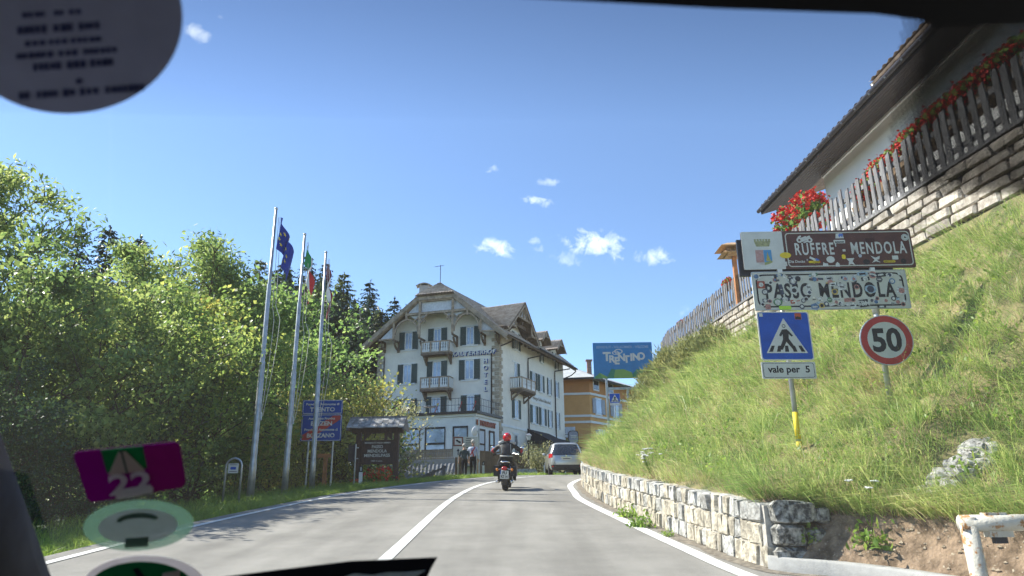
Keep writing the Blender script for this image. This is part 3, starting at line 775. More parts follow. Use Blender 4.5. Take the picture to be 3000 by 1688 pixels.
# ---- grass
def grass(name, base, nrm, ln, wd, m, droop, rg, lean=.45, caz=None):
    n = len(base); az = rg.uniform(0, 6.283, n)
    if caz is not None: az = caz + rg.normal(size=n) * .9
    rd = np.stack([np.cos(az), np.sin(az), np.zeros(n)], 1)
    L = ln * rg.uniform(.5, 1.3, (n, 1)); d = unit(nrm * .35 + np.array([0, 0, .8]) + rd * rg.uniform(.1, lean * 2, (n, 1)) + droop * .35)
    sd = unit(np.cross(d, rg.normal(size=(n, 3)))); w = wd * rg.uniform(.6, 1.3, (n, 1))
    mid = base + d * L * .55; d2 = unit(d + rd * .7 + droop * .7 + np.array([0, 0, -.35])); tip = mid + d2 * L * .5
    V = np.stack([base - sd * w, base + sd * w, mid - sd * w * .7, mid + sd * w * .7, tip], 1).reshape(-1, 3)
    i = np.arange(n)[:, None] * 5; F = np.concatenate([i + np.array([[0, 1, 3]]), i + np.array([[0, 3, 2]]), i + np.array([[2, 3, 4]])], 1).reshape(-1, 3)
    me = mesh_np(name, V, F); me.materials.append(MATS[m]); return tag(link(name, me), kind='stuff')
def sample_bank(n, rg, y0, y1, t0=1, t1=None, wfun=None):
    t1 = t1 or BANKROWS - 2; R0 = BANKV.reshape(NB, BANKROWS, 3)
    ok = np.where((lo[:-1, 1] > y0) & (lo[:-1, 1] < y1))[0]
    area = np.linalg.norm(np.diff(lo, axis=0), axis=1)[ok]
    if wfun is not None: area = area * wfun(lo[ok, 1])
    i = rg.choice(ok, n, p=area / area.sum()); k = rg.uniform(t0, t1, n); a = rg.random(n)[:, None]; k0 = np.floor(k).astype(int); b = (k - k0)[:, None]
    p = (R0[i, k0] * (1 - b) + R0[i, k0 + 1] * b) * (1 - a) + (R0[i + 1, k0] * (1 - b) + R0[i + 1, k0 + 1] * b) * a
    e1 = R0[i + 1, k0] - R0[i, k0]; e2 = R0[i, k0 + 1] - R0[i, k0]; nr = unit(np.cross(e1, e2)); nr *= np.sign(nr[:, 2:3] + 1e-9)
    return p, nr
ROCKY = min(np.linspace(7, 16, 120), key=lambda yy: abs(P(2815, 1385, yy)[2] - gz(P(2815, 1385, yy)[0], yy))); ROCKX = P(2815, 1385, ROCKY)[0]
def bank_grass():
    rg = np.random.default_rng(3); down = np.array([-1., -.15, -.55])
    def clump(n, k, sp=.05, **kw):
        p, nr = sample_bank(n, rg, **kw); far = np.hypot((p[:, 0] - ROCKX) / .36, (p[:, 1] - ROCKY) / .24) > 1; p, nr = p[far], nr[far]; n = len(p); caz = np.repeat(rg.uniform(0, 6.283, n), k); cl = np.repeat(np.clip(rg.lognormal(0, .38, n), .45, 2.2), k)[:, None]
        p = np.repeat(p, k, 0) + rg.normal(size=(n * k, 3)) * np.array([sp, sp, .02]); return p, np.repeat(nr, k, 0), caz, cl
    wf = lambda y: np.clip(16 / np.maximum(y, 6), .4, 1.5)
    def go(name, n, k, ln, wd, m, dr, sp=.05, **kw):
        p, nr, caz, cl = clump(n, k, sp, **kw); d = np.clip(p[:, 1:2] / 13, .75, 2.2); grass(name, p, nr, ln * cl * (.7 + .3 * d), wd * d, m, down * dr, rg, caz=caz)
    go('bank_grass', 11000, 8, .15, .0038, 'grass_bank', .35, .07, y0=5., y1=36, t0=2.0, wfun=wf)      # short turf
    go('bank_grass', 3400, 17, .30, .0036, 'grass_bank', .75, .045, y0=5., y1=36, t0=2.0, wfun=wf)     # tufts
    go('bank_grass', 420, 24, .46, .004, 'grass_bank', 1.0, .06, y0=5., y1=30, t0=3.0, wfun=wf)        # long overhanging tufts
    go('dry_grass', 900, 9, .34, .003, 'grass_dry', .8, .07, y0=5, y1=34, t0=2.0, wfun=wf)
    go('dry_grass', 420, 10, .22, .003, 'grass_dry', .8, .06, y0=7.5, y1=34, t0=1.0, t1=2.4)
    go('bank_grass', 900, 12, .2, .0036, 'grass_bank', .8, .06, y0=7.5, y1=34, t0=1.2, t1=3)
    go('dry_grass', 420, 9, .26, .003, 'grass_dry', 1.1, .06, y0=3.5, y1=7.9, t0=1.0, t1=3.4)
    go('dry_grass', 500, 2, .6, .0024, 'grass_dry', .2, .03, y0=5, y1=26, t0=3.0, wfun=wf)              # stalks
    q = np.array([[4.75, 12.2], [5.0, 9.7], [5.3, 15.], [3.5, 18.5]]); pts = []
    for x, y in q:
        k = 420; a = rg.normal(size=(k, 2)) * np.array([.28, .45]); pts += [(x + u, y + v) for u, v in a]
    base = np.array([(x, y, gz(x, y)) for x, y in pts]); nr = np.tile([[-.6, 0, .8]], (len(base), 1)); grass('dry_grass', base, nr, .42, .0035, 'grass_dry', down * 1.4, rg)
    go('bank_grass', 330, 20, .40, .0034, 'grass_bank', 1.3, .06, y0=3., y1=7.9, t0=1.0, t1=2.2)
    # low broad-leaved herbs in patches
    p, nr, caz, cl = clump(330, 26, .13, y0=5, y1=30, t0=2.6, wfun=wf); p[:, 2] += rg.uniform(.03, .2, len(p)) * cl[:, 0]; V, F = leaves_np(p, .065, rg, .5, .5); me = mesh_np('bank_herbs', V, F); me.materials.append(MATS['weed_leaf']); tag(link('bank_herbs', me), kind='stuff')
bank_grass()
def verge_grass():
    rg = np.random.default_rng(5); n = 46000
    y = rg.uniform(4, 36, n) ** 1.0; xl = np.interp(y, L_[:, 1], L_[:, 0]); s = .38 + rg.exponential(.95, n); s = np.where(s > 5, rg.uniform(.4, 3, n), s)
    x = xl - s; z = hg(x, y); base = np.stack([x, y, z], 1); nr = np.tile([[0, 0, 1.]], (n, 1))
    d = np.clip(y / 14, .8, 2)[:, None]
    grass('verge_grass', base, nr, .22 * (.75 + .25 * d), .004 * d, 'grass_verge', np.array([.2, -.1, -.1]), rg)
    n = 9000; y = rg.uniform(36, 56, n); xl = np.interp(y, L_[:, 1], L_[:, 0]); x = xl - .4 - rg.exponential(.9, n); base = np.stack([x, y, hg(x, y)], 1)
    grass('verge_grass', base, np.tile([[0, 0, 1.]], (n, 1)), .3, .01, 'grass_verge', np.array([.2, -.1, -.1]), rg)
verge_grass()

# ---- trees on the left
PR_ASH = tree_proto('ash', 'leaf_ash', 'bark', 11, 9.5, 3.1, 12000, .175, trunk_r=.13, low=.16, spread=.24, aspect=.36)
PR_ASH2 = tree_proto('ash', 'leaf_ash', 'bark', 12, 9.0, 2.8, 9500, .19, trunk_r=.11, low=.18, spread=.22, aspect=.36, multi=2)
PR_MAP = tree_proto('maple', 'leaf_maple', 'bark', 21, 7.5, 3.2, 13000, .155, trunk_r=.10, low=.12, spread=.26, multi=3, aspect=.8, leafup=.55)
PR_MAP2 = tree_proto('maple', 'leaf_maple', 'bark', 22, 7.5, 3.0, 12500, .155, trunk_r=.10, low=.12, spread=.26, multi=2, aspect=.8, leafup=.55)
PR_GRN = tree_proto('lime', 'leaf_green', 'bark', 31, 10, 3.6, 13000, .19, trunk_r=.15, low=.06, spread=.30, aspect=.6)
PR_SHR = tree_proto('hazel', 'leaf_yellow', 'bark', 41, 4.2, 1.9, 9000, .12, trunk_r=.05, low=.04, spread=.26, multi=4, aspect=.6)
def at_tree(px, py_top, y, h0):
    """trunk foot and scale so that the crown tops out at a photo pixel, y metres ahead"""
    p = P(px, py_top, y); g = float(hg(p[0], y)); return (p[0], y, g), (p[2] - g) / h0
TREES = [  # name, proto, native height, px, top px y, distance, turn, leaf, label
 ('ash_tree', PR_ASH, 9.5, 95, 420, 13.5, .3, None, 'tallest ash tree at the left edge with sprigs against the sky'),
 ('ash_tree', PR_ASH2, 9.0, -140, 520, 14.5, 1.9, None, 'ash tree half cut off by the left edge of the picture'),
 ('ash_tree', PR_ASH2, 9.0, -430, 520, 10.5, 2.7, None, 'ash tree beyond the left edge whose shadow falls on the left lane'),
 ('maple_tree', PR_MAP, 7.5, 300, 890, 15.0, .9, 'leaf_ash', 'yellow-green maple tree right of the tallest ash'),
 ('maple_tree', PR_MAP2, 7.5, 470, 850, 17.0, 2.2, None, 'turning maple tree above the purple windscreen sticker'),
 ('maple_tree', PR_MAP, 7.5, 620, 860, 20.0, 4.0, None, 'maple tree with orange tips left of the first flagpole'),
 ('maple_tree', PR_MAP2, 7.5, 120, 780, 12.6, 3.4, 'leaf_ash', 'low green maple tree in front of the tallest ash'),
 ('ash_tree', PR_ASH2, 9.0, 500, 670, 22.0, 5.1, None, 'thin-topped ash tree with sparse sprigs above the maples'),
 ('ash_tree', PR_ASH, 9.5, 650, 745, 25.0, 2.6, None, 'ash tree with light sprigs just left of the first flagpole top'),
 ('lime_tree', PR_GRN, 10, 840, 815, 30.0, .5, None, 'bright green tree behind the first two flagpoles'),
 ('lime_tree', PR_GRN, 10, 700, 860, 27.0, 3.3, None, 'green tree behind the foot of the first flagpole'),
 ('lime_tree', PR_GRN, 10, 930, 900, 36.0, 1.7, 'leaf_green', 'green tree behind the third flagpole'),
 ('ash_tree', PR_ASH, 9.5, 330, 800, 26.0, 1.2, 'leaf_green', 'green ash tree in the second row behind the maples'),
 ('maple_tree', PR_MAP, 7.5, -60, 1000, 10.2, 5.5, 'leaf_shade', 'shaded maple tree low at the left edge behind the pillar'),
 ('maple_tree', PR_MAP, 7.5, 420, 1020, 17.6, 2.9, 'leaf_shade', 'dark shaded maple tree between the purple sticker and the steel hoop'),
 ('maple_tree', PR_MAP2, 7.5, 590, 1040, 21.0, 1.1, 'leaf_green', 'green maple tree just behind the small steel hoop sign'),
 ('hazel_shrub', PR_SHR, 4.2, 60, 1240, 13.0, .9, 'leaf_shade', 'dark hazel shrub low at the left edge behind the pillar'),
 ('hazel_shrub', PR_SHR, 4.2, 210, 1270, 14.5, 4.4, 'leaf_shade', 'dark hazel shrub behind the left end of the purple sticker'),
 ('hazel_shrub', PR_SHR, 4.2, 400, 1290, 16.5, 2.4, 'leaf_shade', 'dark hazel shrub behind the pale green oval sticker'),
 ('hazel_shrub', PR_SHR, 4.2, 985, 1105, 30.0, .4, None, 'yellow-green hazel shrub above the wooden pass board'),
 ('hazel_shrub', PR_SHR, 4.2, 880, 1180, 28.0, 2.0, None, 'yellow-green hazel shrub behind the blue province sign'),
 ('hazel_shrub', PR_SHR, 4.2, 790, 1230, 25.0, 3.9, None, 'hazel shrub between the second and third flagpoles'),
 ('hazel_shrub', PR_SHR, 4.2, 700, 1290, 22.5, 5.0, 'leaf_green', 'green hazel shrub behind the foot of the first flagpole'),
 ('hazel_shrub', PR_SHR, 4.2, 1060, 1165, 33.0, 1.3, 'leaf_pale', 'pale hazel shrub behind the top of the wooden pass board'),
]
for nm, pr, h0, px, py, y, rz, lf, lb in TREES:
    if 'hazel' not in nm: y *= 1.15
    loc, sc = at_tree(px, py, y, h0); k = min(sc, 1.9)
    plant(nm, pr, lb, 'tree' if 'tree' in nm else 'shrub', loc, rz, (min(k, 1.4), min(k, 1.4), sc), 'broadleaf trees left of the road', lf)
CON1 = conifer(51, 20, 4.6, .3, 1.3, .62); CON2 = conifer(52, 18, 4.6, .2, 1.3, .65); CON3 = conifer(53, 20, 5.4, .12, 1.0, .75)
CONS = [(CON1, 20, 1085, 820, 82, 'needle_dark', 'dark pointed spruce just left of the hotel roof'), (CON2, 18, 1157, 872, 90, 'needle_blue', 'small spruce peeking over the left slope of the hotel roof'),
 (CON3, 20, 1010, 800, 84, 'needle_larch', 'broad larch left of the dark pointed spruce'), (CON3, 20, 940, 830, 76, 'needle_larch', 'lower larch behind the third flagpole'),
 (CON1, 20, 955, 765, 95, 'needle_blue', 'distant spruce behind the red and white flag'), (CON1, 20, 905, 745, 92, 'needle_dark', 'dark spruce tip right of the Italian flag'),
 (CON2, 18, 835, 765, 80, 'needle_dark', 'dark spruce tip under the blue flag'), (CON3, 20, 765, 760, 78, 'needle_larch', 'soft larch top just left of the first flagpole'),
 (CON2, 18, 325, 662, 60, 'needle_blue', 'dense dark pine top above the maples'), (CON1, 20, 240, 655, 58, 'needle_blue', 'spruce top right beside the tallest ash'),
 (CON2, 18, 415, 690, 62, 'needle_blue', 'spruce top behind the thin ash sprigs'), (CON1, 20, 1130, 950, 72, 'needle_blue', 'shaded spruce against the left wall of the hotel'),
 (CON3, 20, 1060, 940, 74, 'needle_dark', 'shaded larch left of the hotel windows'), (CON1, 20, 985, 930, 70, 'needle_dark', 'shaded spruce behind the province sign'),
 (CON2, 18, 1090, 1010, 66, 'needle_dark', 'lowest dark spruce beside the hotel corner'), (CON1, 20, 1190, 905, 96, 'needle_blue', 'far spruce hidden mostly behind the hotel gable'),
 (CON3, 20, 880, 900, 68, 'needle_larch', 'larch behind the second flagpole'), (CON1, 20, 560, 800, 75, 'needle_dark', 'spruce hidden behind the turning maple'), (CON2, 18, 650, 850, 70, 'needle_dark', 'spruce in the gap left of the first flagpole'),
 (CON1, 20, 1045, 885, 80, 'needle_blue', 'spruce between the broad larch and the hotel roof'), (CON3, 20, 985, 850, 72, 'needle_dark', 'dark larch right behind the third flagpole'), (CON2, 18, 1120, 905, 78, 'needle_dark', 'spruce touching the left eave of the hotel'), (CON1, 20, 930, 880, 66, 'needle_dark', 'dark spruce low behind the third flagpole'), (CON3, 20, 1020, 900, 68, 'needle_blue', 'bluish larch left of the hotel eave'), (CON2, 18, 1075, 930, 64, 'needle_blue', 'bluish spruce in front of the dark pointed one'), (CON3, 20, 860, 830, 74, 'needle_dark', 'dark larch between the first and second flagpoles'),
 (PR_GRN, 10, 885, 870, 70, 'needle_larch', 'rounded larch crown between the Italian flag and the third flagpole'), (PR_GRN, 10, 945, 865, 74, 'needle_larch', 'rounded larch crown right of the third flagpole top'), (PR_GRN, 10, 1000, 875, 76, 'needle_larch', 'rounded larch crown half way to the dark pointed spruce'), (PR_GRN, 10, 1050, 900, 72, 'needle_blue', 'rounded bluish crown just left of the dark pointed spruce'), (PR_GRN, 10, 1110, 935, 70, 'needle_blue', 'rounded bluish crown against the hotel eave')]
for pr, h0, px, py, y, lf, lb in CONS:
    p = P(px, py, y); g = float(hg(p[0], y)); sc = (p[2] - g) / h0
    plant('spruce_tree' if 'larch' not in lb and 'pine' not in lb else ('larch_tree' if 'larch' in lb else 'pine_tree'), pr, lb, 'conifer', (p[0], y, g), random.uniform(0, 6), (max(sc, .9) * (.95 if 'needle_blue' == lf else 1.05),) * 2 + (sc,), 'conifers on the hillside', lf)
# a wood further back that reads as one mass
def far_wood():
    rg = np.random.default_rng(9); Cs = []
    for k in range(420):
        y = rg.uniform(62, 120); px = rg.uniform(-200, 1190); sky = np.interp(px, [0, 300, 600, 720, 850, 980, 1080, 1130, 1190], [880, 860, 850, 820, 815, 835, 890, 935, 985]) + rg.uniform(-30, 120)
        q = P(px, sky, y); x = q[0]; g = float(hg(x, y)); h = max(4, q[2] - g); w = rg.uniform(2.2, 3.4)
        n = 360; t = 1 - rg.power(1.25, n) * .97; a = rg.uniform(0, 6.28, n); r = (1 - t) ** .75 * w * rg.uniform(.35, 1, n) + .1
        Cs.append(np.stack([x + np.cos(a) * r, y + np.sin(a) * r, g + h * t], 1))
    V, F = leaves_np(np.vstack(Cs), 1.15, rg, .3, .32); me = mesh_np('far_wood', V, F); me.materials.append(MATS['needle_dark']); tag(link('far_wood', me), 'dark wood covering the hillside behind the trees', 'wood', kind='stuff')
far_wood()

# ---- bushes on the bank
PR_JUN = bush_proto(61, .95, 1.15, 9000, .26, 'needle_juniper', spread=.2, spiky=True, lumps=34)
PR_BSH = bush_proto(62, .8, .8, 3800, .10, 'leaf_yellow', spread=.17)
for px, y, sc, rz, lb in ((1992, 27.0, .85, 0, 'juniper bush under the far end of the picket fence'), (2062, 24.5, .8, 2.2, 'juniper bush below the bird table'), (2125, 22.3, .75, 4, 'juniper bush left of the blue crossing sign'), (1938, 29.5, .85, 1.2, 'topmost juniper bush on the skyline of the bank'),
                          (1893, 31.0, .8, 5, 'lowest juniper bush beside the billboard post'), (1935, 27.5, .7, 2.9, 'juniper bush in the hollow of the bank below the skyline'), (2010, 25.0, .65, 1.7, 'small juniper bush half way down the bank'), (1962, 29.8, .7, .6, 'juniper bush close under the last pickets')):
    x = (px - 1507) / 2110 * y; plant('juniper_bush', PR_JUN, lb, 'bush', (x, y, gz(x, y) - .1), rz, sc, 'juniper bushes on the bank', parts=BP)
PR_WEED = bush_proto(63, .2, .26, 150, .10, 'weed_leaf', stems=5, lumps=10, spread=.07, aspect=.42)
def weed(x, y, s, rz, lb, z=None): plant('weed', PR_WEED, lb, 'weed', (x, y, gz(x, y) if z is None else z), rz, s * .62, 'weeds at the foot of the bank', parts=BP)
weed(1.86, 11.2, 1.5, 0, 'taller weed growing at the base of the low stone wall', float(zr(11.2))); weed(1.84, 12.6, 1.3, 1, 'smaller weed beside the taller one at the base of the stone wall', float(zr(12.6))); weed(2.02, 10.1, .6, 1.4, 'tiny weed at the wall base nearer the camera', float(zr(10.1)))
weed(2.85, 7.55, 1.1, 2, 'creeping weed at the end of the stone wall'); weed(3.35, 7.15, 1.5, 3, 'broad-leaved weed on the bare soil behind the kerb'); weed(3.75, 7.1, 1.0, 4, 'weed on the bare soil left of the white pipe rail'); weed(3.3, 7.6, 1.0, 5, 'leafy weed half way up the bare soil'); weed(4.0, 7.3, 1.2, .7, 'weed right behind the white pipe post'); weed(4.4, 7.2, 1.3, 2.7, 'weed under the white pipe rail')
# white umbels
def yarrow(x, y, lb, k=6, h=.35):
    z = gz(x, y); r = thing('yarrow_plant', lb, 'wildflower', (x, y, z), 'white yarrow in the grass'); st = MB(); fl = MB()
    for i in range(k):
        a = random.uniform(0, 6.28); q = (x + math.cos(a) * .14, y + math.sin(a) * .14, z + h * random.uniform(.75, 1.2)); st.tube([(x, y, z - .05), q], .005, 4)
        for j in range(6): fl.sphere((q[0] + random.uniform(-.03, .03), q[1] + random.uniform(-.03, .03), q[2] + random.uniform(0, .012)), .016, 6, 4, (1, 1, .5))
    st.build('stalk', MATS['weed_leaf'], r); fl.build('blossom', MATS['white_flower'], r)
for (px, py, y0, lb, k) in ((1885, 1335, 15.5, 'loose clump of white yarrow above the stone wall', 9), (1910, 1345, 15, 'dense clump of white yarrow just above the stone wall', 9), (2455, 1475, 8.2, 'white yarrow over the bare soil', 5), (2535, 1425, 8.6, 'single white yarrow head in mid bank', 3), (2985, 1450, 7.6, 'white yarrow at the right edge', 3)):
    lo_, hi_ = 6.5, 34
    best = min(np.linspace(6.6, 30, 200), key=lambda yy: abs(P(px, py, yy)[2] - .3 - gz(P(px, py, yy)[0], yy)))
    q = P(px, py, best); yarrow(q[0], best, lb, k)
# loose stones and clods on the cut
def clods():
    rg = np.random.default_rng(17); p, nr = sample_bank(420, rg, 3.5, 7.75, .15, 2.4); mb = MB()
    for q in p:
        s_ = rg.uniform(.008, .03); vs = [(q[0] + s_ * a * rg.uniform(.6, 1.3), q[1] + s_ * b_ * rg.uniform(.6, 1.3), q[2] + s_ * c_ * rg.uniform(.6, 1.2)) for a, b_, c_ in ((1, 0, 0), (-1, 0, 0), (0, 1, 0), (0, -1, 0), (0, 0, 1), (0, 0, -1))]
        mb.add(vs, [(0, 2, 4), (2, 1, 4), (1, 3, 4), (3, 0, 4), (2, 0, 5), (1, 2, 5), (3, 1, 5), (0, 3, 5)])
    tag(mb.build('loose_stones', MATS['soil'] if False else mat('clod', (.30, .24, .17), .95, var=.4, scale=30), None), kind='stuff')
clods()
# outcrop of pale rock in the slope
def outcrop():
    best = ROCKY; q = P(2815, 1385, best); r = thing('rock_outcrop', 'pale crumbly rock outcrop showing through the grass slope', 'rock', (q[0], best, q[2]))
    rg = random.Random(4)
    for i in range(60):
        t = (i + .5) / 60; bx = q[0] - .30 + .60 * t + rg.uniform(-.07, .07); by = best + rg.uniform(-.13, .13)
        bm = bmesh.new(); bmesh.ops.create_icosphere(bm, subdivisions=2, radius=1)
        for v in bm.verts: v.co *= 1 + .35 * mn.noise(v.co * 1.7 + Vector((i, 0, 0))) + rg.uniform(-.06, .06)
        me = bpy.data.meshes.new('boulder'); bm.to_mesh(me); bm.free(); me.materials.append(MATS['rock'])
        o = bpy.data.objects.new('boulder', me); COL.objects.link(o); o.parent = r
        o.location = Vector((bx, by, gz(bx, by) + .02)) - _v(r); s = rg.uniform(.05, .11); o.scale = (s * 1.4, s, s * .8); o.rotation_euler = (rg.random(), rg.random(), rg.random() * 6)
outcrop()
# ---------------------------------------------------------------- hotel
AG, AS = R_(16.6), R_(24.8)
HO = P(1463, 1300, 58.); HO = Vector((HO[0], HO[1], 0))
GA = Vector((-math.cos(AG), math.sin(AG), 0)); GN = Vector((-math.sin(AG), -math.cos(AG), 0))      # along gable to the left, outward
SB = Vector((math.sin(AS), math.cos(AS), 0)); SN = Vector((math.cos(AS), -math.sin(AS), 0))        # along side, outward
def fr(o, along, outn):                     # local x = along wall seen from outside to the right, y = into wall, z up
    m = Matrix.Identity(4)
    for i in range(3): m[i][0] = along[i]; m[i][1] = -outn[i]; m[i][2] = (0, 0, 1)[i]; m[i][3] = o[i]
    return m
MG = fr(HO, -GA, GN)      # x from -W (left) to 0 (near corner); y negative is out of the wall
MS = fr(HO, SB, SN)       # x from 0 (near corner) to L
GW, SL = 10.95, 14.65
ZB = 2.0                  # foundation level
HG = 4.35
hotel = thing('hotel', 'cream four-storey hotel with green shutters, timber gable and brown tiled roofs', 'building', (HO.x, HO.y, HG))
def hbuild(mb, name, m, parent=None, smooth=False): return mb.build(name, MATS[m] if isinstance(m, str) else [MATS[k] for k in m], parent or hotel, smooth)
A, B_ = HO, HO + GA * GW; C_ = HO + SB * SL; D_ = B_ + SB * (SL + 1)
def walls():
    mb = MB(); za = 15.3
    mid = 5.38                               # gable axis, metres left of the near corner
    def g(u, z): q = HO + GA * u; return (q.x, q.y, z)
    # gable wall with knee-shaped top under the roof
    vs = [g(0, ZB), g(GW, ZB), g(GW, za - .2), g(7.2, 18.3), g(3.5, 18.3), g(0, za - .2)]
    mb.add(vs, [(0, 1, 2, 3, 4, 5)])
    def s(u, z): q = HO + SB * u; return (q.x, q.y, z)
    mb.add([s(0, ZB), s(SL, ZB), s(SL, za), s(5.3, za), s(2.6, 17.6), s(0, za)], [(0, 1, 2, 3, 4, 5)])
    d0 = (D_.x, D_.y, ZB); d1 = (D_.x, D_.y, za); b0 = g(GW, ZB); b1 = g(GW, za - .2); c0 = s(SL, ZB); c1 = s(SL, za)
    mb.add([b0, d0, d1, b1], [(0, 1, 2, 3)]); mb.add([c0, d0, d1, c1], [(0, 1, 2, 3)])
    hbuild(mb, 'wall', 'plaster')
walls()
def wbox(mb, Mf, x0, x1, z0, z1, out0, out1):   # box on a facade, standing out from out0 to out1
    T = mb.M; mb.M = Mf; mb.span((x0, -out1, z0), (x1, -out0, z1)); mb.M = T; return mb
def window(Mf, x0, x1, z0, z1, parent=None, shut=(1, 1), sw=None, closed=False, tall=False, lintel=True, glass='glass_pane', openL=0.):
    """x0..x1 is the opening; shutters lie beside it"""
    parent = parent or hotel; w = x1 - x0; sw = sw or w * .5
    f = MB(); t = .07
    for a in ((x0, x0 + t, z0, z1), (x1 - t, x1, z0, z1), (x0, x1, z0, z0 + t), (x0, x1, z1 - t, z1)): wbox(f, Mf, *a, .0, .07)
    wbox(f, Mf, (x0 + x1) / 2 - .025, (x0 + x1) / 2 + .025, z0 + t, z1 - t, 0, .055)
    wo = f.build('window', MATS['trim_white'], parent)
    p = MB(); wbox(p, Mf, x0 + t * .9, x1 - t * .9, z0 + t * .9, z1 - t * .9, -.03, .03); p.build('pane', MATS[glass], wo)
    if lintel:
        s = MB(); wbox(s, Mf, x0 - sw * .65, x1 + sw * .65, z1 + .03, z1 + .13, 0, .06); s.build('lintel', MATS['trim_white'], wo)
        if not tall: s = MB(); wbox(s, Mf, x0 - sw * .65, x1 + sw * .65, z0 - .13, z0 - .02, 0, .09); s.build('sill', MATS['trim_white'], wo)
    for k, (a, b) in enumerate(((x0 - sw, x0 - .01), (x1 + .01, x1 + sw))):
        if not shut[k]: continue
        s = MB()
        fr_ = .05
        for q in ((a, a + fr_, z0 - .03, z1 + .03), (b - fr_, b, z0 - .03, z1 + .03), (a, b, z0 - .03, z0 + .05), (a, b, z1 - .05, z1 + .03), (a, b, (z0 + z1) / 2 - .03, (z0 + z1) / 2 + .03)): wbox(s, Mf, *q, .02, .075)
        nsl = 12
        for i in range(nsl):
            zz = z0 + .05 + (z1 - z0 - .1) * (i + .5) / nsl; T = s.M; s.M = Mf; s.box(((a + b) / 2, -.045, zz), (b - a - 2 * fr_ + .01, .012, (z1 - z0) / nsl * 1.1), Matrix.Rotation(.5, 3, 'X')); s.M = T
        s.build('shutter', MATS['shutter_green'], parent)
    return wo
# gable windows (x = -u)
for (a, b, z0, z1, tall) in ((-8.45, -7.75, 14.5, 16., 0), (-5.78, -5.1, 14.2, 16.12, 1), (-2.85, -2.15, 14.5, 16.05, 0),
                             (-8.5, -7.75, 11.6, 13.2, 0), (-5.82, -5.05, 11.3, 13.28, 1), (-2.95, -2.15, 11.6, 13.22, 0),
                             (-8.55, -7.7, 8.5, 10.25, 1), (-5.85, -5.05, 8.5, 10.3, 1), (-2.75, -2.1, 8.5, 10.28, 1)):
    window(MG, a, b, z0, z1, tall=bool(tall), sw=.52)
# side windows
for (a, b, z0, z1, shut, sw) in ((2.95, 3.75, 14.55, 16.0, (1, 1), .45), (2.9, 3.45, 11.4, 13.35, (0, 1), .55), (2.85, 3.65, 8.65, 10.2, (1, 1), .46), (2.7, 3.4, 4.2, 7.3, (0, 0), .4),
                             (6.7, 7.4, 11.65, 13.15, (1, 1), .46), (8.5, 9.1, 11.65, 13.15, (1, 1), .42), (10.5, 11.15, 11.65, 13.15, (1, 1), .2), (12.4, 13.05, 11.65, 13.15, (1, 1), .2),
                             (6.65, 7.42, 8.65, 10.15, (1, 1), .48), (8.65, 9.4, 8.65, 10.15, (1, 1), .46), (10.5, 11.15, 8.65, 10.15, (1, 1), .2), (12.4, 13.05, 8.65, 10.15, (1, 1), .2),
                             (8.75, 9.3, 14.45, 15.15, (1, 1), .2), (12.55, 13.1, 14.4, 15.1, (1, 1), .2)):
    window(MS, a, b, z0, z1, shut=shut, sw=sw, glass='glass_pane' if z0 > 5 else 'glass_dark')
# string course, quoins
mb = MB(); wbox(mb, MS, .3, SL, 7.75, 7.95, 0, .06); hbuild(mb, 'string_course', 'plaster_white')
qme = []
def quoins():
    k = 0; z = 3.9
    while z < 15.0:
        big = k % 2 == 0
        for Mf, x0, s in ((MG, 0, -1), (MS, 0, 1), (MG, -GW, 1)):
            w = .62 if big == (Mf is MG) else .38
            if Mf is MG and x0 != 0: w = .62 if big else .38
            q = MB(); wbox(q, Mf, min(x0 - .03 * s, x0 + s * w), max(x0 - .03 * s, x0 + s * w), z + .015, z + .30, 0, .04 if Mf is MG else .045); q.build('quoin', MATS['quoin_stone'], hotel)
        z += .315; k += 1
quoins()
# tiled roof plane between two edges: rows stepped, pantile waves across
def tiles(name, a, b, c, d, parent, m='roof_tile', pitch=.24, row=.36, thick=.12):
    """a-b eave (left to right), d-c ridge; builds a tiled sheet with real waves and steps"""
    a, b, c, d = (Vector(q) for q in (a, b, c, d)); nrm = (b - a).cross(d - a).normalized()
    if nrm.z < 0: nrm = -nrm
    wd = max((b - a).length, (c - d).length); ht = max((d - a).length, (c - b).length)
    nx = max(2, int(wd / pitch * 4)); ny = max(1, int(ht / row)); V = []; F = []
    for j in range(ny):
        for e, lift in ((0, .05), (1, .0)):
            t = (j + e) / ny
            for i in range(nx + 1):
                s_ = i / nx; p = a.lerp(b, s_).lerp(d.lerp(c, s_), t); wv = .028 * math.sin(s_ * wd / pitch * 2 * math.pi)
                V.append(p + nrm * (lift + wv + .03))
    r = nx + 1
    for j in range(2 * ny - 1):
        for i in range(nx): F.append((j * r + i, j * r + i + 1, (j + 1) * r + i + 1, (j + 1) * r + i))
    o = mesh_np(name, [tuple(v) for v in V], F); ob = link(name, o, parent, MATS[m])
    mb = MB(); mb.add([a, b, c, d, a - nrm * thick, b - nrm * thick, c - nrm * thick, d - nrm * thick], [(0, 1, 2, 3), (4, 5, 6, 7), (0, 1, 5, 4), (1, 2, 6, 5), (2, 3, 7, 6), (3, 0, 4, 7)])
    mb.build('roof_boarding', MATS['truss_dark'], ob); return ob
def gp(u, z, off): q = HO + GA * u + GN * off; return Vector((q.x, q.y, z))
def sp(u, z, off): q = HO + SB * u + SN * off; return Vector((q.x, q.y, z))
OV = 1.3
RDG = 20.2; MID = 5.38
kL, kR = (6.85, 18.72), (3.55, 18.72); tL, tR = (11.85, 14.85), (-1.1, 14.85)
back = SB * (SL + 1.5)
rl = gp(MID, RDG, OV - 1.5); rb = gp(MID, RDG, 0) + back
tiles('roof', gp(tL[0], tL[1], OV), gp(tL[0], tL[1], 0) + back, gp(kL[0], kL[1], 0) + back, gp(kL[0], kL[1], OV), hotel)
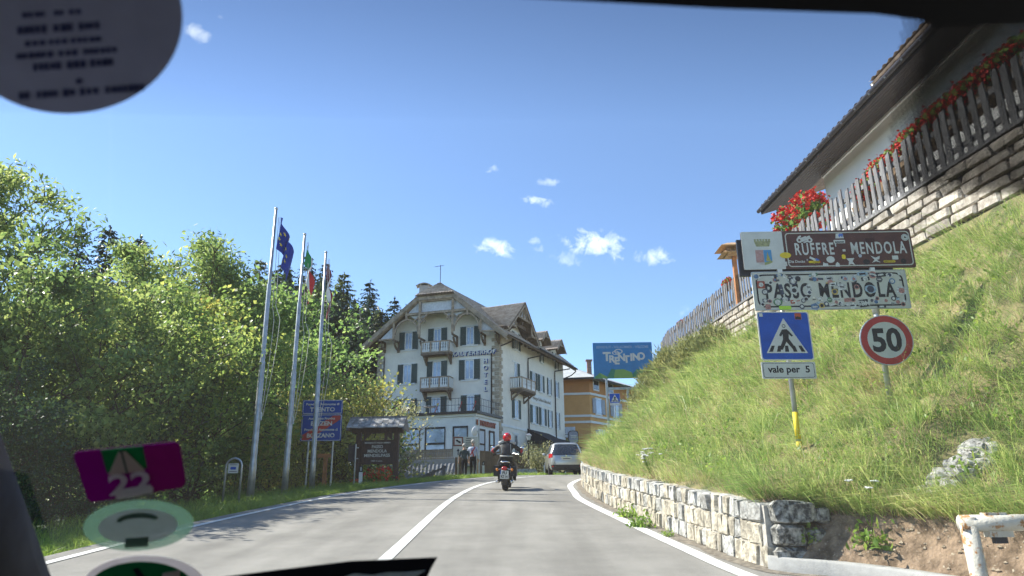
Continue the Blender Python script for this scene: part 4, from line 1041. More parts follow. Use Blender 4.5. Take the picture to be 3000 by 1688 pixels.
tiles('roof', gp(kL[0], kL[1], OV), gp(kL[0], kL[1], 0) + back, rb, rl, hotel)
tiles('roof', gp(kR[0], kR[1], 0) + back, gp(kR[0], kR[1], OV), rl, rb, hotel)
e0 = sp(.0, 15.0, 1.1)
tiles('roof', sp(SL + .4, 14.75, 1.25), gp(tR[0], tR[1], OV), gp(kR[0], kR[1], OV), gp(kR[0], kR[1], 0) + back, hotel)
# half hip over the gable
hip = MB(); hz = .1
tiles('half_hip', gp(kL[0] + .1, kL[1] + .05, OV + .25), gp(kR[0] - .1, kR[1] + .05, OV + .25), gp(MID - .02, RDG + .06, OV - 1.5), gp(MID + .02, RDG + .06, OV - 1.5), hotel)
# cross gable over the side
XA, XH = 2.62, 18.45
xl, xr = (-.75, 15.55), (5.75, 15.3)
inn = -7.0
tiles('cross_roof', sp(xl[0] + .3, xl[1] + .2, -.1), sp(xl[0], xl[1], 1.3), sp(XA, XH, 1.3), sp(XA, XH, inn), hotel)
tiles('cross_roof', sp(xr[0], xr[1], 1.3), sp(xr[0], xr[1], .2), sp(XA, XH, inn), sp(XA, XH, 1.3), hotel)
# dormers
for u, hw, zt, ze in ((7.75, 1.15, 17.05, 15.95), (11.45, 1.15, 17.0, 15.85)):
    dm = MB(); o1 = .75
    T = [sp(u - .75, 15.0, o1 - .45), sp(u + .75, 15.0, o1 - .45), sp(u + .75, ze + .1, o1 - .45), sp(u, zt - .2, o1 - .45), sp(u - .75, ze + .1, o1 - .45)]
    bk = -SN * 3.5
    vs = T + [q + bk for q in T]; dm.add(vs, [(0, 1, 2, 3, 4), (0, 5, 9, 4), (1, 6, 7, 2)]); d_ = hbuild(dm, 'dormer', 'plaster')
    tiles('dormer_roof', sp(u - hw, ze, 1.2), sp(u - hw, ze, -2.6), sp(u, zt, -2.6), sp(u, zt, 1.2), d_, thick=.08)
    tiles('dormer_roof', sp(u + hw, ze, -2.6), sp(u + hw, ze, 1.2), sp(u, zt, 1.2), sp(u, zt, -2.6), d_, thick=.08)
    mb = MB()
    for s_ in (-1, 1): mb.beam(sp(u + s_ * hw, ze - .08, 1.18), sp(u, zt - .08, 1.18), .06, .16)
    mb.beam(sp(u - hw * .5, ze + .5, 1.16), sp(u + hw * .5, ze + .5, 1.16), .06, .1); mb.beam(sp(u, ze + .5, 1.16), sp(u, zt - .1, 1.16), .06, .08)
    mb.beam(sp(u - .2, ze + .5, 1.16), sp(u - .45, zt - .45, 1.16), .05, .07); mb.beam(sp(u + .2, ze + .5, 1.16), sp(u + .45, zt - .45, 1.16), .05, .07)
    mb.build('dormer_truss', MATS['truss_wood'], d_)
    mb = MB(); mb.add([sp(u - hw * .5, ze + .5, 1.05), sp(u + hw * .5, ze + .5, 1.05), sp(u, zt - .1, 1.05)], [(0, 1, 2)]); mb.build('dormer_panel', MATS['truss_panel'], d_)
    Md = fr(sp(u, 0, o1 - .45), SB, SN); window(Md, -.28, .28, 15.0, 15.75, parent=d_, sw=.2, lintel=False)
# gable truss: barge boards, collar, posts, arches, panels, all about a metre in front of the wall
def truss():
    tb = MB()
    def bar(p, q, w=.16, d=.16, off=OV - .12): tb.beam(gp(p[0], p[1], off), gp(q[0], q[1], off), d, w, up=(0, 0, 1))
    def arch(pts, w=.13, off=OV - .15):
        for p, q in zip(pts[:-1], pts[1:]): bar(p, q, w, .12, off)
    for seg in (((tL[0], tL[1] - .08), (kL[0], kL[1] - .05)), ((kL[0], kL[1] - .08), (kR[0], kR[1] - .08)), ((kR[0], kR[1] - .05), (tR[0], tR[1] - .08))):
        b = MB(); b.beam(gp(seg[0][0], seg[0][1] - .1, OV + .02), gp(seg[1][0], seg[1][1] - .1, OV + .02), .07, .36); b.build('barge_board', MATS['truss_wood'], hotel)
        b = MB(); b.beam(gp(seg[0][0], seg[0][1] - .33, OV - .2), gp(seg[1][0], seg[1][1] - .33, OV - .2), .3, .12); b.build('rafter', MATS['truss_wood'], hotel)
    bar((7.95, 17.25), (2.3, 17.25), .2); bar((6.63, 18.4), (6.63, 15.2), .2, .18); bar((3.66, 18.4), (3.66, 15.35), .2, .18)
    bar((9.0, 16.6), (9.0, 15.2), .18); bar((1.2, 16.6), (1.2, 15.3), .18); bar((10.3, 15.22), (9.0, 15.22), .13); bar((1.2, 15.3), (-.1, 15.25), .13)
    bar((6.63, 16.3), (5.95, 17.15), .12); bar((3.66, 16.4), (4.4, 17.15), .12); bar((6.63, 17.0), (6.05, 16.55), .1); bar((6.63, 17.0), (7.2, 16.55), .1); bar((3.66, 17.0), (4.2, 16.6), .1); bar((3.66, 17.0), (3.1, 16.6), .1)
    bar((7.85, 17.5), (7.85, 16.75), .16); bar((2.35, 17.5), (2.35, 16.75), .16)
    def arcpts(u0, z0, u1, z1, du, dz, k=7): return [((1 - t) ** 2 * u0 + 2 * t * (1 - t) * du + t * t * u1, (1 - t) ** 2 * z0 + 2 * t * (1 - t) * dz + t * t * z1) for t in np.linspace(0, 1, k)]
    arch(arcpts(6.72, 15.5, 7.85, 16.85, 6.9, 16.75)); arch(arcpts(8.9, 15.6, 7.85, 16.85, 8.8, 16.6)); arch(arcpts(3.56, 15.5, 2.35, 16.95, 3.4, 16.8)); arch(arcpts(1.3, 15.5, 2.35, 16.95, 1.4, 16.7))
    hbuild(tb, 'gable_truss', 'truss_wood')
    def panel(pts, off=OV - .28): 
        m_ = MB(); v = [gp(u, z, off) for u, z in pts]; m_.add(v + [q - GN * .04 for q in v], [tuple(range(len(v))), tuple(range(2 * len(v) - 1, len(v) - 1, -1))] + [(i, (i + 1) % len(v), len(v) + (i + 1) % len(v), len(v) + i) for i in range(len(v))]); m_.build('gable_panel', MATS['truss_panel'], hotel)
    panel([(6.55, 17.3), (3.75, 17.3), (3.75, 18.5), (6.55, 18.5)]); panel([(7.9, 17.3), (6.7, 17.3), (6.7, 18.4)]); panel([(2.4, 17.3), (3.6, 17.3), (3.6, 18.4)])
    panel([(10.3, 15.3), (9.05, 15.3), (9.05, 16.4)]); panel([(.0, 15.35), (1.15, 15.35), (1.15, 16.3)])
    panel([(7.7, 17.2), (6.7, 17.2), (6.7, 16.2), (6.95, 16.75)]); panel([(2.5, 17.2), (3.6, 17.2), (3.6, 16.2), (3.3, 16.85)]); panel([(6.55, 17.2), (6.0, 17.2), (6.55, 16.45)]); panel([(3.75, 17.2), (4.35, 17.2), (3.75, 16.5)])
    # carved brackets between wall and truss
    for u, zt in ((10.3, 15.2), (9.0, 15.15), (6.63, 15.15), (3.66, 15.25), (1.2, 15.2), (-.02, 15.2)):
        br = MB()
        br.beam(gp(u, zt, OV - .1), gp(u, zt, 0), .14, .14); br.beam(gp(u, zt - .75, .06), gp(u, zt, .06), .16, .12, up=tuple(GN))
        pts = [gp(u, zt - .7 + .62 * (1 - math.cos(t)), .08 + .85 * math.sin(t)) for t in np.linspace(0, 1.45, 6)]
        for p_, q_ in zip(pts[:-1], pts[1:]): br.beam(p_, q_, .13, .13)
        br.box(gp(u, zt - .78, .09), (.2, .2, .16)); hbuild(br, 'bracket', 'truss_dark')
truss()
def side_truss():
    tb = MB(); o = 1.22
    for p, q in (((xl[0], xl[1] - .05), (XA, XH - .05)), ((XA, XH - .05), (xr[0], xr[1] - .05))):
        b = MB(); b.beam(sp(p[0], p[1] - .1, o + .02), sp(q[0], q[1] - .1, o + .02), .07, .3); b.build('barge_board', MATS['truss_wood'], hotel)
    def bar(p, q, w=.14): tb.beam(sp(p[0], p[1], o - .1), sp(q[0], q[1], o - .1), .14, w)
    bar((.9, 17.0), (4.3, 16.9)); bar((XA, 17.0), (XA, 18.3)); bar((1.9, 17.0), (2.35, 17.9), .1); bar((3.3, 17.0), (2.9, 17.9), .1); bar((-.2, 15.95), (.95, 15.95)); bar((.95, 15.95), (.95, 16.9)); bar((4.3, 15.8), (5.3, 15.75)); bar((4.3, 15.8), (4.3, 16.8))
    hbuild(tb, 'side_truss', 'truss_wood')
    pm = MB()
    for pts in ([(1., 17.05), (4.2, 17.0), (XA, 18.25)], [(-.3, 16.), (.9, 16.), (.9, 16.8)], [(4.35, 15.85), (5.3, 15.8), (4.35, 16.7)]):
        v = [sp(u, z, o - .2) for u, z in pts]; pm.add(v, [(0, 1, 2)])
    hbuild(pm, 'side_panel', 'truss_panel')
    for u, zt in ((.2, 15.9), (.95, 15.9), (4.3, 15.75), (5.2, 15.75)):
        br = MB(); br.beam(sp(u, zt, o - .1), sp(u, zt, 0), .14, .14); br.beam(sp(u, zt - .6, .05), sp(u, zt, .05), .14, .12, up=tuple(SN)); br.beam(sp(u, zt - .6, .05), sp(u, zt - .02, .7), .12, .12); hbuild(br, 'bracket', 'truss_dark')
    br = MB(); br.beam(sp(2.6, 16.6, -.0), sp(2.6, 16.6, o - .2), .16, .25); br.span(Vector((0, 0, 0)), Vector((0, 0, 0))) if False else None; br.beam(sp(1.9, 16.55, .55), sp(4.4, 16.45, .55), .12, .3); hbuild(br, 'purlin', 'truss_dark')
    # underside of the eave beyond the cross gable
    ev = MB(); ev.beam(sp(5.6, 14.95, 1.15), sp(SL + .35, 14.6, 1.2), .09, .2); hbuild(ev, 'eave_board', 'truss_dark')
    for i in range(12):
        u = 6 + i * .75; r_ = MB(); r_.beam(sp(u, 15.2, 0), sp(u, 14.82, 1.1), .1, .14); hbuild(r_, 'rafter', 'truss_dark')
side_truss()
# balconies
def balcony(Mf, x0, x1, z0, depth, h=.95):
    root = MB(); wbox(root, Mf, x0, x1, z0 - .16, z0, 0, depth); ba = hbuild(root, 'balcony', 'truss_dark')
    rl_ = MB()
    for z in (z0 + .06, z0 + h): 
        wbox(rl_, Mf, x0, x1, z - .05, z + .05, depth - .1, depth); wbox(rl_, Mf, x0, x0 + .09, z - .05, z + .05, 0, depth); wbox(rl_, Mf, x1 - .09, x1, z - .05, z + .05, 0, depth)
    npst = 3
    for i in range(npst + 1):
        x = x0 + (x1 - x0 - .1) * i / npst; wbox(rl_, Mf, x, x + .1, z0, z0 + h + .05, depth - .12, depth + .02)
    rl_.build('balcony_rail', MATS['truss_wood'], ba)
    nb = int((x1 - x0) / .19)
    for i in range(nb):
        x = x0 + (x1 - x0) * (i + .5) / nb; b = MB(); T = b.M; b.M = Mf
        pr_ = [(-.075, z0 + .1), (.075, z0 + .1), (.075, z0 + .32), (.035, z0 + .42), (.07, z0 + .55), (.04, z0 + .68), (.07, z0 + h - .06), (-.07, z0 + h - .06), (-.04, z0 + .68), (-.07, z0 + .55), (-.035, z0 + .42), (-.075, z0 + .32)]
        b.prism([(x + p, q) for p, q in pr_], .03, Matrix.Translation((0, -depth + .03, 0))); b.M = T; b.build('baluster', MATS['trim_white'], ba)
    for s_ in (x0, x1):
        sb = MB(); nd = max(2, int(depth / .2))
        for i in range(nd):
            y = depth * (i + .5) / nd; wbox(sb, Mf, s_ - .015, s_ + .015, z0 + .1, z0 + h - .06, y - .06, y + .06)
        sb.build('side_balusters', MATS['trim_white'], ba)
    for x in (x0 + .2, x1 - .2):
        br = MB(); T = br.M; br.M = Mf; br.beam((x, 0, z0 - .9), (x, 0, z0 - .2), .12, .12, up=(0, 1, 0)); br.beam((x, -.05, z0 - .85), (x, -depth * .8, z0 - .2), .12, .14); br.beam((x, -.05, z0 - .4), (x, -depth * .45, z0 - .2), .1, .1); br.beam((x, 0, z0 - .2), (x, -depth, z0 - .2), .12, .12); br.M = T; br.build('bracket', MATS['truss_dark'], ba)
balcony(MG, -6.55, -3.98, 13.85, .95); balcony(MG, -6.55, -3.98, 10.85, .95); balcony(MS, 2.1, 5.0, 10.95, 1.1)
# lettering on the walls; dark offset copies paint the letters' shadow edges
for i, ch in enumerate('KALTERERHOF'):
    t = i / 10; text(ch, .50, MATS['trim_white'], hotel, MG, -3.9 + t * 3.5, 13.78, off=.14, bold=.02, depth=.05, name='letter', shear=.15)
    text(ch, .50, MATS['sign_navy'], hotel, MG, -3.86 + t * 3.5, 13.74, off=.05, bold=.03, depth=.06, name='letter_shadow', shear=.15)
for i, ch in enumerate('HOTEL'):
    text(ch, .50, MATS['trim_white'], hotel, MG, -1.13, 13.05 - i * .58, off=.14, bold=.02, depth=.05, name='letter'); text(ch, .50, MATS['sign_navy'], hotel, MG, -1.09, 13.01 - i * .58, off=.05, bold=.03, depth=.06, name='letter_shadow')
text('Albergo Caldaro-Kaltererhof', .42, mat('faded_letter', (.36, .33, .28), .9), hotel, MS, 8.9, 10.85, off=.02, width=4.3, bold=.02, depth=.02)
mb = MB(); wbox(mb, MS, 6.5, 11.3, 10.5, 11.25, 0, .015); hbuild(mb, 'lettering_band', 'plaster_white')
# drain pipes and gutters
def pipe(pts, r=.055): b = MB(); b.tube(pts, r, 7); hbuild(b, 'drain_pipe', 'copper_dark', smooth=True)
pipe([sp(.9, 14.85, 1.1), sp(.55, 14.5, .5), gp(.62, 13.95, .1), gp(.62, 13.7, .1), gp(.62, 8.6, .1)])
pipe([gp(10.95, 14.0, .5), gp(10.3, 13.95, .1), gp(10.3, 13.6, .1), gp(10.3, 10.0, .1), gp(10.6, 9.5, .1)])
pipe([sp(7.2, 14.7, 1.0), sp(5.75, 14.2, .1), sp(5.72, 13.8, .1), sp(5.7, 5, .1)]); pipe([sp(13.6, 14.5, 1.1), sp(12.15, 14.1, .1), sp(12.12, 13.7, .1), sp(12.08, 5, .1)]); pipe([sp(SL + .5, 14.5, 1.2), sp(SL + .4, 14.1, .7), sp(SL + .02, 13.8, .1)])
b = MB(); b.tube([gp(tL[0], 14.72, OV - .2), gp(tL[0], 14.7, 0) + back], .09, 7); hbuild(b, 'gutter', 'copper_dark'); b = MB(); b.tube([sp(5.7, 14.95, 1.32), sp(SL + .4, 14.68, 1.35)], .09, 7); hbuild(b, 'gutter', 'copper_dark')
# chimney and aerial
b = MB(); c = gp(7.75, 19.35, -2.2); b.box(c + Vector((0, 0, .2)), (.85, .75, 2.4)); ch = hbuild(b, 'chimney', 'concrete')
b = MB()
for i in range(7):
    a = -1 + 2 * i / 6; b.box(c + Vector((a * .62, 0, 1.62 - .2 * a * a)), (.24, .95, .05), Matrix.Rotation(a * .38, 3, 'Y'))
for s_ in (-1, 1): b.box(c + Vector((s_ * .35, 0, 1.4)), (.06, .6, .3))
b.build('chimney_cap', MATS['roof_grey'], ch)
b = MB(); a0 = gp(MID + .35, RDG, -1.0); b.tube([a0, a0 + Vector((0, 0, 2.0))], .03, 5); b.beam(a0 + Vector((-.5, 0, 1.85)), a0 + Vector((.3, 0, 1.95)), .03, .03); hbuild(b, 'aerial', 'black_metal')
# ---- restaurant wing with roof terrace
ED = 4.15; E0 = HO - SB * ED
ME = fr(E0, -GA, GN); EW = 10.6
MES = fr(E0, SB, SN)
wing = thing('restaurant_wing', 'pale single-storey restaurant wing with big dark-framed windows under a roof terrace', 'building', (E0.x, E0.y, HG))
b = MB(); 
def gq(u, z, e): q = E0 + GA * u + SB * e; return (q.x, q.y, z)
for (z0, z1, gr) in ((ZB, 8.05, 0.), (8.06, 8.24, .12)):
    pts = [(0 - gr, -gr), (EW + gr, -gr), (EW + gr, ED - .05), (0 - gr, ED - .05)]
    v = [gq(u, z0, e) for u, e in pts] + [gq(u, z1, e) for u, e in pts]; b.add(v, [(0, 1, 2, 3), (4, 5, 6, 7), (0, 1, 5, 4), (1, 2, 6, 5), (2, 3, 7, 6), (3, 0, 4, 7)])
b.build('wall', MATS['plaster_white'], wing)
b = MB()
pts = [(-.35, -.35), (EW + .35, -.35), (EW + .35, ED - .06), (-.35, ED - .06)]; v = [gq(u, 8.25, e) for u, e in pts] + [gq(u, 8.42, e) for u, e in pts]; b.add(v, [(0, 1, 2, 3), (4, 5, 6, 7), (0, 1, 5, 4), (1, 2, 6, 5), (2, 3, 7, 6), (3, 0, 4, 7)]); b.build('terrace_slab', MATS['copper_dark'], wing)
for x0, x1 in ((-9.9, -8.3), (-7.95, -6.45), (-6.0, -4.4), (-4.0, -2.35), (-1.75, -.55)):
    f = MB()
    for q in ((x0, x1, 7.22, 7.36), (x0, x1, 6.05, 6.2), (x0, x1, 5.15, 5.28), (x0, x0 + .12, 5.15, 7.36), (x1 - .06, x1, 5.15, 7.36)): wbox(f, ME, *q, 0, .07)
    wo = f.build('window', MATS['black_metal'], wing); p_ = MB(); wbox(p_, ME, x0 + .05, x1 - .05, 5.2, 7.3, -.02, .03); p_.build('pane', MATS['glass_pane'], wo)
for x0, x1, z0 in ((.55, 1.6, 4.9), (2.3, 3.2, 4.3)):
    f = MB()
    for q in ((x0, x1, 7.05, 7.2), (x0, x0 + .12, z0, 7.2), (x1 - .12, x1, z0, 7.2), (x0, x1, 6.0, 6.12), (x0, x1, z0, z0 + .1)): wbox(f, MES, *q, 0, .07)
    wo = f.build('window', MATS['dark_wood'], wing); p_ = MB(); wbox(p_, MES, x0 + .05, x1 - .05, z0, 7.1, -.02, .03); p_.build('pane', MATS['glass_dark'] if z0 < 4.5 else MATS['curtain'], wo)
text('RESTAURANT', .5, mat('letter_rust', (.30, .07, .035), .6), wing, MES, 1.75, 7.62, off=.05, width=3.2, bold=.06, depth=.06, name='lettering')
# terrace railing
rl_ = MB(); pts = [gq(EW + .2, 8.42, ED - .3), gq(EW + .2, 8.42, -.2), gq(-.2, 8.42, -.2), gq(-.2, 8.42, ED - .6)]
for h in (.5, 1.0):
    for p_, q_ in zip(pts[:-1], pts[1:]): rl_.beam(Vector(p_) + Vector((0, 0, h)), Vector(q_) + Vector((0, 0, h)), .03, .03)
rl_.build('railing', MATS['black_metal'], wing)
bal = MB(); bal.tube([(0, 0, 0), (0, 0, 1.0)], .012, 4); bme_ = bal.mesh('baluster'); bme_.materials.append(MATS['black_metal'])
for p_, q_ in zip(pts[:-1], pts[1:]):
    p_, q_ = Vector(p_), Vector(q_); k = max(2, int((q_ - p_).length / .28))
    for i in range(k + 1):
        o = bpy.data.objects.new('baluster', bme_); COL.objects.link(o); o.parent = wing; o.location = p_.lerp(q_, i / k) - _v(wing)
# furniture on the terrace: a table and folded chairs
t_ = Vector(gq(4.5, 8.42, 1.5)); tb = thing('terrace_table', 'round white table on the hotel roof terrace', 'table', t_); m_ = MB(); m_.cyl(t_ + Vector((0, 0, .72)), .5, .04, 18); m_.build('table_top', MATS['trim_white'], tb); m_ = MB(); m_.cyl(t_ + Vector((0, 0, .35)), .04, .7, 8); m_.cyl(t_ + Vector((0, 0, .02)), .25, .03, 12); m_.build('leg', MATS['trim_white'], tb)
for u, e, lb in ((6.0, 1.0, 'dark red folding chair left of the terrace table'), (3.6, .9, 'dark red folding chair right of the terrace table'), (1.6, .8, 'dark red folding chair by the middle terrace railing'), (.5, .9, 'dark red folding chair at the terrace corner')):
    c = Vector(gq(u, 8.42, e)); r = thing('terrace_chair', lb, 'chair', c, 'folding chairs on the terrace'); m_ = MB(); m_.beam(c + Vector((-.2, 0, 0)), c + Vector((.15, 0, .9)), .04, .05); m_.beam(c + Vector((.06, .3, .9)), c + Vector((.15, 0, .9)), .03, .03); m_.build('backrest', MATS['sign_red'], r); m_ = MB(); m_.beam(c + Vector((.2, 0, 0)), c + Vector((-.12, 0, .75)), .03, .03); m_.beam(c + Vector((-.2, 0, .43)), c + Vector((.15, 0, .43)), .05, .03); m_.build('seat', MATS['dark_wood'], r)
# black awnings along the side
for u0, u1, zt, zb, o1, lb in ((5.4, 10.3, 8.0, 6.6, 2.6, 'near black awning over the hotel terrace on the roadside'), (10.4, 15.2, 7.75, 6.4, 2.6, 'far black awning over the hotel terrace behind the silver van')):
    aw = thing('awning', lb, 'awning', sp(u0, zb, .1), 'black awnings along the hotel')
    m_ = MB(); v = [sp(u0, zt, .06), sp(u1, zt, .06), sp(u1, zb + .1, o1), sp(u0, zb + .1, o1)]; m_.add(v + [q - Vector((0, 0, .05)) for q in v], [(0, 1, 2, 3), (7, 6, 5, 4), (0, 1, 5, 4), (1, 2, 6, 5), (2, 3, 7, 6), (3, 0, 4, 7)]); m_.add([sp(u0, zt, .06), sp(u0, zb + .1, o1), sp(u0, zb + .1, .06)], [(0, 1, 2)]); m_.build('canopy', MATS['awning_black'], aw)
    m_ = MB(); v = [sp(u0, zb + .06, o1), sp(u1, zb + .06, o1), sp(u1, zb - .35, o1 + .02), sp(u0, zb - .35, o1 + .02)]; m_.add(v, [(0, 1, 2, 3)]); m_.build('valance', MATS['awning_black'], aw)
    for u in (u0 + .1, u1 - .1): m_ = MB(); m_.tube([sp(u, zb, o1 - .05), sp(u, 3.2, o1 - .05)], .04, 6); m_.build('post', MATS['black_metal'], aw)
# hanging inn sign at the far corner
si = thing('inn_sign', 'grey rounded inn sign sticking out from the far hotel corner', 'sign', sp(SL, 7.0, .3)); c = sp(SL - .1, 8.0, .9); Mi = yaw(c, 0)
m_ = MB(Mi); rr = [(.5 * math.copysign(abs(math.cos(a)) ** .5, math.cos(a)), .62 * math.copysign(abs(math.sin(a)) ** .5, math.sin(a))) for a in np.linspace(0, 2 * math.pi, 24, endpoint=False)]; m_.prism(rr, .12); m_.build('board', MATS['sign_back'], si)
m_ = MB(Mi); m_.prism([(x * .88, z * .9) for x, z in rr], .02, Matrix.Translation((0, -.022, 0))); m_.build('face', mat('inn_face', (.30, .31, .35), .5), si)
[(lambda q: (q.span((-.3 + .06 * k, -.026, .12 - .16 * k), (.3 - .06 * k, -.022, .2 - .16 * k)), q.build('print', MATS['sign_white'], si)))(MB(Mi)) for k in range(2)]; m_ = MB(Mi); m_.span((-.5, 0, -1.15), (.5, .1, -.75)); m_.build('lower_board', MATS['sign_back'], si); m_ = MB(); m_.beam(c + Vector((0, .06, .3)), sp(SL, 8.3, 0), .05, .05); m_.build('arm', MATS['black_metal'], si)

# ---- ochre building beyond
def ochre():
    Y = 79.; c0 = P(1733, 1300, Y); c0 = Vector((c0[0], c0[1], 0)); la = Vector((-math.cos(R_(6)), math.sin(R_(6)), 0)); ln = Vector((-math.sin(R_(6)), -math.cos(R_(6)), 0)); ra = Vector((math.sin(R_(38)), math.cos(R_(38)), 0)); rn = Vector((math.cos(R_(38)), -math.sin(R_(38)), 0))
    zt = P(1733, 1110, Y)[2]; z3 = P(1733, 1153, Y)[2]; z2 = P(1733, 1218, Y)[2]; z1 = P(1733, 1236, Y)[2]
    r = thing('ochre_building', 'orange ochre building with white bands and grey hipped roof behind the hotel', 'building', (c0.x, c0.y, 5.2))
    Lw, Rw = 13, 12
    def q(u, s, z): p = c0 + (la * u if s == 0 else ra * u); return (p.x, p.y, z)
    m_ = MB(); m_.add([q(0, 0, 3), q(Lw, 0, 3), q(Lw, 0, zt), q(0, 0, zt), q(Rw, 1, 3), q(Rw, 1, zt)], [(0, 1, 2, 3), (0, 4, 5, 3)]); d = c0 + la * Lw + ra * Rw
    m_.add([(d.x, d.y, 3), (d.x, d.y, zt), q(Lw, 0, 3), q(Lw, 0, zt), q(Rw, 1, 3), q(Rw, 1, zt)], [(0, 1, 3, 2), (0, 1, 5, 4)]); m_.build('wall', MATS['orange_plaster'], r)
    ML = fr(c0, -la, ln); MR = fr(c0, ra, rn)
    m_ = MB(); wbox(m_, ML, -Lw, 0, z3, zt, 0, .02); wbox(m_, MR, 0, Rw, z3, zt, 0, .02); m_.build('upper_wall', MATS['orange_plaster_deep'], r)
    for z in (z3, z2, z1): m_ = MB(); wbox(m_, ML, -Lw, .06, z - .12, z + .12, 0, .08); wbox(m_, MR, 0, Rw, z - .12, z + .12, 0, .09); m_.build('band', MATS['trim_white'], r)
    for (x0, x1, z0, z1_, sh) in ((.9, 1.9, z3 + .6, z3 + 1.55, 0), (4.0, 5.0, z3 + .6, z3 + 1.55, 0), (1.2, 2.3, z2 + .35, z3 - .45, 1), (5.0, 6.1, z2 + .35, z3 - .45, 1), (1.6, 2.8, 5.8, z1 - .8, 1)):
        f = MB(); wbox(f, MR, x0 - .15, x1 + .15, z0 - .15, z1_ + .15, 0, .05); wo = f.build('window', MATS['trim_white'], r); f = MB(); wbox(f, MR, x0, x1, z0, z1_, .0, .07); f.build('pane', MATS['glass_dark'] if not sh else MATS['glass_pane'], wo)
        if sh:
            for a, b in ((x0 - .75, x0 - .05), (x1 + .05, x1 + .75)): f = MB(); wbox(f, MR, a, b, z0, z1_, .05, .11); f.build('shutter', mat('shutter_grey', (.34, .36, .40), .7), wo)
    # roof, chimney
    ap = [c0 + (la + ra) * 6 + Vector((0, 0, zt + 2.6)), c0 + (la * 7 + ra * 6) + Vector((0, 0, zt + 2.6))]
    e = [c0 + Vector((rn.x + ln.x, rn.y + ln.y, 0)) * .8, c0 + la * (Lw + .8) + ln * .8, d - ln * .8 - rn * .8, c0 + ra * (Rw + .8) + rn * .8]; e = [Vector((v.x, v.y, zt)) for v in e]
    m_ = MB(); m_.add([*e, *ap], [(0, 1, 5, 4), (1, 2, 5), (2, 3, 4, 5), (3, 0, 4), (0, 1, 2, 3)]); ro = m_.build('roof', MATS['roof_grey'], r)
    m_ = MB(); m_.add([*e, *[v - Vector((0, 0, .22)) for v in e]], [(0, 1, 5, 4), (3, 0, 4, 7)]); m_.build('eave_board', MATS['soffit_dark'], ro)
    cb = Vector(P(1727, 1100, Y + 3)); m_ = MB(); zt2 = P(1727, 1058, Y + 3)[2]; m_.box((cb.x, cb.y, (zt + zt2) / 2), (.5, .6, zt2 - zt)); m_.box((cb.x, cb.y, zt2 + .06), (.75, .8, .12)); m_.build('chimney', mat('chimney_brick', (.26, .16, .12), .9, var=.3, scale=8), ro)
    # mural of a town under a pale sky
    pm = P(1700, 1284, Y); x0, x1 = -3.9, -1.7; za, zb = P(1700, 1300, Y)[2], P(1700, 1250, Y)[2]
    f = MB(); wbox(f, ML, x0, x1, za, zb, 0, .06); mu = f.build('mural', mat('mural_sky', (.55, .60, .68), .8, var=.12, scale=1.5), r)
    f = MB(); wbox(f, ML, x0, x1, za, za + (zb - za) * .38, .05, .075); f.build('mural_field', mat('mural_field', (.45, .20, .10), .8, var=.5, scale=2.5, col2=(.30, .32, .14)), mu)
    f = MB()
    for i in range(7):
        x = x0 + .2 + i * .3; wbox(f, ML, x, x + .05, za + .4, za + (zb - za) * random.uniform(.6, .95), .055, .078)
    f.build('mural_trees', mat('mural_trees', (.30, .26, .24), .8), mu)
    f = MB(); wbox(f, ML, -2.95, -2.65, za + .75, za + 1.15, .056, .08); f.build('mural_house', MATS['trim_white'], mu)
ochre()

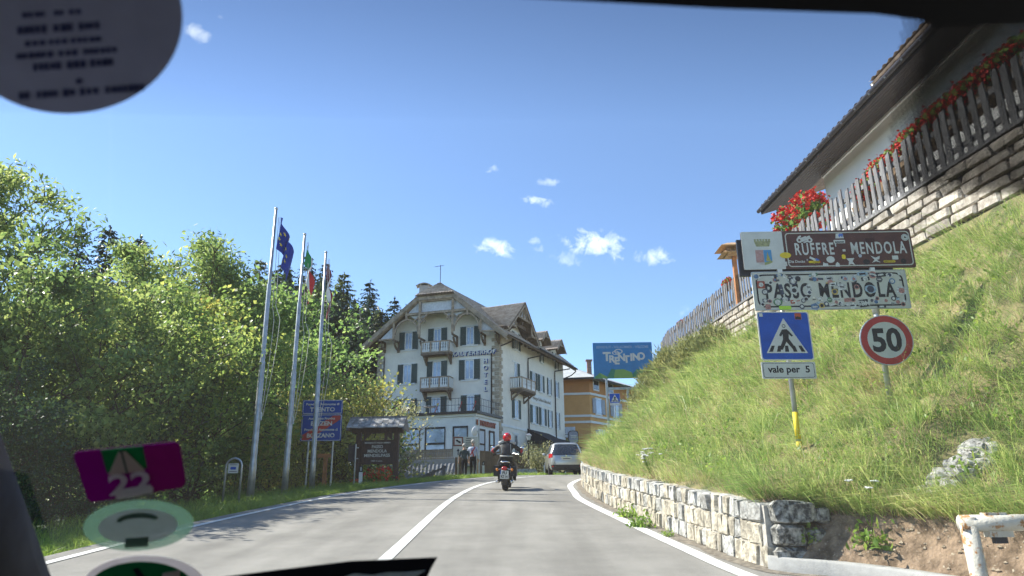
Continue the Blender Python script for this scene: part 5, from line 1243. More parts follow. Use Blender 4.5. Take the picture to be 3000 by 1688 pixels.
# ---- white house on the bank to the right
def house():
    xw, xe = 9.6, 8.5                        # wall and eave at the far end
    pe = P(2230, 628, 10.); k = (xe) / pe[0]; ye = 10 * k; ze = CAMH + (pe[2] - CAMH) * k
    p2 = P(2600, 243, 10.); k2 = (ze - CAMH) / (p2[2] - CAMH); cx = (p2[0] * k2 - xe) / (ye - 10 * k2)      # level eave, slightly turned
    y1 = 2.0
    sl = .0
    def E(x, y, z): return Vector((x + cx * (ye - y), y, z - (ye - y) * sl))
    hr = thing('white_house', 'white house with wide dark eaves above the picket fence', 'house', (xw, ye - 2, float(zu(ye - 2))))
    yw = ye - 2.3
    m_ = MB(); zb = float(zu(8)) - .3
    v = [E(xw, yw, 0), E(xw, y1, 0), E(xw + 8, y1, 0), E(xw + 8, yw, 0)]; zt = ze + .45
    m_.add([(q.x, q.y, zb) for q in v] + [(q.x, q.y, zt - (ye - q.y) * sl) for q in v], [(0, 1, 5, 4), (1, 2, 6, 5), (2, 3, 7, 6), (3, 0, 4, 7)]); m_.build('wall', MATS['house_white'], hr)
    m_ = MB(); v = [E(xe, ye, ze), E(xe, y1, ze), E(xw + .05, y1, ze + .35), E(xw + .05, ye, ze + .35)]; th = Vector((0, 0, .16))
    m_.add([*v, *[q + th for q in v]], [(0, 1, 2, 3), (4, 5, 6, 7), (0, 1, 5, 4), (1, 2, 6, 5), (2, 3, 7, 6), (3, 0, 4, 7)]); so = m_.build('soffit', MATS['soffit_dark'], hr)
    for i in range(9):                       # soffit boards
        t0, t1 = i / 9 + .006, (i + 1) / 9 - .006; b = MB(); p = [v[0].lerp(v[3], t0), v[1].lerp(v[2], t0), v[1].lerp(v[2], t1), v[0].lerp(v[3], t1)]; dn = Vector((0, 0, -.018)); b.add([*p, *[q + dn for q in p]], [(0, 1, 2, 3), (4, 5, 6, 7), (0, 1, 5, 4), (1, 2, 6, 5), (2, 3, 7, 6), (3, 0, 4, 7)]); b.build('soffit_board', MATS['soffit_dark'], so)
    # roof plane going up to the right
    rp_ = [E(xe - .02, ye + .02, ze + .17), E(xe - .02, y1, ze + .17), E(xw + 5, y1, ze + 2.3), E(xw + 5, ye + .02, ze + 2.3)]
    tiles('roof', rp_[1], rp_[0], rp_[3], rp_[2], hr, pitch=.3, row=.4, thick=.06)
    m_ = MB(); m_.tube([E(xe - .06, ye + .05, ze + .12), E(xe - .06, y1, ze + .12)], .07, 8); g_ = m_.build('gutter', MATS['copper_dark'], hr, True)
    for i in range(22):
        y = ye - .3 - i * .7
        if y < y1: break
        b = MB(); b.beam(E(xe - .14, y, ze + .06), E(xe + .05, y, ze + .2), .03, .04); b.build('gutter_bracket', MATS['galvanised'], g_)
    # trim where the wall meets the soffit
    m_ = MB(); m_.beam(E(xw - .04, yw, ze + .27), E(xw - .04, y1, ze + .27), .06, .1); m_.build('trim', MATS['trim_white'], hr)
    # upper storey roof, set back
    pu = P(2548, 248, 10.); xu = 9.0; k = xu / (pu[0] + 10 * cx) if False else (xu + cx * ye) / (pu[0] + 10 * cx); yu = 10 * k; zu_ = CAMH + (pu[2] - CAMH) * k
    q = [E(xu, yu, 0), E(xu, y1, 0), E(xu + 5, y1, 0), E(xu + 5, yu, 0)]
    a = [Vector((p.x, p.y, zu_ - (yu - p.y) * sl)) for p in q[:2]] + [Vector((p.x, p.y, zu_ + 2. - (yu - p.y) * sl)) for p in q[2:]]
    tiles('upper_roof', a[1], a[0], a[3], a[2], hr, pitch=.26, row=.36, thick=.1)
    b = MB(); b.add([a[0] + Vector((0, 0, -.1)), a[1] + Vector((0, 0, -.1)), a[1] + Vector((.9, 0, -.05)), a[0] + Vector((.9, 0, -.05))], [(0, 1, 2, 3)]); b.build('upper_soffit', MATS['soffit_dark'], hr)
    b = MB(); w0 = a[0] + Vector((.9, -.4, 0)); w1 = a[1] + Vector((.9, 0, 0)); b.add([w0, w1, w1 - Vector((0, 0, 1.6)), w0 - Vector((0, 0, 1.6))], [(0, 1, 2, 3)]); b.build('upper_wall', MATS['house_white'], hr)
    b = MB(); b.tube([a[0] + Vector((.0, -.1, -.06)), a[0] + Vector((.1, -.15, -.22)), a[0] + Vector((.75, -.3, -.42)), a[0] + Vector((.8, -.3, -.7))], .035, 7); b.build('drain_pipe', MATS['galvanised'], hr, True)
    # small window recess box and vent
    b = MB(); b.box((xw - .35, yw - 2.2, float(zu(yw)) + 1.15), (.5, 1.2, .9)); b.box((xw - .35, yw - 2.2, float(zu(yw)) + 1.64), (.62, 1.32, .08)); b.build('bin_store', MATS['plaster_white'], hr)
    return ye, yw
HYE, HYW = house()
# geraniums behind the fence
FLW = []
def geranium_proto(seed, rx, ry, rz, n):
    rg = np.random.default_rng(seed)
    C0 = rg.normal(size=(n, 3)) * .42; C0 /= np.maximum(1, np.linalg.norm(C0, axis=1))[:, None]; C0 = C0 * np.array([rx, ry, rz])
    V, F = leaves_np(C0, .10, rg, .4, .9); fol = mesh_np('foliage', V, F); fol.materials.append(MATS['leaf_green'])
    m = int(n * .28); D = unit(rg.normal(size=(m, 3))) * rg.uniform(.7, 1.05, (m, 1)); D = D * np.array([rx, ry, rz]); mb = MB()
    off = rg.normal(size=(m, 9, 3)) * .028; Cn = (D[:, None, :] + off).reshape(-1, 3); V, F = leaves_np(Cn, .065, rg, .1, .95); bl = mesh_np('blossom', V, F); bl.materials.append(MATS['red_flower'])
    return fol, bl
GE1 = geranium_proto(1, .42, .42, .42, 520); GE2 = geranium_proto(2, .28, .8, .26, 900)
def geranium(pr, x, y, z, sc, lb, rz=0, box=True, flm=None):
    r = plant('geranium', pr, lb, 'flowers', (x, y, z), rz, sc, 'red geraniums along the fence', parts=('foliage', 'blossom'))
    if box: 
        b = MB(); b.box((0, 0, -.26), (.26, 1.5, .2), None, 1.1); me = b.mesh('trough'); me.materials.append(MATS['brown_wood']); o = bpy.data.objects.new('trough', me); COL.objects.link(o); o.parent = r
    if flm: o = [c for c in r.children if c.name.startswith('blossom')][0]; o.material_slots[0].link = 'OBJECT'; o.material_slots[0].material = MATS[flm]
def at_x(px, py, x): q = P(px, py, 10.); k = x / q[0]; return 10 * k, CAMH + (q[2] - CAMH) * k
y, z = at_x(2372, 620, 7.7); geranium(GE1, 7.7, y, z, 1.25, 'large round red geranium at the end of the white house', 0, False); y, z = at_x(2315, 655, 7.6); geranium(GE1, 7.6, y, z, 1.15, 'smaller red geranium hanging left of the large round one', 1, False)
for px, py, lb in ((2960, 195, 'red geranium trough at the right edge above the pickets'), (2860, 275, 'second red geranium trough from the right edge'), (2770, 345, 'third red geranium trough from the right edge'), (2690, 415, 'red geranium trough in the middle of the fence'), (2600, 500, 'red geranium trough where the dotted glass begins'), (2560, 555, 'low red geranium trough seen through the pickets')):
    y, z = at_x(px, py, 7.45); geranium(GE2, 7.45, y, z + .06, (1, .9, 1), lb)
for px, py, lb in ((2130, 830, 'sparse climbing geranium on the far pickets'), (1995, 950, 'small red geranium at the far end of the fence')):
    y, z = at_x(px, py, 7.1); geranium(GE2, 7.1, y, z, (.5, .5, .6), lb, 0, False)
# bird table on a post
def bird_table():
    x = 6.85; y, zt = at_x(2146, 715, x); zb = float(zu(y)) + .06; r = thing('bird_table', 'wooden bird table with hipped roof on a tall orange-brown post before the fence', 'bird table', (x, y, zb))
    zf = at_x(2140, 757, x)[1]
    m_ = MB(); m_.box((x, y, (zb + zf) / 2), (.12, .12, zf - zb)); m_.build('post', MATS['orange_wood'], r); m_ = MB(); m_.box((x, y, zf), (.85, .75, .05), None, .8); m_.box((x, y, zf - .04), (.5, .5, .06)); m_.build('floor', MATS['raw_wood'], r)
    h = zt - zf
    for a, b in ((-1, -1), (1, -1), (1, 1), (-1, 1), (0, -1), (0, 1)): m_ = MB(); m_.box((x + a * .26, y + b * .22, zf + h * .3), (.06, .06, h * .6)); m_.build('pillar', MATS['brown_wood'], r)
    m_ = MB(); m_.box((x, y + .02, zf + h * .28), (.42, .34, h * .5)); m_.build('box', MATS['raw_wood'], r)
    m_ = MB(); m_.box((x, y, zf + h * .72), (.95, .85, h * .42), None, .42); m_.box((x, y, zf + h * 1.0), (.34, .3, h * .2), None, .3); m_.build('roof', MATS['raw_wood'], r)
bird_table()
# ---------------------------------------------------------------- signs, flagpoles, boards
def rrect(w, h, r, n=5):
    pts = []
    for cx, cz, a0 in ((w / 2 - r, h / 2 - r, 0), (-w / 2 + r, h / 2 - r, 90), (-w / 2 + r, -h / 2 + r, 180), (w / 2 - r, -h / 2 + r, 270)):
        for i in range(n + 1):
            a = R_(a0 + 90 * i / n); pts.append((cx + r * math.cos(a), cz + r * math.sin(a)))
    return pts
def disc(r, n=28, sx=1, sz=1): return [(r * sx * math.cos(2 * math.pi * i / n), r * sz * math.sin(2 * math.pi * i / n)) for i in range(n)]
def plate(name, poly, Mx, m, parent, off0=0., th=.003, x=0, z=0, rot=0.):
    """flat shape standing th proud of off0 (off grows towards the viewer)"""
    mb = MB(Mx @ Matrix.Translation((x, -off0 - th, z)) @ Matrix.Rotation(rot, 4, 'Y')); mb.prism(poly, th); return mb.build(name, MATS[m] if isinstance(m, str) else m, parent)
def ring(name, po, pi_, Mx, m, parent, off0, th=.003, x=0, z=0):
    n = len(po); mb = MB(Mx @ Matrix.Translation((x, -off0 - th, z)))
    vs = [(a, 0, b) for a, b in po] + [(a, 0, b) for a, b in pi_] + [(a, th, b) for a, b in po] + [(a, th, b) for a, b in pi_]
    fs = []
    for i in range(n): j = (i + 1) % n; fs += [(i, j, n + j, n + i), (2 * n + i, 2 * n + j, j, i), (n + i, n + j, 3 * n + j, 3 * n + i)]
    mb.add(vs, fs); return mb.build(name, MATS[m] if isinstance(m, str) else m, parent)
def quadfit(c, y):
    """centre, width, height of an upright panel from its four photo corners at distance y"""
    p = [P(a, b, y) for a, b in c]; w = ((p[1] - p[0])[0] + (p[2] - p[3])[0]) / 2; h = ((p[0] - p[3])[2] + (p[1] - p[2])[2]) / 2
    return Vector(np.mean(p, 0)), w, h
def z2(x, y): return (2140 + x / 2.898, 650 + y / 2.898)
SY = 9.0
# two poles on the bank
def pole(name, lb, xt, yt, ztop, r, m='galvanised', base=None, group='sign poles on the bank'):
    zb = gz(xt, yt) - .1 if base is None else base; rt = thing(name, lb, 'pole', (xt, yt, zb), group); b = MB(); b.tube([(xt, yt, zb), (xt, yt, ztop)], r, 12); b.build('tube', MATS[m], rt, True); return rt
pa = P(2322, 1150, SY + .09); pb = P(2592, 1070, SY + .09)
ra = pole('sign_pole', 'left grey steel pole with a yellow band carrying the crossing sign', pa[0], SY + .09, P(2280, 690, SY)[2], .032)
b = MB(); z0, z1 = P(2330, 1285, SY)[2], P(2328, 1205, SY)[2]; b.tube([(pa[0], SY + .09, z0), (pa[0], SY + .09, z1)], .0335, 12); b.build('yellow_band', MATS['paint_yellow'], ra, True)
b = MB(); b.tube([(pa[0], SY + .09, z0 - .12), (pa[0], SY + .09, z0 - .03)], .0332, 12); b.build('worn_band', MATS['paint_yellow'], ra, True)
rb_ = pole('sign_pole', 'right grey steel pole carrying the round speed limit sign', pb[0], SY + .09, P(2540, 690, SY)[2], .036)
b = MB(); b.tube([(pb[0], SY + .09, P(2572, 915, SY)[2]), (pb[0], SY + .09, P(2568, 872, SY)[2])], .045, 12); b.build('sleeve', MATS['galvanised'], rb_, True)
def bolts(parent, Mx, xs, zs, off=.004, r=.009):
    for x in xs:
        for z in zs: b = MB(Mx); b.cyl((x, -off, z), r, .008, 8, 'y'); b.build('bolt', MATS['galvanised'], parent)
def town_sign():
    c, w, h = quadfit([z2(95, 88), z2(1520, 62), z2(1562, 384), z2(118, 408)], SY); Mx = yaw(c, R_(-1.2)); r = thing('town_sign', 'brown town name sign RUFFRE\'-MENDOLA with coat of arms panel on top of the sign group', 'sign', (c.x, c.y, c.z - h / 2))
    plate('back_panel', rrect(w, h, .012, 2), Mx, 'sign_back', r, -.03, .03)
    ws = w * .243; cx = -w / 2 + ws / 2
    plate('crest_panel', rrect(ws, h, .012, 2), Mx, 'sign_white', r, .0, .004, cx)
    wb = w - ws; bx = w / 2 - wb / 2
    plate('name_panel', rrect(wb - .004, h, .012, 2), Mx, 'sign_brown', r, .0, .004, bx)
    ring('name_border', rrect(wb * .965, h * .9, .05), rrect(wb * .965 - .026, h * .9 - .026, .04), Mx, 'sign_cream', r, .004, .002, bx + .005)
    text("RUFFRE' - MENDOLA", .235, MATS['sign_white'], r, Mx, bx + .03, .012, .004, width=wb * .86, bold=.017, depth=.003, space=1.22)
    # emblem: mural crown over a parted shield
    em = plate('crest_shield', [(-.105, .075), (.105, .075), (.105, -.10), (.06, -.125), (0, -.14), (-.06, -.125), (-.105, -.10)], Mx, mat('crest_white', (.55, .50, .46), .5), r, .004, .002, cx, -.07)
    for i in range(9): plate('crest_stripe', [(-.104 + i * .0116, .074), (-.098 + i * .0116, .074), (-.098 + i * .0116, -.1), (-.104 + i * .0116, -.1)], Mx, mat('crest_red', (.42, .13, .11), .5), em, .006, .001, cx, -.07)
    plate('crest_field', [(.0, .074), (.104, .074), (.104, -.1), (.06, -.122), (0, -.138)], Mx, mat('crest_blue', (.08, .30, .55), .5), em, .006, .001, cx, -.07)
    plate('crest_peak', [(.022, -.08), (.04, -.01), (.05, .05), (.062, -.01), (.085, -.08)], Mx, mat('crest_gold', (.45, .40, .10), .5), em, .007, .001, cx, -.07); plate('crest_meadow', [(.0, -.10), (.104, -.075), (.104, -.1), (.06, -.122), (0, -.138)], Mx, mat('crest_olive', (.30, .34, .13), .5), em, .007, .001, cx, -.07)
    cr = plate('crest_crown', [(-.11, .11), (-.085, .035), (.085, .035), (.11, .11)], Mx, mat('crest_crown', (.33, .33, .17), .6, var=.25, scale=40), r, .004, .002, cx, .02)
    for i in range(6): plate('crown_merlon', [(-.012, 0), (.012, 0), (.014, .032), (-.014, .032)], Mx, MATS['crest_crown'], cr, .004, .002, cx - .094 + i * .0376, .128)
    # stickers
    rs = random.Random(3); W = 'sign_white'
    def st(poly, m, x, z, rot=0, sub=None): return plate('sticker', poly, Mx, m, r, .0062, .001, x, z, rot)
    bk = bx
    def fx(u): return -w / 2 + w * u                    # fraction across the whole sign
    o = st(disc(.075, 20, 1, .55), 'paint_yellow', fx(.248), -.075); st(disc(.048), W, fx(.962), .148); st(disc(.041), mat('sticker_teal', (.25, .36, .36), .5), fx(.962), .148 - .0); plate('sticker', disc(.034), Mx, W, r, .0075, .001, fx(.962), .148); plate('sticker', [(-.016, -.01), (.0, .018), (.02, -.012)], Mx, 'sign_black', r, .0086, .001, fx(.962), .15)
    # motorbike pictogram
    for x in (-.075, .06): ring('motorbike_pictogram', disc(.038, 18), disc(.016, 18), Mx, W, r, .005, .0015, fx(.375) + x, .135)
    for poly, x, z, rt in ((rrect(.09, .028, .008, 2), -.02, .165, -.35), (rrect(.07, .026, .008, 2), .04, .175, -.4), (rrect(.1, .03, .008, 2), .0, .14, -.35), (rrect(.05, .022, .006, 2), -.07, .182, -.5), (rrect(.06, .02, .006, 2), .005, .11, -.35)): plate('motorbike_pictogram', poly, Mx, W, r, .005, .0015, fx(.375) + x, z, rt)
    plate('sticker', [(-.055, -.02), (.055, -.02), (.045, .05), (-.045, .05)], Mx, W, r, .0062, .001, fx(.58), .17); plate('sticker', [(-.03, .03), (-.02, -.01), (.0, .015), (.02, -.01), (.035, .035), (.03, .045), (-.01, .045)], Mx, mat('sticker_blue', (.07, .16, .50), .5), r, .0075, .001, fx(.58) + .015, .17); st(rrect(.15, .048, .006, 2), W, fx(.575), .105); plate('print', rrect(.12, .016, .003, 1), Mx, 'sign_black', r, .0075, .0008, fx(.575), .098)
    st(rrect(.12, .06, .01, 2), mat('sticker_maroon', (.05, .015, .012), .5), fx(.755), .115)
    for (poly, m, u, z, rt) in ((rrect(.09, .03, .006, 2), W, .405, -.075, .5), (rrect(.05, .03, .006, 2), 'sticker_blue', .43, -.09, .5), (disc(.055, 14, 1, .85), W, .508, -.09, 0), (rrect(.05, .065, .02, 3), 'paint_yellow', .587, -.055, 0),
                             ([(-.055, .04), (.05, .045), (.02, 0), (.05, -.055), (0, -.035), (-.04, -.055), (-.025, 0)], W, .625, -.12, 0), (disc(.024, 14), 'galvanised', .683, -.045, 0), (disc(.045, 16, 1, .8), 'sign_black', .715, -.13, 0), ([(-.06, .05), (0, .02), (.06, .045), (.05, 0), (.015, -.01), (.06, -.05), (0, -.03), (-.055, -.05), (-.015, -.01)], W, .77, -.095, 0),
                             (rrect(.155, .03, .014, 3), 'paint_yellow', .848, -.13, 0), (rrect(.135, .014, .006, 3), 'sign_black', .848, -.13, 0), (rrect(.08, .055, .003, 1), W, .885, -.078, 0), (disc(.036, 14), 'sign_black', .93, -.13, 0), (rrect(.15, .03, .01, 2), 'paint_yellow', .412, -.175, 0), (disc(.022, 8), 'paint_yellow', .41, -.175, 0),
                             ([(-.04, -.02), (.04, -.025), (.03, .015), (-.01, .02), (-.025, .035)], W, .475, -.16, 0), ([(-.03, -.03), (.03, -.03), (.025, .01), (0, .035), (-.025, .01)], W, .545, -.16, 0), (rrect(.12, .062, .002, 1), W, .225, -.195, 0), (rrect(.07, .006, .002, 1), 'sign_black', .24, -.185, 0), (rrect(.06, .006, .002, 1), 'sign_black', .235, -.205, 0), (rrect(.10, .012, .004, 1), mat('sticker_dark', (.02, .025, .04), .5), .372, -.09, 0), (disc(.012, 10), W, .372, -.09, 0), (rrect(.07, .02, .004, 1), 'sign_red', .435, -.12, 0)):
        st(poly, m, fx(u), z - .055 if -.17 < z else z, rt)
    text('Dia Docks', .05, MATS['sign_white'], r, Mx, fx(.31), -.165, .0062, bold=.02, depth=.001)
    # dark frame of an older sign standing out behind
    b = MB(yaw(c, R_(-1.2))); b.span((-w / 2 - .05, .05, -h / 2 - .07), (w / 2 - .28, .09, h / 2 - .09)); b.build('rear_frame', MATS['sign_back'], r)
    for x in (-w / 2 + .46, w / 2 - .58): b = MB(Mx); b.span((x - .03, -.01, -h / 2 - .05), (x + .03, .03, -h / 2 - .0)); b.build('clamp', MATS['trim_white'], r)
town_sign()
def pass_sign():
    c, w, h = quadfit([z2(180, 425), z2(1478, 408), z2(1522, 738), z2(212, 750)], SY); Mx = yaw(c, R_(-1.2)); r = thing('pass_sign', 'white PASSO MENDOLA sign with black lettering plastered with stickers', 'sign', (c.x, c.y, c.z - h / 2))
    plate('panel', rrect(w, h, .015, 2), Mx, 'sign_cream', r, -.02, .024); ring('edge_frame', rrect(w, h, .015, 2), rrect(w - .02, h - .02, .012, 2), Mx, 'galvanised', r, .004, .004)
    ring('border', rrect(w * .955, h * .86, .10), rrect(w * .955 - .04, h * .86 - .04, .085), Mx, 'sign_black', r, .004, .0015)
    text('PASSO MENDOLA', .28, MATS['sign_black'], r, Mx, .0, -.005, .004, width=w * .84, bold=.03, depth=.002, space=1.2)
    rs = random.Random(11); cols = [mat('st%d' % i, cc, .5, var=.35, scale=45) for i, cc in enumerate([(.55, .55, .50), (.60, .60, .55), (.52, .54, .50), (.60, .57, .46), (.05, .06, .09), (.03, .03, .035), (.10, .10, .11), (.35, .08, .05), (.10, .18, .30), (.34, .45, .52), (.12, .22, .12), (.50, .36, .10), (.42, .20, .17), (.55, .55, .52)])]
    def fx(u): return -w / 2 + w * u
    def fz(v): return h / 2 - h * v
    k = 0
    def st(poly, m, u, v, rot=0., inner=None):
        nonlocal k; k += 1; lay = .0058 + (k % 5) * .0011
        o = plate('sticker', poly, Mx, m, r, lay, .001, fx(u), fz(v), rot)
        if inner: plate('print', inner[0], Mx, inner[1], o, lay + .001, .0008, fx(u) + inner[2], fz(v) + inner[3], rot)
    # the larger ones, read off the photo (fractions of the panel)
    big = [(disc(.055), 4, .265, .26), (disc(.05), 0, .265, .50), (rrect(.10, .10, .01, 2), 7, .055, .34), (disc(.042), 6, .075, .53), (rrect(.1, .07, .02, 3), 5, .115, .41), (rrect(.05, .14, .01, 2), 4, .183, .47), (disc(.04, 20), 0, .362, .42), (disc(.035), 1, .362, .56), (disc(.032), 6, .41, .44), (disc(.036, 18), 13, .335, .73), (disc(.036), 3, .385, .74), (disc(.042), 3, .425, .73),
           (disc(.042), 11, .525, .55), (rrect(.09, .08, .01, 2), 0, .585, .62), (rrect(.10, .09, .02, 3), 13, .575, .43), (disc(.034), 12, .67, .44), (disc(.05), 1, .69, .59), (disc(.075, 24, 1, .75), 9, .757, .50), (disc(.062), 3, .845, .53), (disc(.045, 6), 6, .825, .25), (disc(.04), 8, .905, .30), (disc(.062), 13, .955, .55), (disc(.032), 5, .895, .75), (disc(.075, 20, 1, .45), 9, .72, .10), (disc(.05, 20), 12, .787, .13), (rrect(.13, .06, .006, 2), 5, .838, .13),
           (rrect(.11, .05, .006, 2), 5, .735, .23), (disc(.036), 9, .605, .22), (disc(.034), 9, .66, .23), (rrect(.1, .06, .004, 2), 13, .5, .21), (rrect(.12, .016, .004, 2), 11, .505, .31), (rrect(.1, .04, .004, 2), 10, .405, .10), (rrect(.1, .04, .004, 2), 12, .405, .22), (rrect(.12, .06, .004, 2), 0, .298, .20), (disc(.03), 6, .247, .16), (disc(.03), 0, .118, .29), (disc(.03), 12, .15, .22), (rrect(.08, .04, .004, 2), 8, .18, .10), (disc(.06, 20, 1, .85), 10, .15, .80),
           (rrect(.12, .05, .01, 2), 4, .20, .73), (rrect(.08, .05, .004, 2), 7, .252, .79), (disc(.034), 4, .302, .92), (disc(.03), 6, .315, .77), (rrect(.155, .05, .006, 2), None, .193, .945), (disc(.06, 5, 1, .9), 8, .385, .93), (disc(.036), 11, .43, .90), (disc(.032), 4, .46, .86), (disc(.036), 3, .525, .82), (disc(.034), 10, .485, .76), (rrect(.08, .06, .004, 2), 0, .55, .86), (rrect(.09, .05, .004, 2), 12, .60, .77), (disc(.05), 0, .625, .91), (disc(.03), 12, .635, .77), (rrect(.12, .10, .004, 2), 5, .70, .86), (rrect(.1, .03, .004, 2), 7, .42, .58), (rrect(.07, .08, .01, 2), 12, .085, .92), (disc(.03, 14), 0, .052, .85), (disc(.026), 12, .1, .77), (rrect(.07, .05, .004, 2), 6, .07, .75), (rrect(.08, .04, .01, 2), 0, .78, .83), (disc(.028), 12, .79, .74), (rrect(.07, .03, .004, 2), 0, .845, .80), (rrect(.07, .03, .01, 2), 13, .885, .87), (disc(.03), 12, .95, .90), (rrect(.11, .03, .004, 2), 5, .81, .95), (disc(.05, 4), 0, .03, .12), (rrect(.08, .05, .005, 2), 13, .895, .14), (rrect(.09, .05, .01, 2), 1, .52, .36)]
    for poly, ci, u, v in big:
        if .36 < v < .66 and rs.random() < .5: continue
        if ci is None: st(poly, mat('sticker_neon', (.45, .72, .05), .5), u, v); continue
        dark = ci in (4, 5, 6, 7, 8, 10); rr = max(abs(p[0]) for p in poly)
        inner = (disc(rr * .62, 12), cols[0 if dark else rs.choice((4, 5, 8, 12))], 0, 0) if rs.random() < .6 else (rrect(rr * 1.1, rr * .35, .003, 1), cols[0 if dark else 5], 0, 0)
        st(poly, cols[ci], u, v, rs.uniform(-.15, .15), inner)
    text('SBM', .085, MATS['sign_white'], r, Mx, fx(.70), fz(.86), .013, bold=.03, depth=.001)
    for i in range(46):
        u, v = rs.uniform(.04, .96), rs.choice((rs.uniform(.1, .3), rs.uniform(.7, .93))); st(rrect(rs.uniform(.03, .08), rs.uniform(.015, .035), .003, 1) if rs.random() < .6 else disc(rs.uniform(.012, .026), 12), cols[rs.choice((0, 1, 2, 3, 4, 5, 6, 9, 12, 13, 13))], u, v, rs.uniform(-.3, .3))
    for x in (-w / 2 + .42, w / 2 - .46): b = MB(Mx); b.span((x - .05, .024, -.1), (x + .05, .07, .1)); b.build('clamp', MATS['galvanised'], r)
pass_sign()
def crossing_panel(r, Mx, w, h):
    plate('panel', rrect(w, h, w * .05), Mx, 'sign_white', r, -.008, .012); plate('blue_field', rrect(w * .955, h * .955, w * .045), Mx, 'sign_blue', r, .004, .001)
    s = w / .6
    plate('white_triangle', [(-.235 * s, -.20 * s), (.235 * s, -.20 * s), (0, .205 * s)], Mx, 'sign_white', r, .005, .001)
    for i, x in enumerate((-.165, -.085, 0, .085, .165)): k = x * .35; plate('zebra_bar', [(x * s * 1.12 - .022 * s, -.185 * s), (x * s * 1.12 + .022 * s, -.185 * s), ((x * .92 + .018) * s, -.115 * s), ((x * .92 - .018) * s, -.115 * s)], Mx, 'sign_black', r, .006, .0007)
    ring('pictogram_head', disc(.021 * s, 16), disc(.014 * s, 16), Mx, 'sign_black', r, .0068, .0008, -.006 * s, .112 * s)
    plate('pictogram_body', [(-.03 * s, .072 * s), (.022 * s, .076 * s), (.05 * s, .05 * s), (.088 * s, .0), (.07 * s, -.012 * s), (.04 * s, .02 * s), (.035 * s, -.035 * s), (.10 * s, -.14 * s), (.07 * s, -.16 * s), (.005 * s, -.07 * s), (-.05 * s, -.165 * s), (-.085 * s, -.155 * s), (-.03 * s, -.04 * s), (-.03 * s, .02 * s), (-.05 * s, -.012 * s), (-.07 * s, .005 * s)], Mx, 'sign_black', r, .0068, .0008)
def crossing_sign():
    c, w, h = quadfit([z2(218, 775), z2(668, 752), z2(708, 1165), z2(262, 1188)], SY); Mx = yaw(c, R_(2)); r = thing('crossing_sign', 'large blue pedestrian crossing sign on the bank below the stickered sign', 'sign', (c.x, c.y, c.z - h / 2)); crossing_panel(r, Mx, w, h)
    plate('sticker', rrect(.085, .085, .004, 1), Mx, mat('sticker_orange', (.48, .09, .035), .5), r, .005, .001, w * .29, h * .40); plate('sticker', [(-.04, -.04), (.04, -.04), (.03, .0), (.015, -.012), (.0, .005), (-.02, -.008), (-.035, .006)], Mx, 'sign_black', r, .006, .001, w * .29, h * .40); plate('sticker', rrect(.045, .045, .004, 1), Mx, 'sign_white', r, .005, .001, -w * .42, h * .43)
    b = MB(Mx); b.span((-.06, .012, -.05), (.06, .06, .05)); b.build('clamp', MATS['galvanised'], r)
    c, w, h = quadfit([z2(258, 1200), z2(718, 1180), z2(735, 1320), z2(270, 1345)], SY); Mx = yaw(c, R_(2)); r = thing('supplement_sign', 'white supplementary plate reading vale per 5 under the crossing sign', 'sign', (c.x, c.y, c.z - h / 2))
    plate('panel', rrect(w, h, .015, 2), Mx, 'sign_white', r, -.008, .012); ring('border', rrect(w * .95, h * .88, .03), rrect(w * .95 - .012, h * .88 - .012, .025), Mx, 'sign_black', r, .004, .001); text('vale per  5', .12, MATS['sign_black'], r, Mx, 0, .0, .004, width=w * .78, bold=.028, depth=.001)
    b = MB(Mx); b.span((-.05, .012, -.03), (.05, .06, .03)); b.build('clamp', MATS['galvanised'], r)
crossing_sign()
def speed_sign():
    p0, p1 = P(*z2(1112, 1010), SY), P(*z2(1540, 1000), SY); t, bt = P(*z2(1320, 788), SY), P(*z2(1330, 1222), SY); rad = ((p1 - p0)[0] + (t - bt)[2]) / 4; c = Vector((p0 + p1 + t + bt) / 4); Mx = yaw(c, R_(-4)); r = thing('speed_limit_sign', 'round red-rimmed 50 speed limit sign with grass growing up to it', 'sign', (c.x, c.y, c.z - rad))
    plate('rim', disc(rad, 40), Mx, 'galvanised', r, -.02, .024); plate('red_ring', disc(rad * .965, 40), Mx, 'sign_red', r, .004, .001); plate('white_face', disc(rad * .72, 40), Mx, 'sign_cream', r, .005, .001); text('50', rad * 1.25, MATS['sign_black'], r, Mx, 0, 0, .006, width=rad * 1.12, bold=.035, depth=.001)
    b = MB(Mx); b.span((-.06, .02, -.04), (.06, .07, .04)); b.build('clamp', MATS['galvanised'], r)
speed_sign()

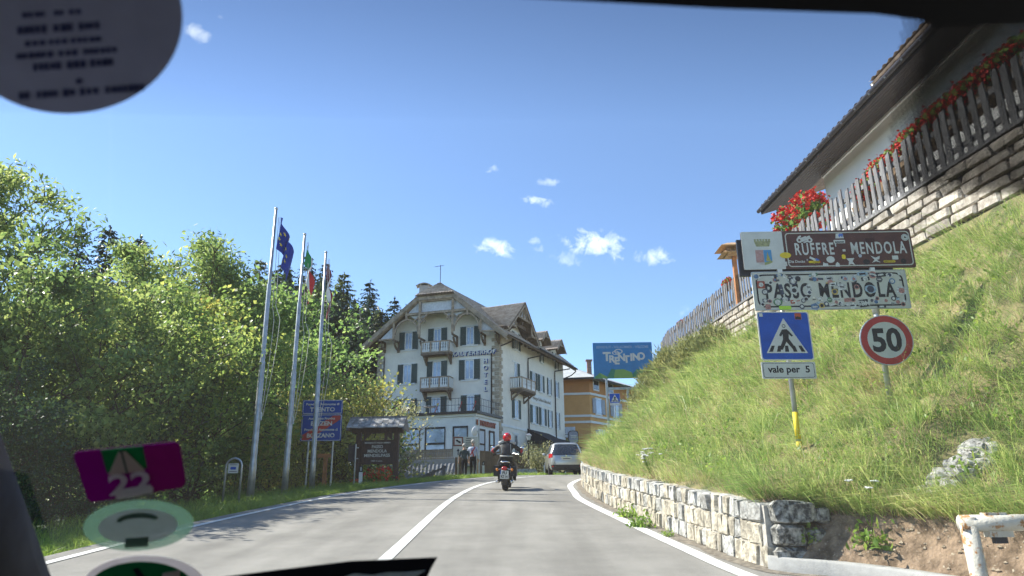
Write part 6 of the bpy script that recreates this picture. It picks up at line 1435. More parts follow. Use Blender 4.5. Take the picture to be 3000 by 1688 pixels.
# welcome billboard on posts
def z4(x, y): return (1640 + x / 3.622, 980 + y / 3.622)
def billboard():
    Y = 33.0; c, w, h = quadfit([z4(350, 90), z4(975, 88), z4(990, 465), z4(362, 468)], Y); Mx = yaw(c, R_(-1)); r = thing('welcome_billboard', 'blue TRENTINO welcome billboard with green hills on steel posts', 'billboard', (c.x, c.y, c.z - h / 2 - 2))
    plate('panel', rrect(w, h, .02, 2), Mx, 'billboard_blue', r, 0, .06)
    for poly, m in (([(-.5, -.5), (-.49, -.46), (-.40, -.345), (-.28, -.45), (-.28, -.5)], 'billboard_green'), ([(-.28, -.5), (-.28, -.46), (-.20, -.23), (-.14, -.26), (-.17, -.5)], 'billboard_dark_green'), ([(-.17, -.5), (-.14, -.26), (.0, -.25), (.14, -.34), (.15, -.5)], 'billboard_lime'), ([(.14, -.5), (.14, -.40), (.23, -.24), (.28, -.28), (.24, -.5)], 'billboard_dark_green'), ([(.24, -.5), (.27, -.26), (.5, -.28), (.5, -.5)], 'billboard_green'), ([(-.40, -.345), (-.36, -.5), (-.28, -.5), (-.28, -.45)], 'billboard_lime')):
        plate('hill', [(a * w, b * h) for a, b in poly], Mx, m, r, .06, .003 if m != 'billboard_lime' else .004)
    m = MATS['sign_white']; text('BENVENUTI - WILLKOMMEN - WELCOME', .17, mat('billboard_pale', (.30, .42, .58), .6), r, Mx, 0, h * .375, .062, width=w * .88, bold=.015)
    for i, (ch, dz) in enumerate(zip('TRENTINO', (.05, -.02, -.07, .02, -.03, .02, .03, .05))): text(ch, .46 if i else .56, m, r, Mx, (-.27 + i * .0825) * w, h * (.06 + dz), .062, bold=.045, depth=.004, name='letter')
    for (a, b_, rt, s) in ((-.12, .21, .5, 1), (-.07, .25, -.4, 1.2), (-.08, .19, .2, .7)): ring('butterfly', [(x * s, z * s * .55) for x, z in disc(.17, 16)], [(x * s, z * s * .55) for x, z in disc(.12, 16)], Mx, 'sign_white', r, .062, .004, a * w, b_ * h)
    def post(px, name='post', zt=None, off=.1): 
        x = c.x + (px) ; zb = gz(x, Y + off) - .3; bb = MB(); bb.span((x - .05, Y + off - .05, zb), (x + .05, Y + off + .05, zt if zt else c.z + h * .4)); bb.build(name, MATS['galvanised'], r)
    post(-w * .29); post(w * .06, zt=c.z - h / 2 - .45); post(w * .355, zt=c.z)
    b = MB(); b.span((c.x - w * .29, Y + .06, c.z - h / 2 - .5), (c.x + w * .36, Y + .14, c.z - h / 2 - .4)); b.build('cross_bar', MATS['galvanised'], r)
billboard()
def far_crossing():
    Y = 44.; c, w, h = quadfit([z4(530, 625), z4(640, 628), z4(640, 728), z4(524, 725)], Y); Mx = yaw(c, 0); r = thing('crossing_sign', 'small distant blue crossing sign under the welcome billboard', 'sign', (c.x, c.y, c.z - h * 2)); crossing_panel(r, Mx, w, h); plate('lower_plate', rrect(w, h * .2, .02, 2), Mx, 'sign_white', r, -.01, .012, 0, -h * .66); b = MB(); b.tube([(c.x, c.y + .06, c.z - 2.6), (c.x, c.y + .06, c.z + h * .4)], .04, 8); b.build('pole', MATS['galvanised'], r)
far_crossing()

# flagpoles and flags
def flagpole(base, top, y, lb):
    b0 = P(*base, y); t0 = P(*top, y); x = b0[0]; zb = float(hg(x, y)) - .05; xt, zt = t0[0], t0[2]; r = thing('flagpole', lb, 'flagpole', (x, y, zb), 'three flagpoles on the verge')
    def at(t): return (x + (xt - x) * t, y, zb + (zt - zb) * t)
    b = MB(); b.tube([at(0), at(.12), at(.125), at(.45), at(.455), at(.72), at(.725), at(1)], [.095, .09, .08, .075, .062, .058, .045, .038], 12); b.build('mast', MATS['galvanised'], r, True)
    b = MB(); b.cyl(at(.003), .17, .05, 14); b.build('base_plate', MATS['galvanised'], r); b = MB(); b.sphere(at(1.004), .05, 10, 6); b.build('finial', MATS['galvanised'], r)
    for o in (.10, .14):
        b = MB(); p = []
        for i in range(16): t = .27 + .70 * i / 15; q = at(t); sag = .12 * math.sin(math.pi * i / 15) * (2 if o > .12 else 1) * (1 if t < .6 else .4); p.append((q[0] + o + sag, q[1] - .03, q[2]))
        b.tube(p, .008, 4); b.build('halyard', MATS['rope'], r)
    b = MB(); q = at(.27); b.box((q[0] + .09, q[1] - .02, q[2]), (.05, .05, .2)); b.build('cleat', MATS['galvanised'], r)
    return at, r
def flag(name, lb, at, t_hi, drop, fly, spread, cols, seed, stars=False):
    """limp flag: hoist edge along the halyard, fly edge hanging down in folds; cols run along the fly"""
    rs = random.Random(seed); q0 = Vector(at(t_hi)); hoist = drop
    def S(u, v):                             # u along fly 0..1, v down hoist 0..1
        # the fly end falls: droop grows with u
        x = q0.x + .12 + spread * (u ** .8) * (1 - .25 * v) + .05 * math.sin(u * 14 + v * 2.2 + seed)
        yv = q0.y - .05 + .11 * math.sin(u * 11 + seed * 1.7 + v * 1.5) * (.3 + u)
        z = q0.z - v * hoist * .78 - fly * (u ** 1.1) * .92 + .04 * math.sin(u * 9 + v * 5)
        return Vector((x, yv, z))
    r = thing(name, lb, 'flag', tuple(S(0, 1)), 'flags on the flagpoles'); NU, NV = 36, 16
    for k, m in enumerate(cols):
        a, b_ = k / len(cols), (k + 1) / len(cols); V = []; F = []
        nu = NU // len(cols)
        for i in range(nu + 1):
            for j in range(NV + 1): V.append(tuple(S(a + (b_ - a) * i / nu, j / NV)))
        F = [(i * (NV + 1) + j, (i + 1) * (NV + 1) + j, (i + 1) * (NV + 1) + j + 1, i * (NV + 1) + j + 1) for i in range(nu) for j in range(NV)]
        me = mesh_np('cloth', V, F, True); o = link('cloth', me, r, MATS[m])
    if stars:
        for k in range(12):
            a = k * math.pi / 6; u, v = .5 + .27 * math.cos(a), .5 + .36 * math.sin(a); c = S(u, v); e1 = (S(u + .02, v) - c).normalized(); e2 = (S(u, v + .02) - c).normalized(); n_ = e1.cross(e2).normalized()
            for sd in (-1, 1):
                vs = []
                for i in range(10): aa = math.pi * i / 5; rr = .062 if i % 2 == 0 else .026; vs.append(c + (e1 * math.sin(aa) - e2 * math.cos(aa)) * rr + n_ * .012 * sd)
                b = MB(); b.add(vs, [tuple(range(10))]); b.build('star', MATS['flag_yellow'], r, fix=False)
FP = [((733, 1455), (809, 615), 18.7, 'nearest flagpole on the left carrying the blue European flag'), ((833, 1440), (893, 690), 20.8, 'middle flagpole carrying the Italian flag'), ((913, 1428), (955, 742), 22.9, 'rightmost flagpole carrying the dark red and white flag')]
ats = [flagpole(*f)[0] for f in FP]
flag('european_flag', 'blue European flag with yellow stars hanging from the nearest flagpole', ats[0], .97, 1.1, 1.15, .46, ['flag_blue'], 1, True)
flag('italian_flag', 'green white and red Italian flag hanging limp from the middle flagpole', ats[1], .962, .8, 1.5, .26, ['flag_green', 'flag_white', 'flag_red'], 2)
flag('regional_flag', 'dark red and white flag hanging limp from the rightmost flagpole', ats[2], .962, .8, 1.7, .16, ['flag_wine', 'flag_white', 'flag_wine'], 3)

# province sign
def province():
    Y = 24.5; c, w, h = quadfit([(887, 1172), (1004, 1172), (1000, 1293), (880, 1292)], Y); Mx = yaw(c, 0); r = thing('province_sign', 'blue province sign TRENTO over BOZEN BOLZANO struck through in red', 'sign', (c.x, c.y, float(hg(c.x, Y))))
    for (v0, v1, nm) in ((0, .345, 'upper_panel'), (.355, 1., 'lower_panel')):
        hh = h * (v1 - v0); zc = h / 2 - h * (v0 + v1) / 2; plate(nm, rrect(w, hh, .03), Mx, 'sign_navy', r, -.01, .02, 0, zc); ring('border', rrect(w * .97, hh - .03, .05), rrect(w * .97 - .03, hh - .06, .04), Mx, 'sign_white', r, .01, .002, 0, zc)
    hh = h * .645; zc = h / 2 - h * .6775
    plate('red_stripe', [(-w * .46, -hh * .46), (-w * .30, -hh * .46), (w * .46, hh * .30), (w * .46, hh * .45), (w * .28, hh * .45), (-w * .46, -hh * .28)], Mx, 'sign_red', r, .0102, .001, 0, zc)
    for s, sz, v, wd in (('Provincia Autonoma di', .105, .105, .82), ('TRENTO', .19, .235, .62), ('Autonome Provinz', .105, .455, .66), ('BOZEN', .19, .575, .52), ('Provincia Autonoma di', .105, .725, .82), ('BOLZANO', .19, .865, .68)): text(s, sz, MATS['sign_white'], r, Mx, 0, h / 2 - h * v, .0125, width=w * wd, bold=.03, depth=.002)
    for s in (-1, 1): b = MB(); x = c.x + s * w * .30; b.tube([(x, Y + .06, float(hg(x, Y)) - .1), (x, Y + .06, c.z + h * .45)], .035, 8); b.build('post', MATS['galvanised'], r)
province()
def t_post():
    Y = 25.5; t = P(955, 1330, Y); zb = float(hg(t[0], Y)); r = thing('wooden_finger_post', 'orange-brown wooden T-shaped post under the province sign', 'post', (t[0], Y, zb)); b = MB(); b.span((t[0] - .06, Y - .06, zb - .1), (t[0] + .06, Y + .06, t[2])); b.build('post', MATS['orange_wood'], r); b = MB(); b.span((t[0] - .27, Y - .09, t[2] - .13), (t[0] + .2, Y - .065, t[2] + .0)); b.build('arm', MATS['orange_wood'], r)
t_post()
def hoop():
    Y = 17.4; c = P(685, 1375, Y); zb = float(hg(c[0], Y)) - .05; zt = P(688, 1343, Y)[2]; r = thing('hoop_sign', 'small white notice on a grey steel hoop at the verge', 'sign', (c[0], Y, zb)); b = MB(); R0 = .185
    b.tube([(c[0] - R0, Y, zb), (c[0] - R0, Y, zt - R0)] + [(c[0] - R0 * math.cos(a), Y, zt - R0 + R0 * math.sin(a)) for a in np.linspace(.2, math.pi - .2, 9)] + [(c[0] + R0, Y, zt - R0), (c[0] + R0, Y, zb)], .025, 8); b.build('hoop', MATS['galvanised'], r, True)
    Mx = yaw(Vector((c[0], Y - .03, c[2] + .02)), 0); plate('panel', rrect(.24, .22, .01, 2), Mx, 'sign_white', r, 0, .012); plate('blue_patch', rrect(.13, .06, .01, 2), Mx, 'sign_blue', r, .012, .002); 
    for z in (.08, -.075): plate('line', rrect(.18, .012, .003, 1), Mx, 'sign_black', r, .012, .001, 0, z)
hoop()
def zc(x, y): return (1000 + x / 6.133, 1200 + y / 6.133)
def pass_board():
    Y = 26.0; c, w, h = quadfit([zc(330, 560), zc(955, 540), zc(955, 980), zc(350, 990)], Y); Mx = yaw(c, R_(-4)); zb = float(hg(c.x, Y)) - .1
    r = thing('pass_board', 'dark wooden PASSO MENDOLA MENDELPASS board with shingled roof', 'sign', (c.x, Y, zb)); dz = zb - c.z
    plate('board', rrect(w, h, .01, 2), Mx, 'dark_wood', r, -.03, .06)
    top = P(*zc(640, 400), Y)[2] - c.z; rz_ = P(*zc(640, 250), Y)[2] - c.z
    for s in (-1, 1): b = MB(Mx); x = s * (w / 2 + .07); b.span((x - .085, -.09, dz), (x + .085, .09, top)); b.build('post', MATS['dark_wood'], r)
    b = MB(Mx); b.span((-w / 2 - .3, -.12, top - .05), (w / 2 + .3, .12, top + .16)); b.build('beam', MATS['dark_wood'], r)
    for s in (-1, 1): b = MB(Mx); x = s * (w / 2 - .1); b.prism([(x - s * .0, top - .05), (x - s * .28, top - .05), (x, top - .3)], .08, Matrix.Translation((0, -.04, 0))); b.build('brace', MATS['dark_wood'], r)
    b = MB(Mx); b.span((w * .2, -.05, h / 2 - .01), (w * .2 + .09, .05, top)); b.build('strut', MATS['dark_wood'], r)
    # shingled roof, two slopes of boards
    e = w / 2 + .42; n_ = 10
    for sgn in (-1, 1):
        for j in range(3):
            for i in range(n_):
                x0 = -e + 2 * e * i / n_; x1 = -e + 2 * e * (i + 1) / n_ - .012; y0, y1 = sgn * .48 * (1 - j / 3.2), sgn * .48 * (1 - (j + 1.25) / 3.2); z0, z1 = top + .08 + .13 * j, top + .08 + .13 * (j + 1.25); b = MB(Mx); jt = random.uniform(0, .02)
                b.add([(x0, y0, z0 + jt), (x1, y0, z0 + jt), (x1, y1, z1 + jt), (x0, y1, z1 + jt), (x0, y0, z0 + jt + .03), (x1, y0, z0 + jt + .03), (x1, y1, z1 + jt + .02), (x0, y1, z1 + jt + .02)], [(0, 1, 2, 3), (4, 5, 6, 7), (0, 1, 5, 4), (1, 2, 6, 5), (2, 3, 7, 6), (3, 0, 4, 7)]); b.build('shingle', mat('shingle_grey', (.30, .295, .285), .85, var=.35, scale=5, rand=.25), r)
    b = MB(Mx); b.span((-e, -.06, top + .48), (e, .06, top + .54)); b.build('ridge_board', MATS['grey_wood'], r)
    for s in (-1, 1): b = MB(Mx); b.add([(s * e, -.5, top + .02), (s * e, .5, top + .02), (s * e, 0, top + .5), (s * (e - .05), -.5, top + .02), (s * (e - .05), .5, top + .02), (s * (e - .05), 0, top + .5)], [(0, 1, 2), (3, 4, 5), (0, 1, 4, 3), (1, 2, 5, 4), (2, 0, 3, 5)]); b.build('gable_board', MATS['grey_wood'], r)
    for s, sz, z, wd in (('BENVENUTI-WILLKOMMEN', .075, .385, .76), ('PASSO', .150, .225, .33), ('MENDOLA', .150, .045, .57), ('MENDELPASS', .150, -.135, .76), ('1363 m s.l.m.', .065, -.36, .34)): text(s, sz, MATS['sign_white'], r, Mx, 0, z * h, .03, width=w * wd, bold=.02, depth=.006)
    return c, w, h, Y, zb
PB = pass_board()
PR_FLB = bush_proto(71, .55, .62, 900, .10, 'weed_leaf', stems=5, lumps=16, spread=.12, aspect=.7)
c, w, h, Y, zb = PB
def flowers(x, y, z, lb, cols, sc):
    r = plant('geranium_bed', PR_FLB, lb, 'flowers', (x, y, z), random.uniform(0, 6), sc, 'flowers under the pass board', parts=BP); rg = np.random.default_rng(int(abs(x * 100)))
    for k, m in enumerate(cols):
        D = unit(rg.normal(size=(34, 3))) * rg.uniform(.75, 1.05, (34, 1)); D[:, 2] = np.abs(D[:, 2]); D = D * np.array([.6, .6, .72]); Cn = (D[:, None] + rg.normal(size=(34, 8, 3)) * .03).reshape(-1, 3); V, F = leaves_np(Cn, .075, rg, .1, .9); me = mesh_np('blossom', V, F); me.materials.append(MATS[m]); o = bpy.data.objects.new('blossom', me); COL.objects.link(o); o.parent = r
flowers(c.x - w * .22, Y + .1, zb + .05, 'orange and red flowers under the left half of the pass board', ('orange_flower', 'red_flower'), .9); flowers(c.x + w * .22, Y - .1, zb + .05, 'red flowers under the right half of the pass board', ('red_flower', 'orange_flower'), 1.0); flowers(c.x - w * .58, Y + .2, zb, 'small red flowers left of the pass board post', ('red_flower',), .6)
def delineator(px, pyb, pyt, y, lb, lean=0):
    b0 = P(px, pyb, y); t0 = P(px, pyt, y); r = thing('delineator_post', lb, 'post', tuple(b0), 'white roadside marker posts'); H_ = t0[2] - b0[2]; x, z = b0[0], b0[2]
    b = MB(); b.add([(x - .06, y - .05, z - .1), (x + .06, y - .05, z - .1), (x + .04, y + .05, z - .1), (x - .04, y + .05, z - .1), (x - .06, y - .05, z + H_ * .66), (x + .06, y - .05, z + H_ * .66), (x + .04, y + .05, z + H_ * .66), (x - .04, y + .05, z + H_ * .66)], [(0, 3, 2, 1), (4, 5, 6, 7), (0, 1, 5, 4), (1, 2, 6, 5), (2, 3, 7, 6), (3, 0, 4, 7)]); b.build('post', MATS['trim_white'], r)
    b = MB(); b.add([(x - .061, y - .051, z + H_ * .66), (x + .061, y - .051, z + H_ * .66), (x + .04, y + .05, z + H_ * .66), (x - .04, y + .05, z + H_ * .66), (x - .061, y - .051, z + H_ * .93), (x + .061, y - .051, z + H_), (x + .04, y + .05, z + H_), (x - .04, y + .05, z + H_ * .93)], [(0, 3, 2, 1), (4, 5, 6, 7), (0, 1, 5, 4), (1, 2, 6, 5), (2, 3, 7, 6), (3, 0, 4, 7)]); b.build('black_cap', MATS['sign_black'], r); b = MB(); b.span((x - .02, y - .058, z + H_ * .72), (x + .02, y - .05, z + H_ * .88)); b.build('reflector', MATS['sign_white'], r)
delineator(1056, 1425, 1362, 24.6, 'white roadside post left of the wooden pass board'); delineator(1416, 1389, 1351, 38., 'white roadside post left of the motorcyclist'); delineator(1596, 1381, 1354, 45., 'white roadside post left of the silver van')
def back_sign():                              # back of a traffic sign left of the board
    Y = 25.2; b0 = P(1038, 1425, Y); c0 = P(1030, 1328, Y); r = thing('reversed_sign', 'dark back of a traffic sign on a thin post left of the pass board', 'sign', (b0[0], Y, b0[2])); b = MB(); b.tube([(b0[0] - .02, Y, b0[2] - .1), (b0[0] - .02, Y, c0[2] + .3)], .03, 8); b.build('post', MATS['galvanised'], r); plate('panel', rrect(.28, .55, .03), yaw(Vector((c0[0] + .0, Y + .05, c0[2])), R_(35)), 'sign_back', r, 0, .02)
    for z in (-.18, .18): b = MB(); b.box((b0[0] + .02, Y, c0[2] + z), (.12, .05, .03)); b.build('clamp', MATS['galvanised'], r)
back_sign()
def webcam_sign():
    Y = 35.0; c, w, h = quadfit([zc(2012, 485), zc(2190, 485), zc(2190, 860), zc(2008, 858)], Y); Mx = yaw(c, R_(2)); zb = float(hg(c.x, Y)); r = thing('arrow_sign', 'white sign with brown-framed pictogram over a black upward arrow', 'sign', (c.x, Y, zb)); plate('panel', rrect(w, h, .02, 2), Mx, 'sign_white', r, -.01, .02)
    ring('brown_frame', rrect(w * .98, h * .46, .02, 2), rrect(w * .70, h * .32, .01, 2), Mx, mat('frame_brown', (.20, .07, .05), .6), r, .01, .003, 0, h * .26); plate('pictogram', [(-.3, .1), (-.1, .28), (.0, .15), (.32, -.05), (.3, -.25), (.1, -.2), (-.15, -.02)], Mx, 'sign_black', r, .01, .002, 0, h * .26) if False else plate('pictogram', [(x * w, z * w) for x, z in ((-.28, .12), (-.1, .2), (.02, .08), (.26, -.02), (.24, -.2), (.08, -.16), (-.12, -.02))], Mx, 'sign_black', r, .01, .002, 0, h * .26)
    plate('arrow', [(x * w, z * w) for x, z in ((-.05, -.3), (.05, -.3), (.05, .08), (.16, .08), (0, .32), (-.16, .08), (-.05, .08))], Mx, 'sign_black', r, .01, .002, 0, -h * .24)
    b = MB(); b.tube([(c.x, Y + .05, zb - .2), (c.x, Y + .05, c.z + h * .5)], .035, 8); b.build('post', MATS['galvanised'], r); b = MB(); b.sphere((c.x + w * .02, Y + .03, c.z + h * .55), .03, 8, 6); b.build('post_cap', MATS['galvanised'], r)
    Y2 = 36.5; c, w, h = quadfit([zc(2195, 490), zc(2450, 490), zc(2450, 880), zc(2195, 880)], Y2); Mx = yaw(c, R_(2)); zb = float(hg(c.x, Y2)); r = thing('directory_sign', 'pale directory board with lines of names behind the two walkers', 'sign', (c.x, Y2, zb)); plate('panel', rrect(w, h, .02, 2), Mx, 'sign_cream', r, -.01, .02)
    for i in range(9): plate('line', rrect(w * random.uniform(.3, .62), .03, .004, 1), Mx, 'sign_black', r, .01, .002, -w * .14, h * (.42 - i * .085))
    for s in (-1, 1): b = MB(); b.tube([(c.x + s * w * .42, Y2 + .05, zb - .2), (c.x + s * w * .42, Y2 + .05, c.z + h * .45)], .03, 8); b.build('post', MATS['galvanised'], r)
    # traffic mirror on a tall pole
    Y3 = 40.; b0 = P(1404, 1385, Y3); t0 = P(1403, 1226, Y3); m0 = P(1391, 1264, Y3); r = thing('traffic_mirror', 'oval white-backed traffic mirror on a tall grey pole', 'mirror', tuple(b0)); b = MB(); b.tube([tuple(b0 - np.array([0, 0, .2])), tuple(t0)], .04, 8); b.build('pole', MATS['galvanised'], r); b = MB(yaw(Vector(m0), R_(40)) @ Matrix.Rotation(.25, 4, 'Y')); b.sphere((0, 0, 0), .27, 16, 10, (.75, .3, 1)); b.build('mirror_shell', MATS['trim_white'], r, True); b = MB(); b.beam(tuple(m0), (b0[0], Y3, m0[2]), .03, .03); b.build('arm', MATS['galvanised'], r)
webcam_sign()
def wood_piles():
    for px, lb in ((1339, 'left thick wooden post behind the arrow sign'), (1352, 'right thick wooden post behind the arrow sign')):
        Y = 37.; b0 = P(px, 1392, Y); t0 = P(px, 1340, Y); r = thing('wooden_post', lb, 'post', tuple(b0), 'thick wooden posts by the arrow sign'); b = MB(); b.span((b0[0] - .1, Y - .1, b0[2] - .5), (b0[0] + .1, Y + .1, t0[2])); b.build('post', MATS['brown_wood'], r)
wood_piles()

# fences by the hotel
def slat_fence(name, lb, p0, p1, h0, h1, sp_, wd, m, rails=2, carved=False):
    """p0,p1: foot points (x,y,z); vertical boards between"""
    p0, p1 = Vector(p0), Vector(p1); d = (p1 - p0); Ln = math.hypot(d.x, d.y); a = math.atan2(d.y, d.x); r = thing(name, lb, 'fence', tuple(p0)); n_ = int(Ln / sp_)
    b = MB()
    prof = [(-.5, 0), (.5, 0), (.5, 1), (-.5, 1)] if not carved else [(-.5, 0), (0, -.05), (.5, 0), (.5, .3), (.2, .36), (.5, .42), (.5, .72), (.15, .78), (.5, .86), (.5, 1), (-.5, 1), (-.5, .86), (-.15, .78), (-.5, .72), (-.5, .42), (-.2, .36), (-.5, .3)]
    b.prism(prof, 1, Matrix.Translation((0, -.5, 0))); me = b.mesh('board'); me.materials.append(MATS[m])
    for i in range(n_):
        o = bpy.data.objects.new('board', me); COL.objects.link(o); o.parent = r; t = (i + .5) / n_; q = p0.lerp(p1, t); o.location = q - p0; o.rotation_euler = (0, 0, a); o.scale = (wd, .025, (h0 + (h1 - h0) * t) * random.uniform(.98, 1.01))
    for k in range(rails):
        f = (.18, .82)[k] if rails == 2 else .98; b = MB(); u = Vector((-math.sin(a), math.cos(a), 0)) * .04; b.beam(p0 + u + Vector((0, 0, h0 * f)), p1 + u + Vector((0, 0, h1 * f)), .05, .09); b.build('rail', MATS[m], r)
    b = MB(); b.beam(p0 + Vector((0, 0, h0 * 1.01)), p1 + Vector((0, 0, h1 * 1.01)), .12, .05); b.build('top_rail', MATS[m], r); return r
q0 = E0 + GN * 1.0
def eg(px, py): # on a plane a metre before the wing
    rr = ray(px, py); o = np.array(q0); n_ = np.array(GN); t = ((o - CC) @ n_) / (rr @ n_); return CC + rr * t
a0, a1 = eg(1172, 1357), eg(1330, 1352); t0 = eg(1172, 1322)
slat_fence('balcony_fence', 'brown carved board railing in front of the restaurant windows', tuple(a0), (a1[0], a1[1], a0[2]), t0[2] - a0[2], t0[2] - a0[2], .17, .15, 'fence_wood', carved=True)
b = MB(); r = thing('balcony_slab', 'pale concrete balcony slab under the carved board railing', 'slab', tuple(a0 - np.array([0, 0, .6]))); b.add([tuple(q0 + GA * u + GN * e + Vector((0, 0, a0[2] + z))) for z in (-.35, -.03) for u, e in ((-.5, .3), (11, .3), (11, -.95), (-.5, -.95))], [(0, 1, 2, 3), (4, 5, 6, 7), (0, 1, 5, 4), (1, 2, 6, 5), (2, 3, 7, 6), (3, 0, 4, 7)]); b.build('slab', MATS['concrete'], r)
f0 = P(1398, 1384, 46.); f1 = P(1585, 1382, 50.)
slat_fence('plank_fence', 'tall brown plank fence behind the motorcyclist', (f0[0], 46., f0[2] - .1), (f1[0], 50., f1[2] - .1), P(1398, 1322, 46.)[2] - f0[2] + .1, P(1585, 1333, 50.)[2] - f1[2] + .1, .16, .155, 'brown_wood')
# shed roof below the road
def shed():
    e0, e1 = P(1165, 1368, 41.), P(1345, 1358, 41.); l0, l1 = P(1165, 1425, 36.5), P(1330, 1415, 36.5); r = thing('shed_roof', 'grey scaly roof of a low outbuilding below the road', 'roof', (l0[0], 36.5, l0[2])); tiles('roof', l0, l1, e1, e0, r, m='roof_slate', pitch=.22, row=.25, thick=.12)
    b = MB(); b.beam(e0 + np.array([0, 0, .12]), e1 + np.array([0, 0, .12]), .1, .35); b.build('ridge_board', MATS['concrete'], r)
    for q in (l0, l1): b = MB(); b.box((q[0], 38.5, q[2] - 1.2), (.2, 3.5, 2.6)); b.build('gable_wall', MATS['plaster_white'], r)
shed()
def stair_rail():
    Y = 33.5; r = thing('stair_railing', 'sloping wooden stair railing below the road edge', 'railing', tuple(P(1205, 1412, Y))); a, b_ = P(1200, 1412, Y), P(1308, 1368, Y); b = MB(); b.beam(tuple(a), tuple(b_), .08, .1); b.build('handrail', MATS['grey_wood'], r)
    for i in range(9):
        px = 1226 + i * 5.3; t = (px - 1200) / 108; q = a + (b_ - a) * t; b = MB(); b.span((q[0] - .03, Y - .02, q[2] - .75), (q[0] + .03, Y + .02, q[2])); b.build('baluster', MATS['brown_wood'], r)
    for px in (1270, 1300): t = (px - 1200) / 108; q = a + (b_ - a) * t; b = MB(); b.span((q[0] - .06, Y - .06, q[2] - .9), (q[0] + .06, Y + .06, q[2] + .1)); b.build('newel', MATS['grey_wood'], r)
stair_rail()
# street lantern and shrub by the road
def lantern():
    Y = 47.; b0 = P(1549, 1385, Y); t0 = P(1549, 1292, Y); c0 = P(1549, 1282, Y); r = thing('street_lantern', 'small white lantern on a dark post beside the hotel', 'lamp', tuple(b0)); b = MB(); b.tube([tuple(b0), tuple(t0)], .05, 8); b.build('post', MATS['black_metal'], r); x, z = c0[0], c0[2]
    b = MB(); b.add([(x - .09, Y - .09, z - .16), (x + .09, Y - .09, z - .16), (x + .09, Y + .09, z - .16), (x - .09, Y + .09, z - .16), (x - .15, Y - .15, z + .12), (x + .15, Y - .15, z + .12), (x + .15, Y + .15, z + .12), (x - .15, Y + .15, z + .12)], [(0, 3, 2, 1), (4, 5, 6, 7), (0, 1, 5, 4), (1, 2, 6, 5), (2, 3, 7, 6), (3, 0, 4, 7)]); b.build('lamp_glass', MATS['curtain'], r); b = MB(); b.box((x, Y, z + .19), (.4, .4, .14), None, .3); b.build('lamp_cap', MATS['galvanised'], r)
lantern()
PR_RS = bush_proto(81, 1.25, 1.7, 3200, .14, 'leaf_pale', stems=12, lumps=30, spread=.2, aspect=.4)
p = P(1580, 1385, 47.5); plant('roadside_shrub', PR_RS, 'pale dusty shrub beside the lantern left of the silver van', 'shrub', (p[0], 47.5, p[2] - .1), .4, (1, 1, 1.2), parts=BP)
p = P(1345, 1404, 37.5); plant('grass_tuft_shrub', PR_RS, 'low dusty weeds at the road edge under the arrow sign', 'weeds', (p[0] - .6, 37.5, p[2] - .25), 2, (.55, .5, .35), parts=BP)
# rock by the fence foot
p = P(1530, 1388, 44.); r = thing('roadside_kerbstone', 'long low grey stone at the foot of the plank fence', 'stone', tuple(p)); b = MB(); b.box((p[0], 44., p[2] + .12), (1.9, .35, .3), None, .85); b.build('block', MATS['limestone_grey'], r)

# white rusty pipe rail, lower right
def pipe_rail():
    Y = 5.0; c0 = P(2835, 1533, Y); e0 = P(3100, 1530, Y - .05); rr = .053; r = thing('pipe_rail', 'white rust-streaked pipe barrier rail in the lower right corner', 'barrier', (c0[0], Y, .3))
    b = MB(); b.tube([(c0[0] - rr * .9, Y, c0[2]), (e0[0], Y - .03, e0[2])], rr, 18); b.build('rail', MATS['white_rust'], r, True); b = MB(); b.tube([(c0[0], Y, c0[2] + rr * .7), (c0[0] + .03, Y, c0[2] - .9)], rr, 18); b.build('post', MATS['white_rust'], r, True)
    for x in (.20, .27): b = MB(); b.cyl((c0[0] + x, Y - .006, c0[2]), rr * 1.04, .014, 18, 'x'); b.build('weld_ring', MATS['rust'], r)
    b = MB(); b.span((c0[0] + .11, Y - .03, c0[2] - rr - .035), (c0[0] + .27, Y + .03, c0[2] - rr + .004)); b.build('bracket', MATS['white_rust'], r); b = MB(); b.span((c0[0] + .11, Y - .028, c0[2] + rr - .006), (c0[0] + .25, Y + .03, c0[2] + rr + .012)); b.build('top_plate', MATS['white_rust'], r); b = MB(); b.span((c0[0] + .15, Y - .02, c0[2] - rr - .075), (c0[0] + .23, Y + .02, c0[2] - rr - .035)); b.build('reflector', MATS['sign_back'], r)
pipe_rail()
# ---------------------------------------------------------------- vehicles and people
def slab_body(levels, n=48, ex=5.0):
    """levels: (z, half width, y rear, y front). Returns S(level float, angle) on a body lofted from rounded plan outlines"""
    Lv = np.array(levels, float)
    def S(z, a):
        w, y0, y1 = (np.interp(z, Lv[:, 0], Lv[:, k]) for k in (1, 2, 3)); c, s = math.cos(a), math.sin(a)
        x = w * math.copysign(abs(c) ** (2 / ex), c); y = (y0 + y1) / 2 + (y1 - y0) / 2 * math.copysign(abs(s) ** (2 / ex), s); return Vector((x, y, z))
    return S, Lv
def body_mesh(S, Lv, mb, n=56, cap=True):
    zs = list(Lv[:, 0]); vs = []; fs = []
    for z in zs:
        for i in range(n): vs.append(S(z, 2 * math.pi * i / n))
    for j in range(len(zs) - 1):
        for i in range(n): fs.append((j * n + i, j * n + (i + 1) % n, (j + 1) * n + (i + 1) % n, (j + 1) * n + i))
    if cap: fs.append(tuple((len(zs) - 1) * n + i for i in range(n))); fs.append(tuple(range(n - 1, -1, -1)))
    mb.add(vs, fs)
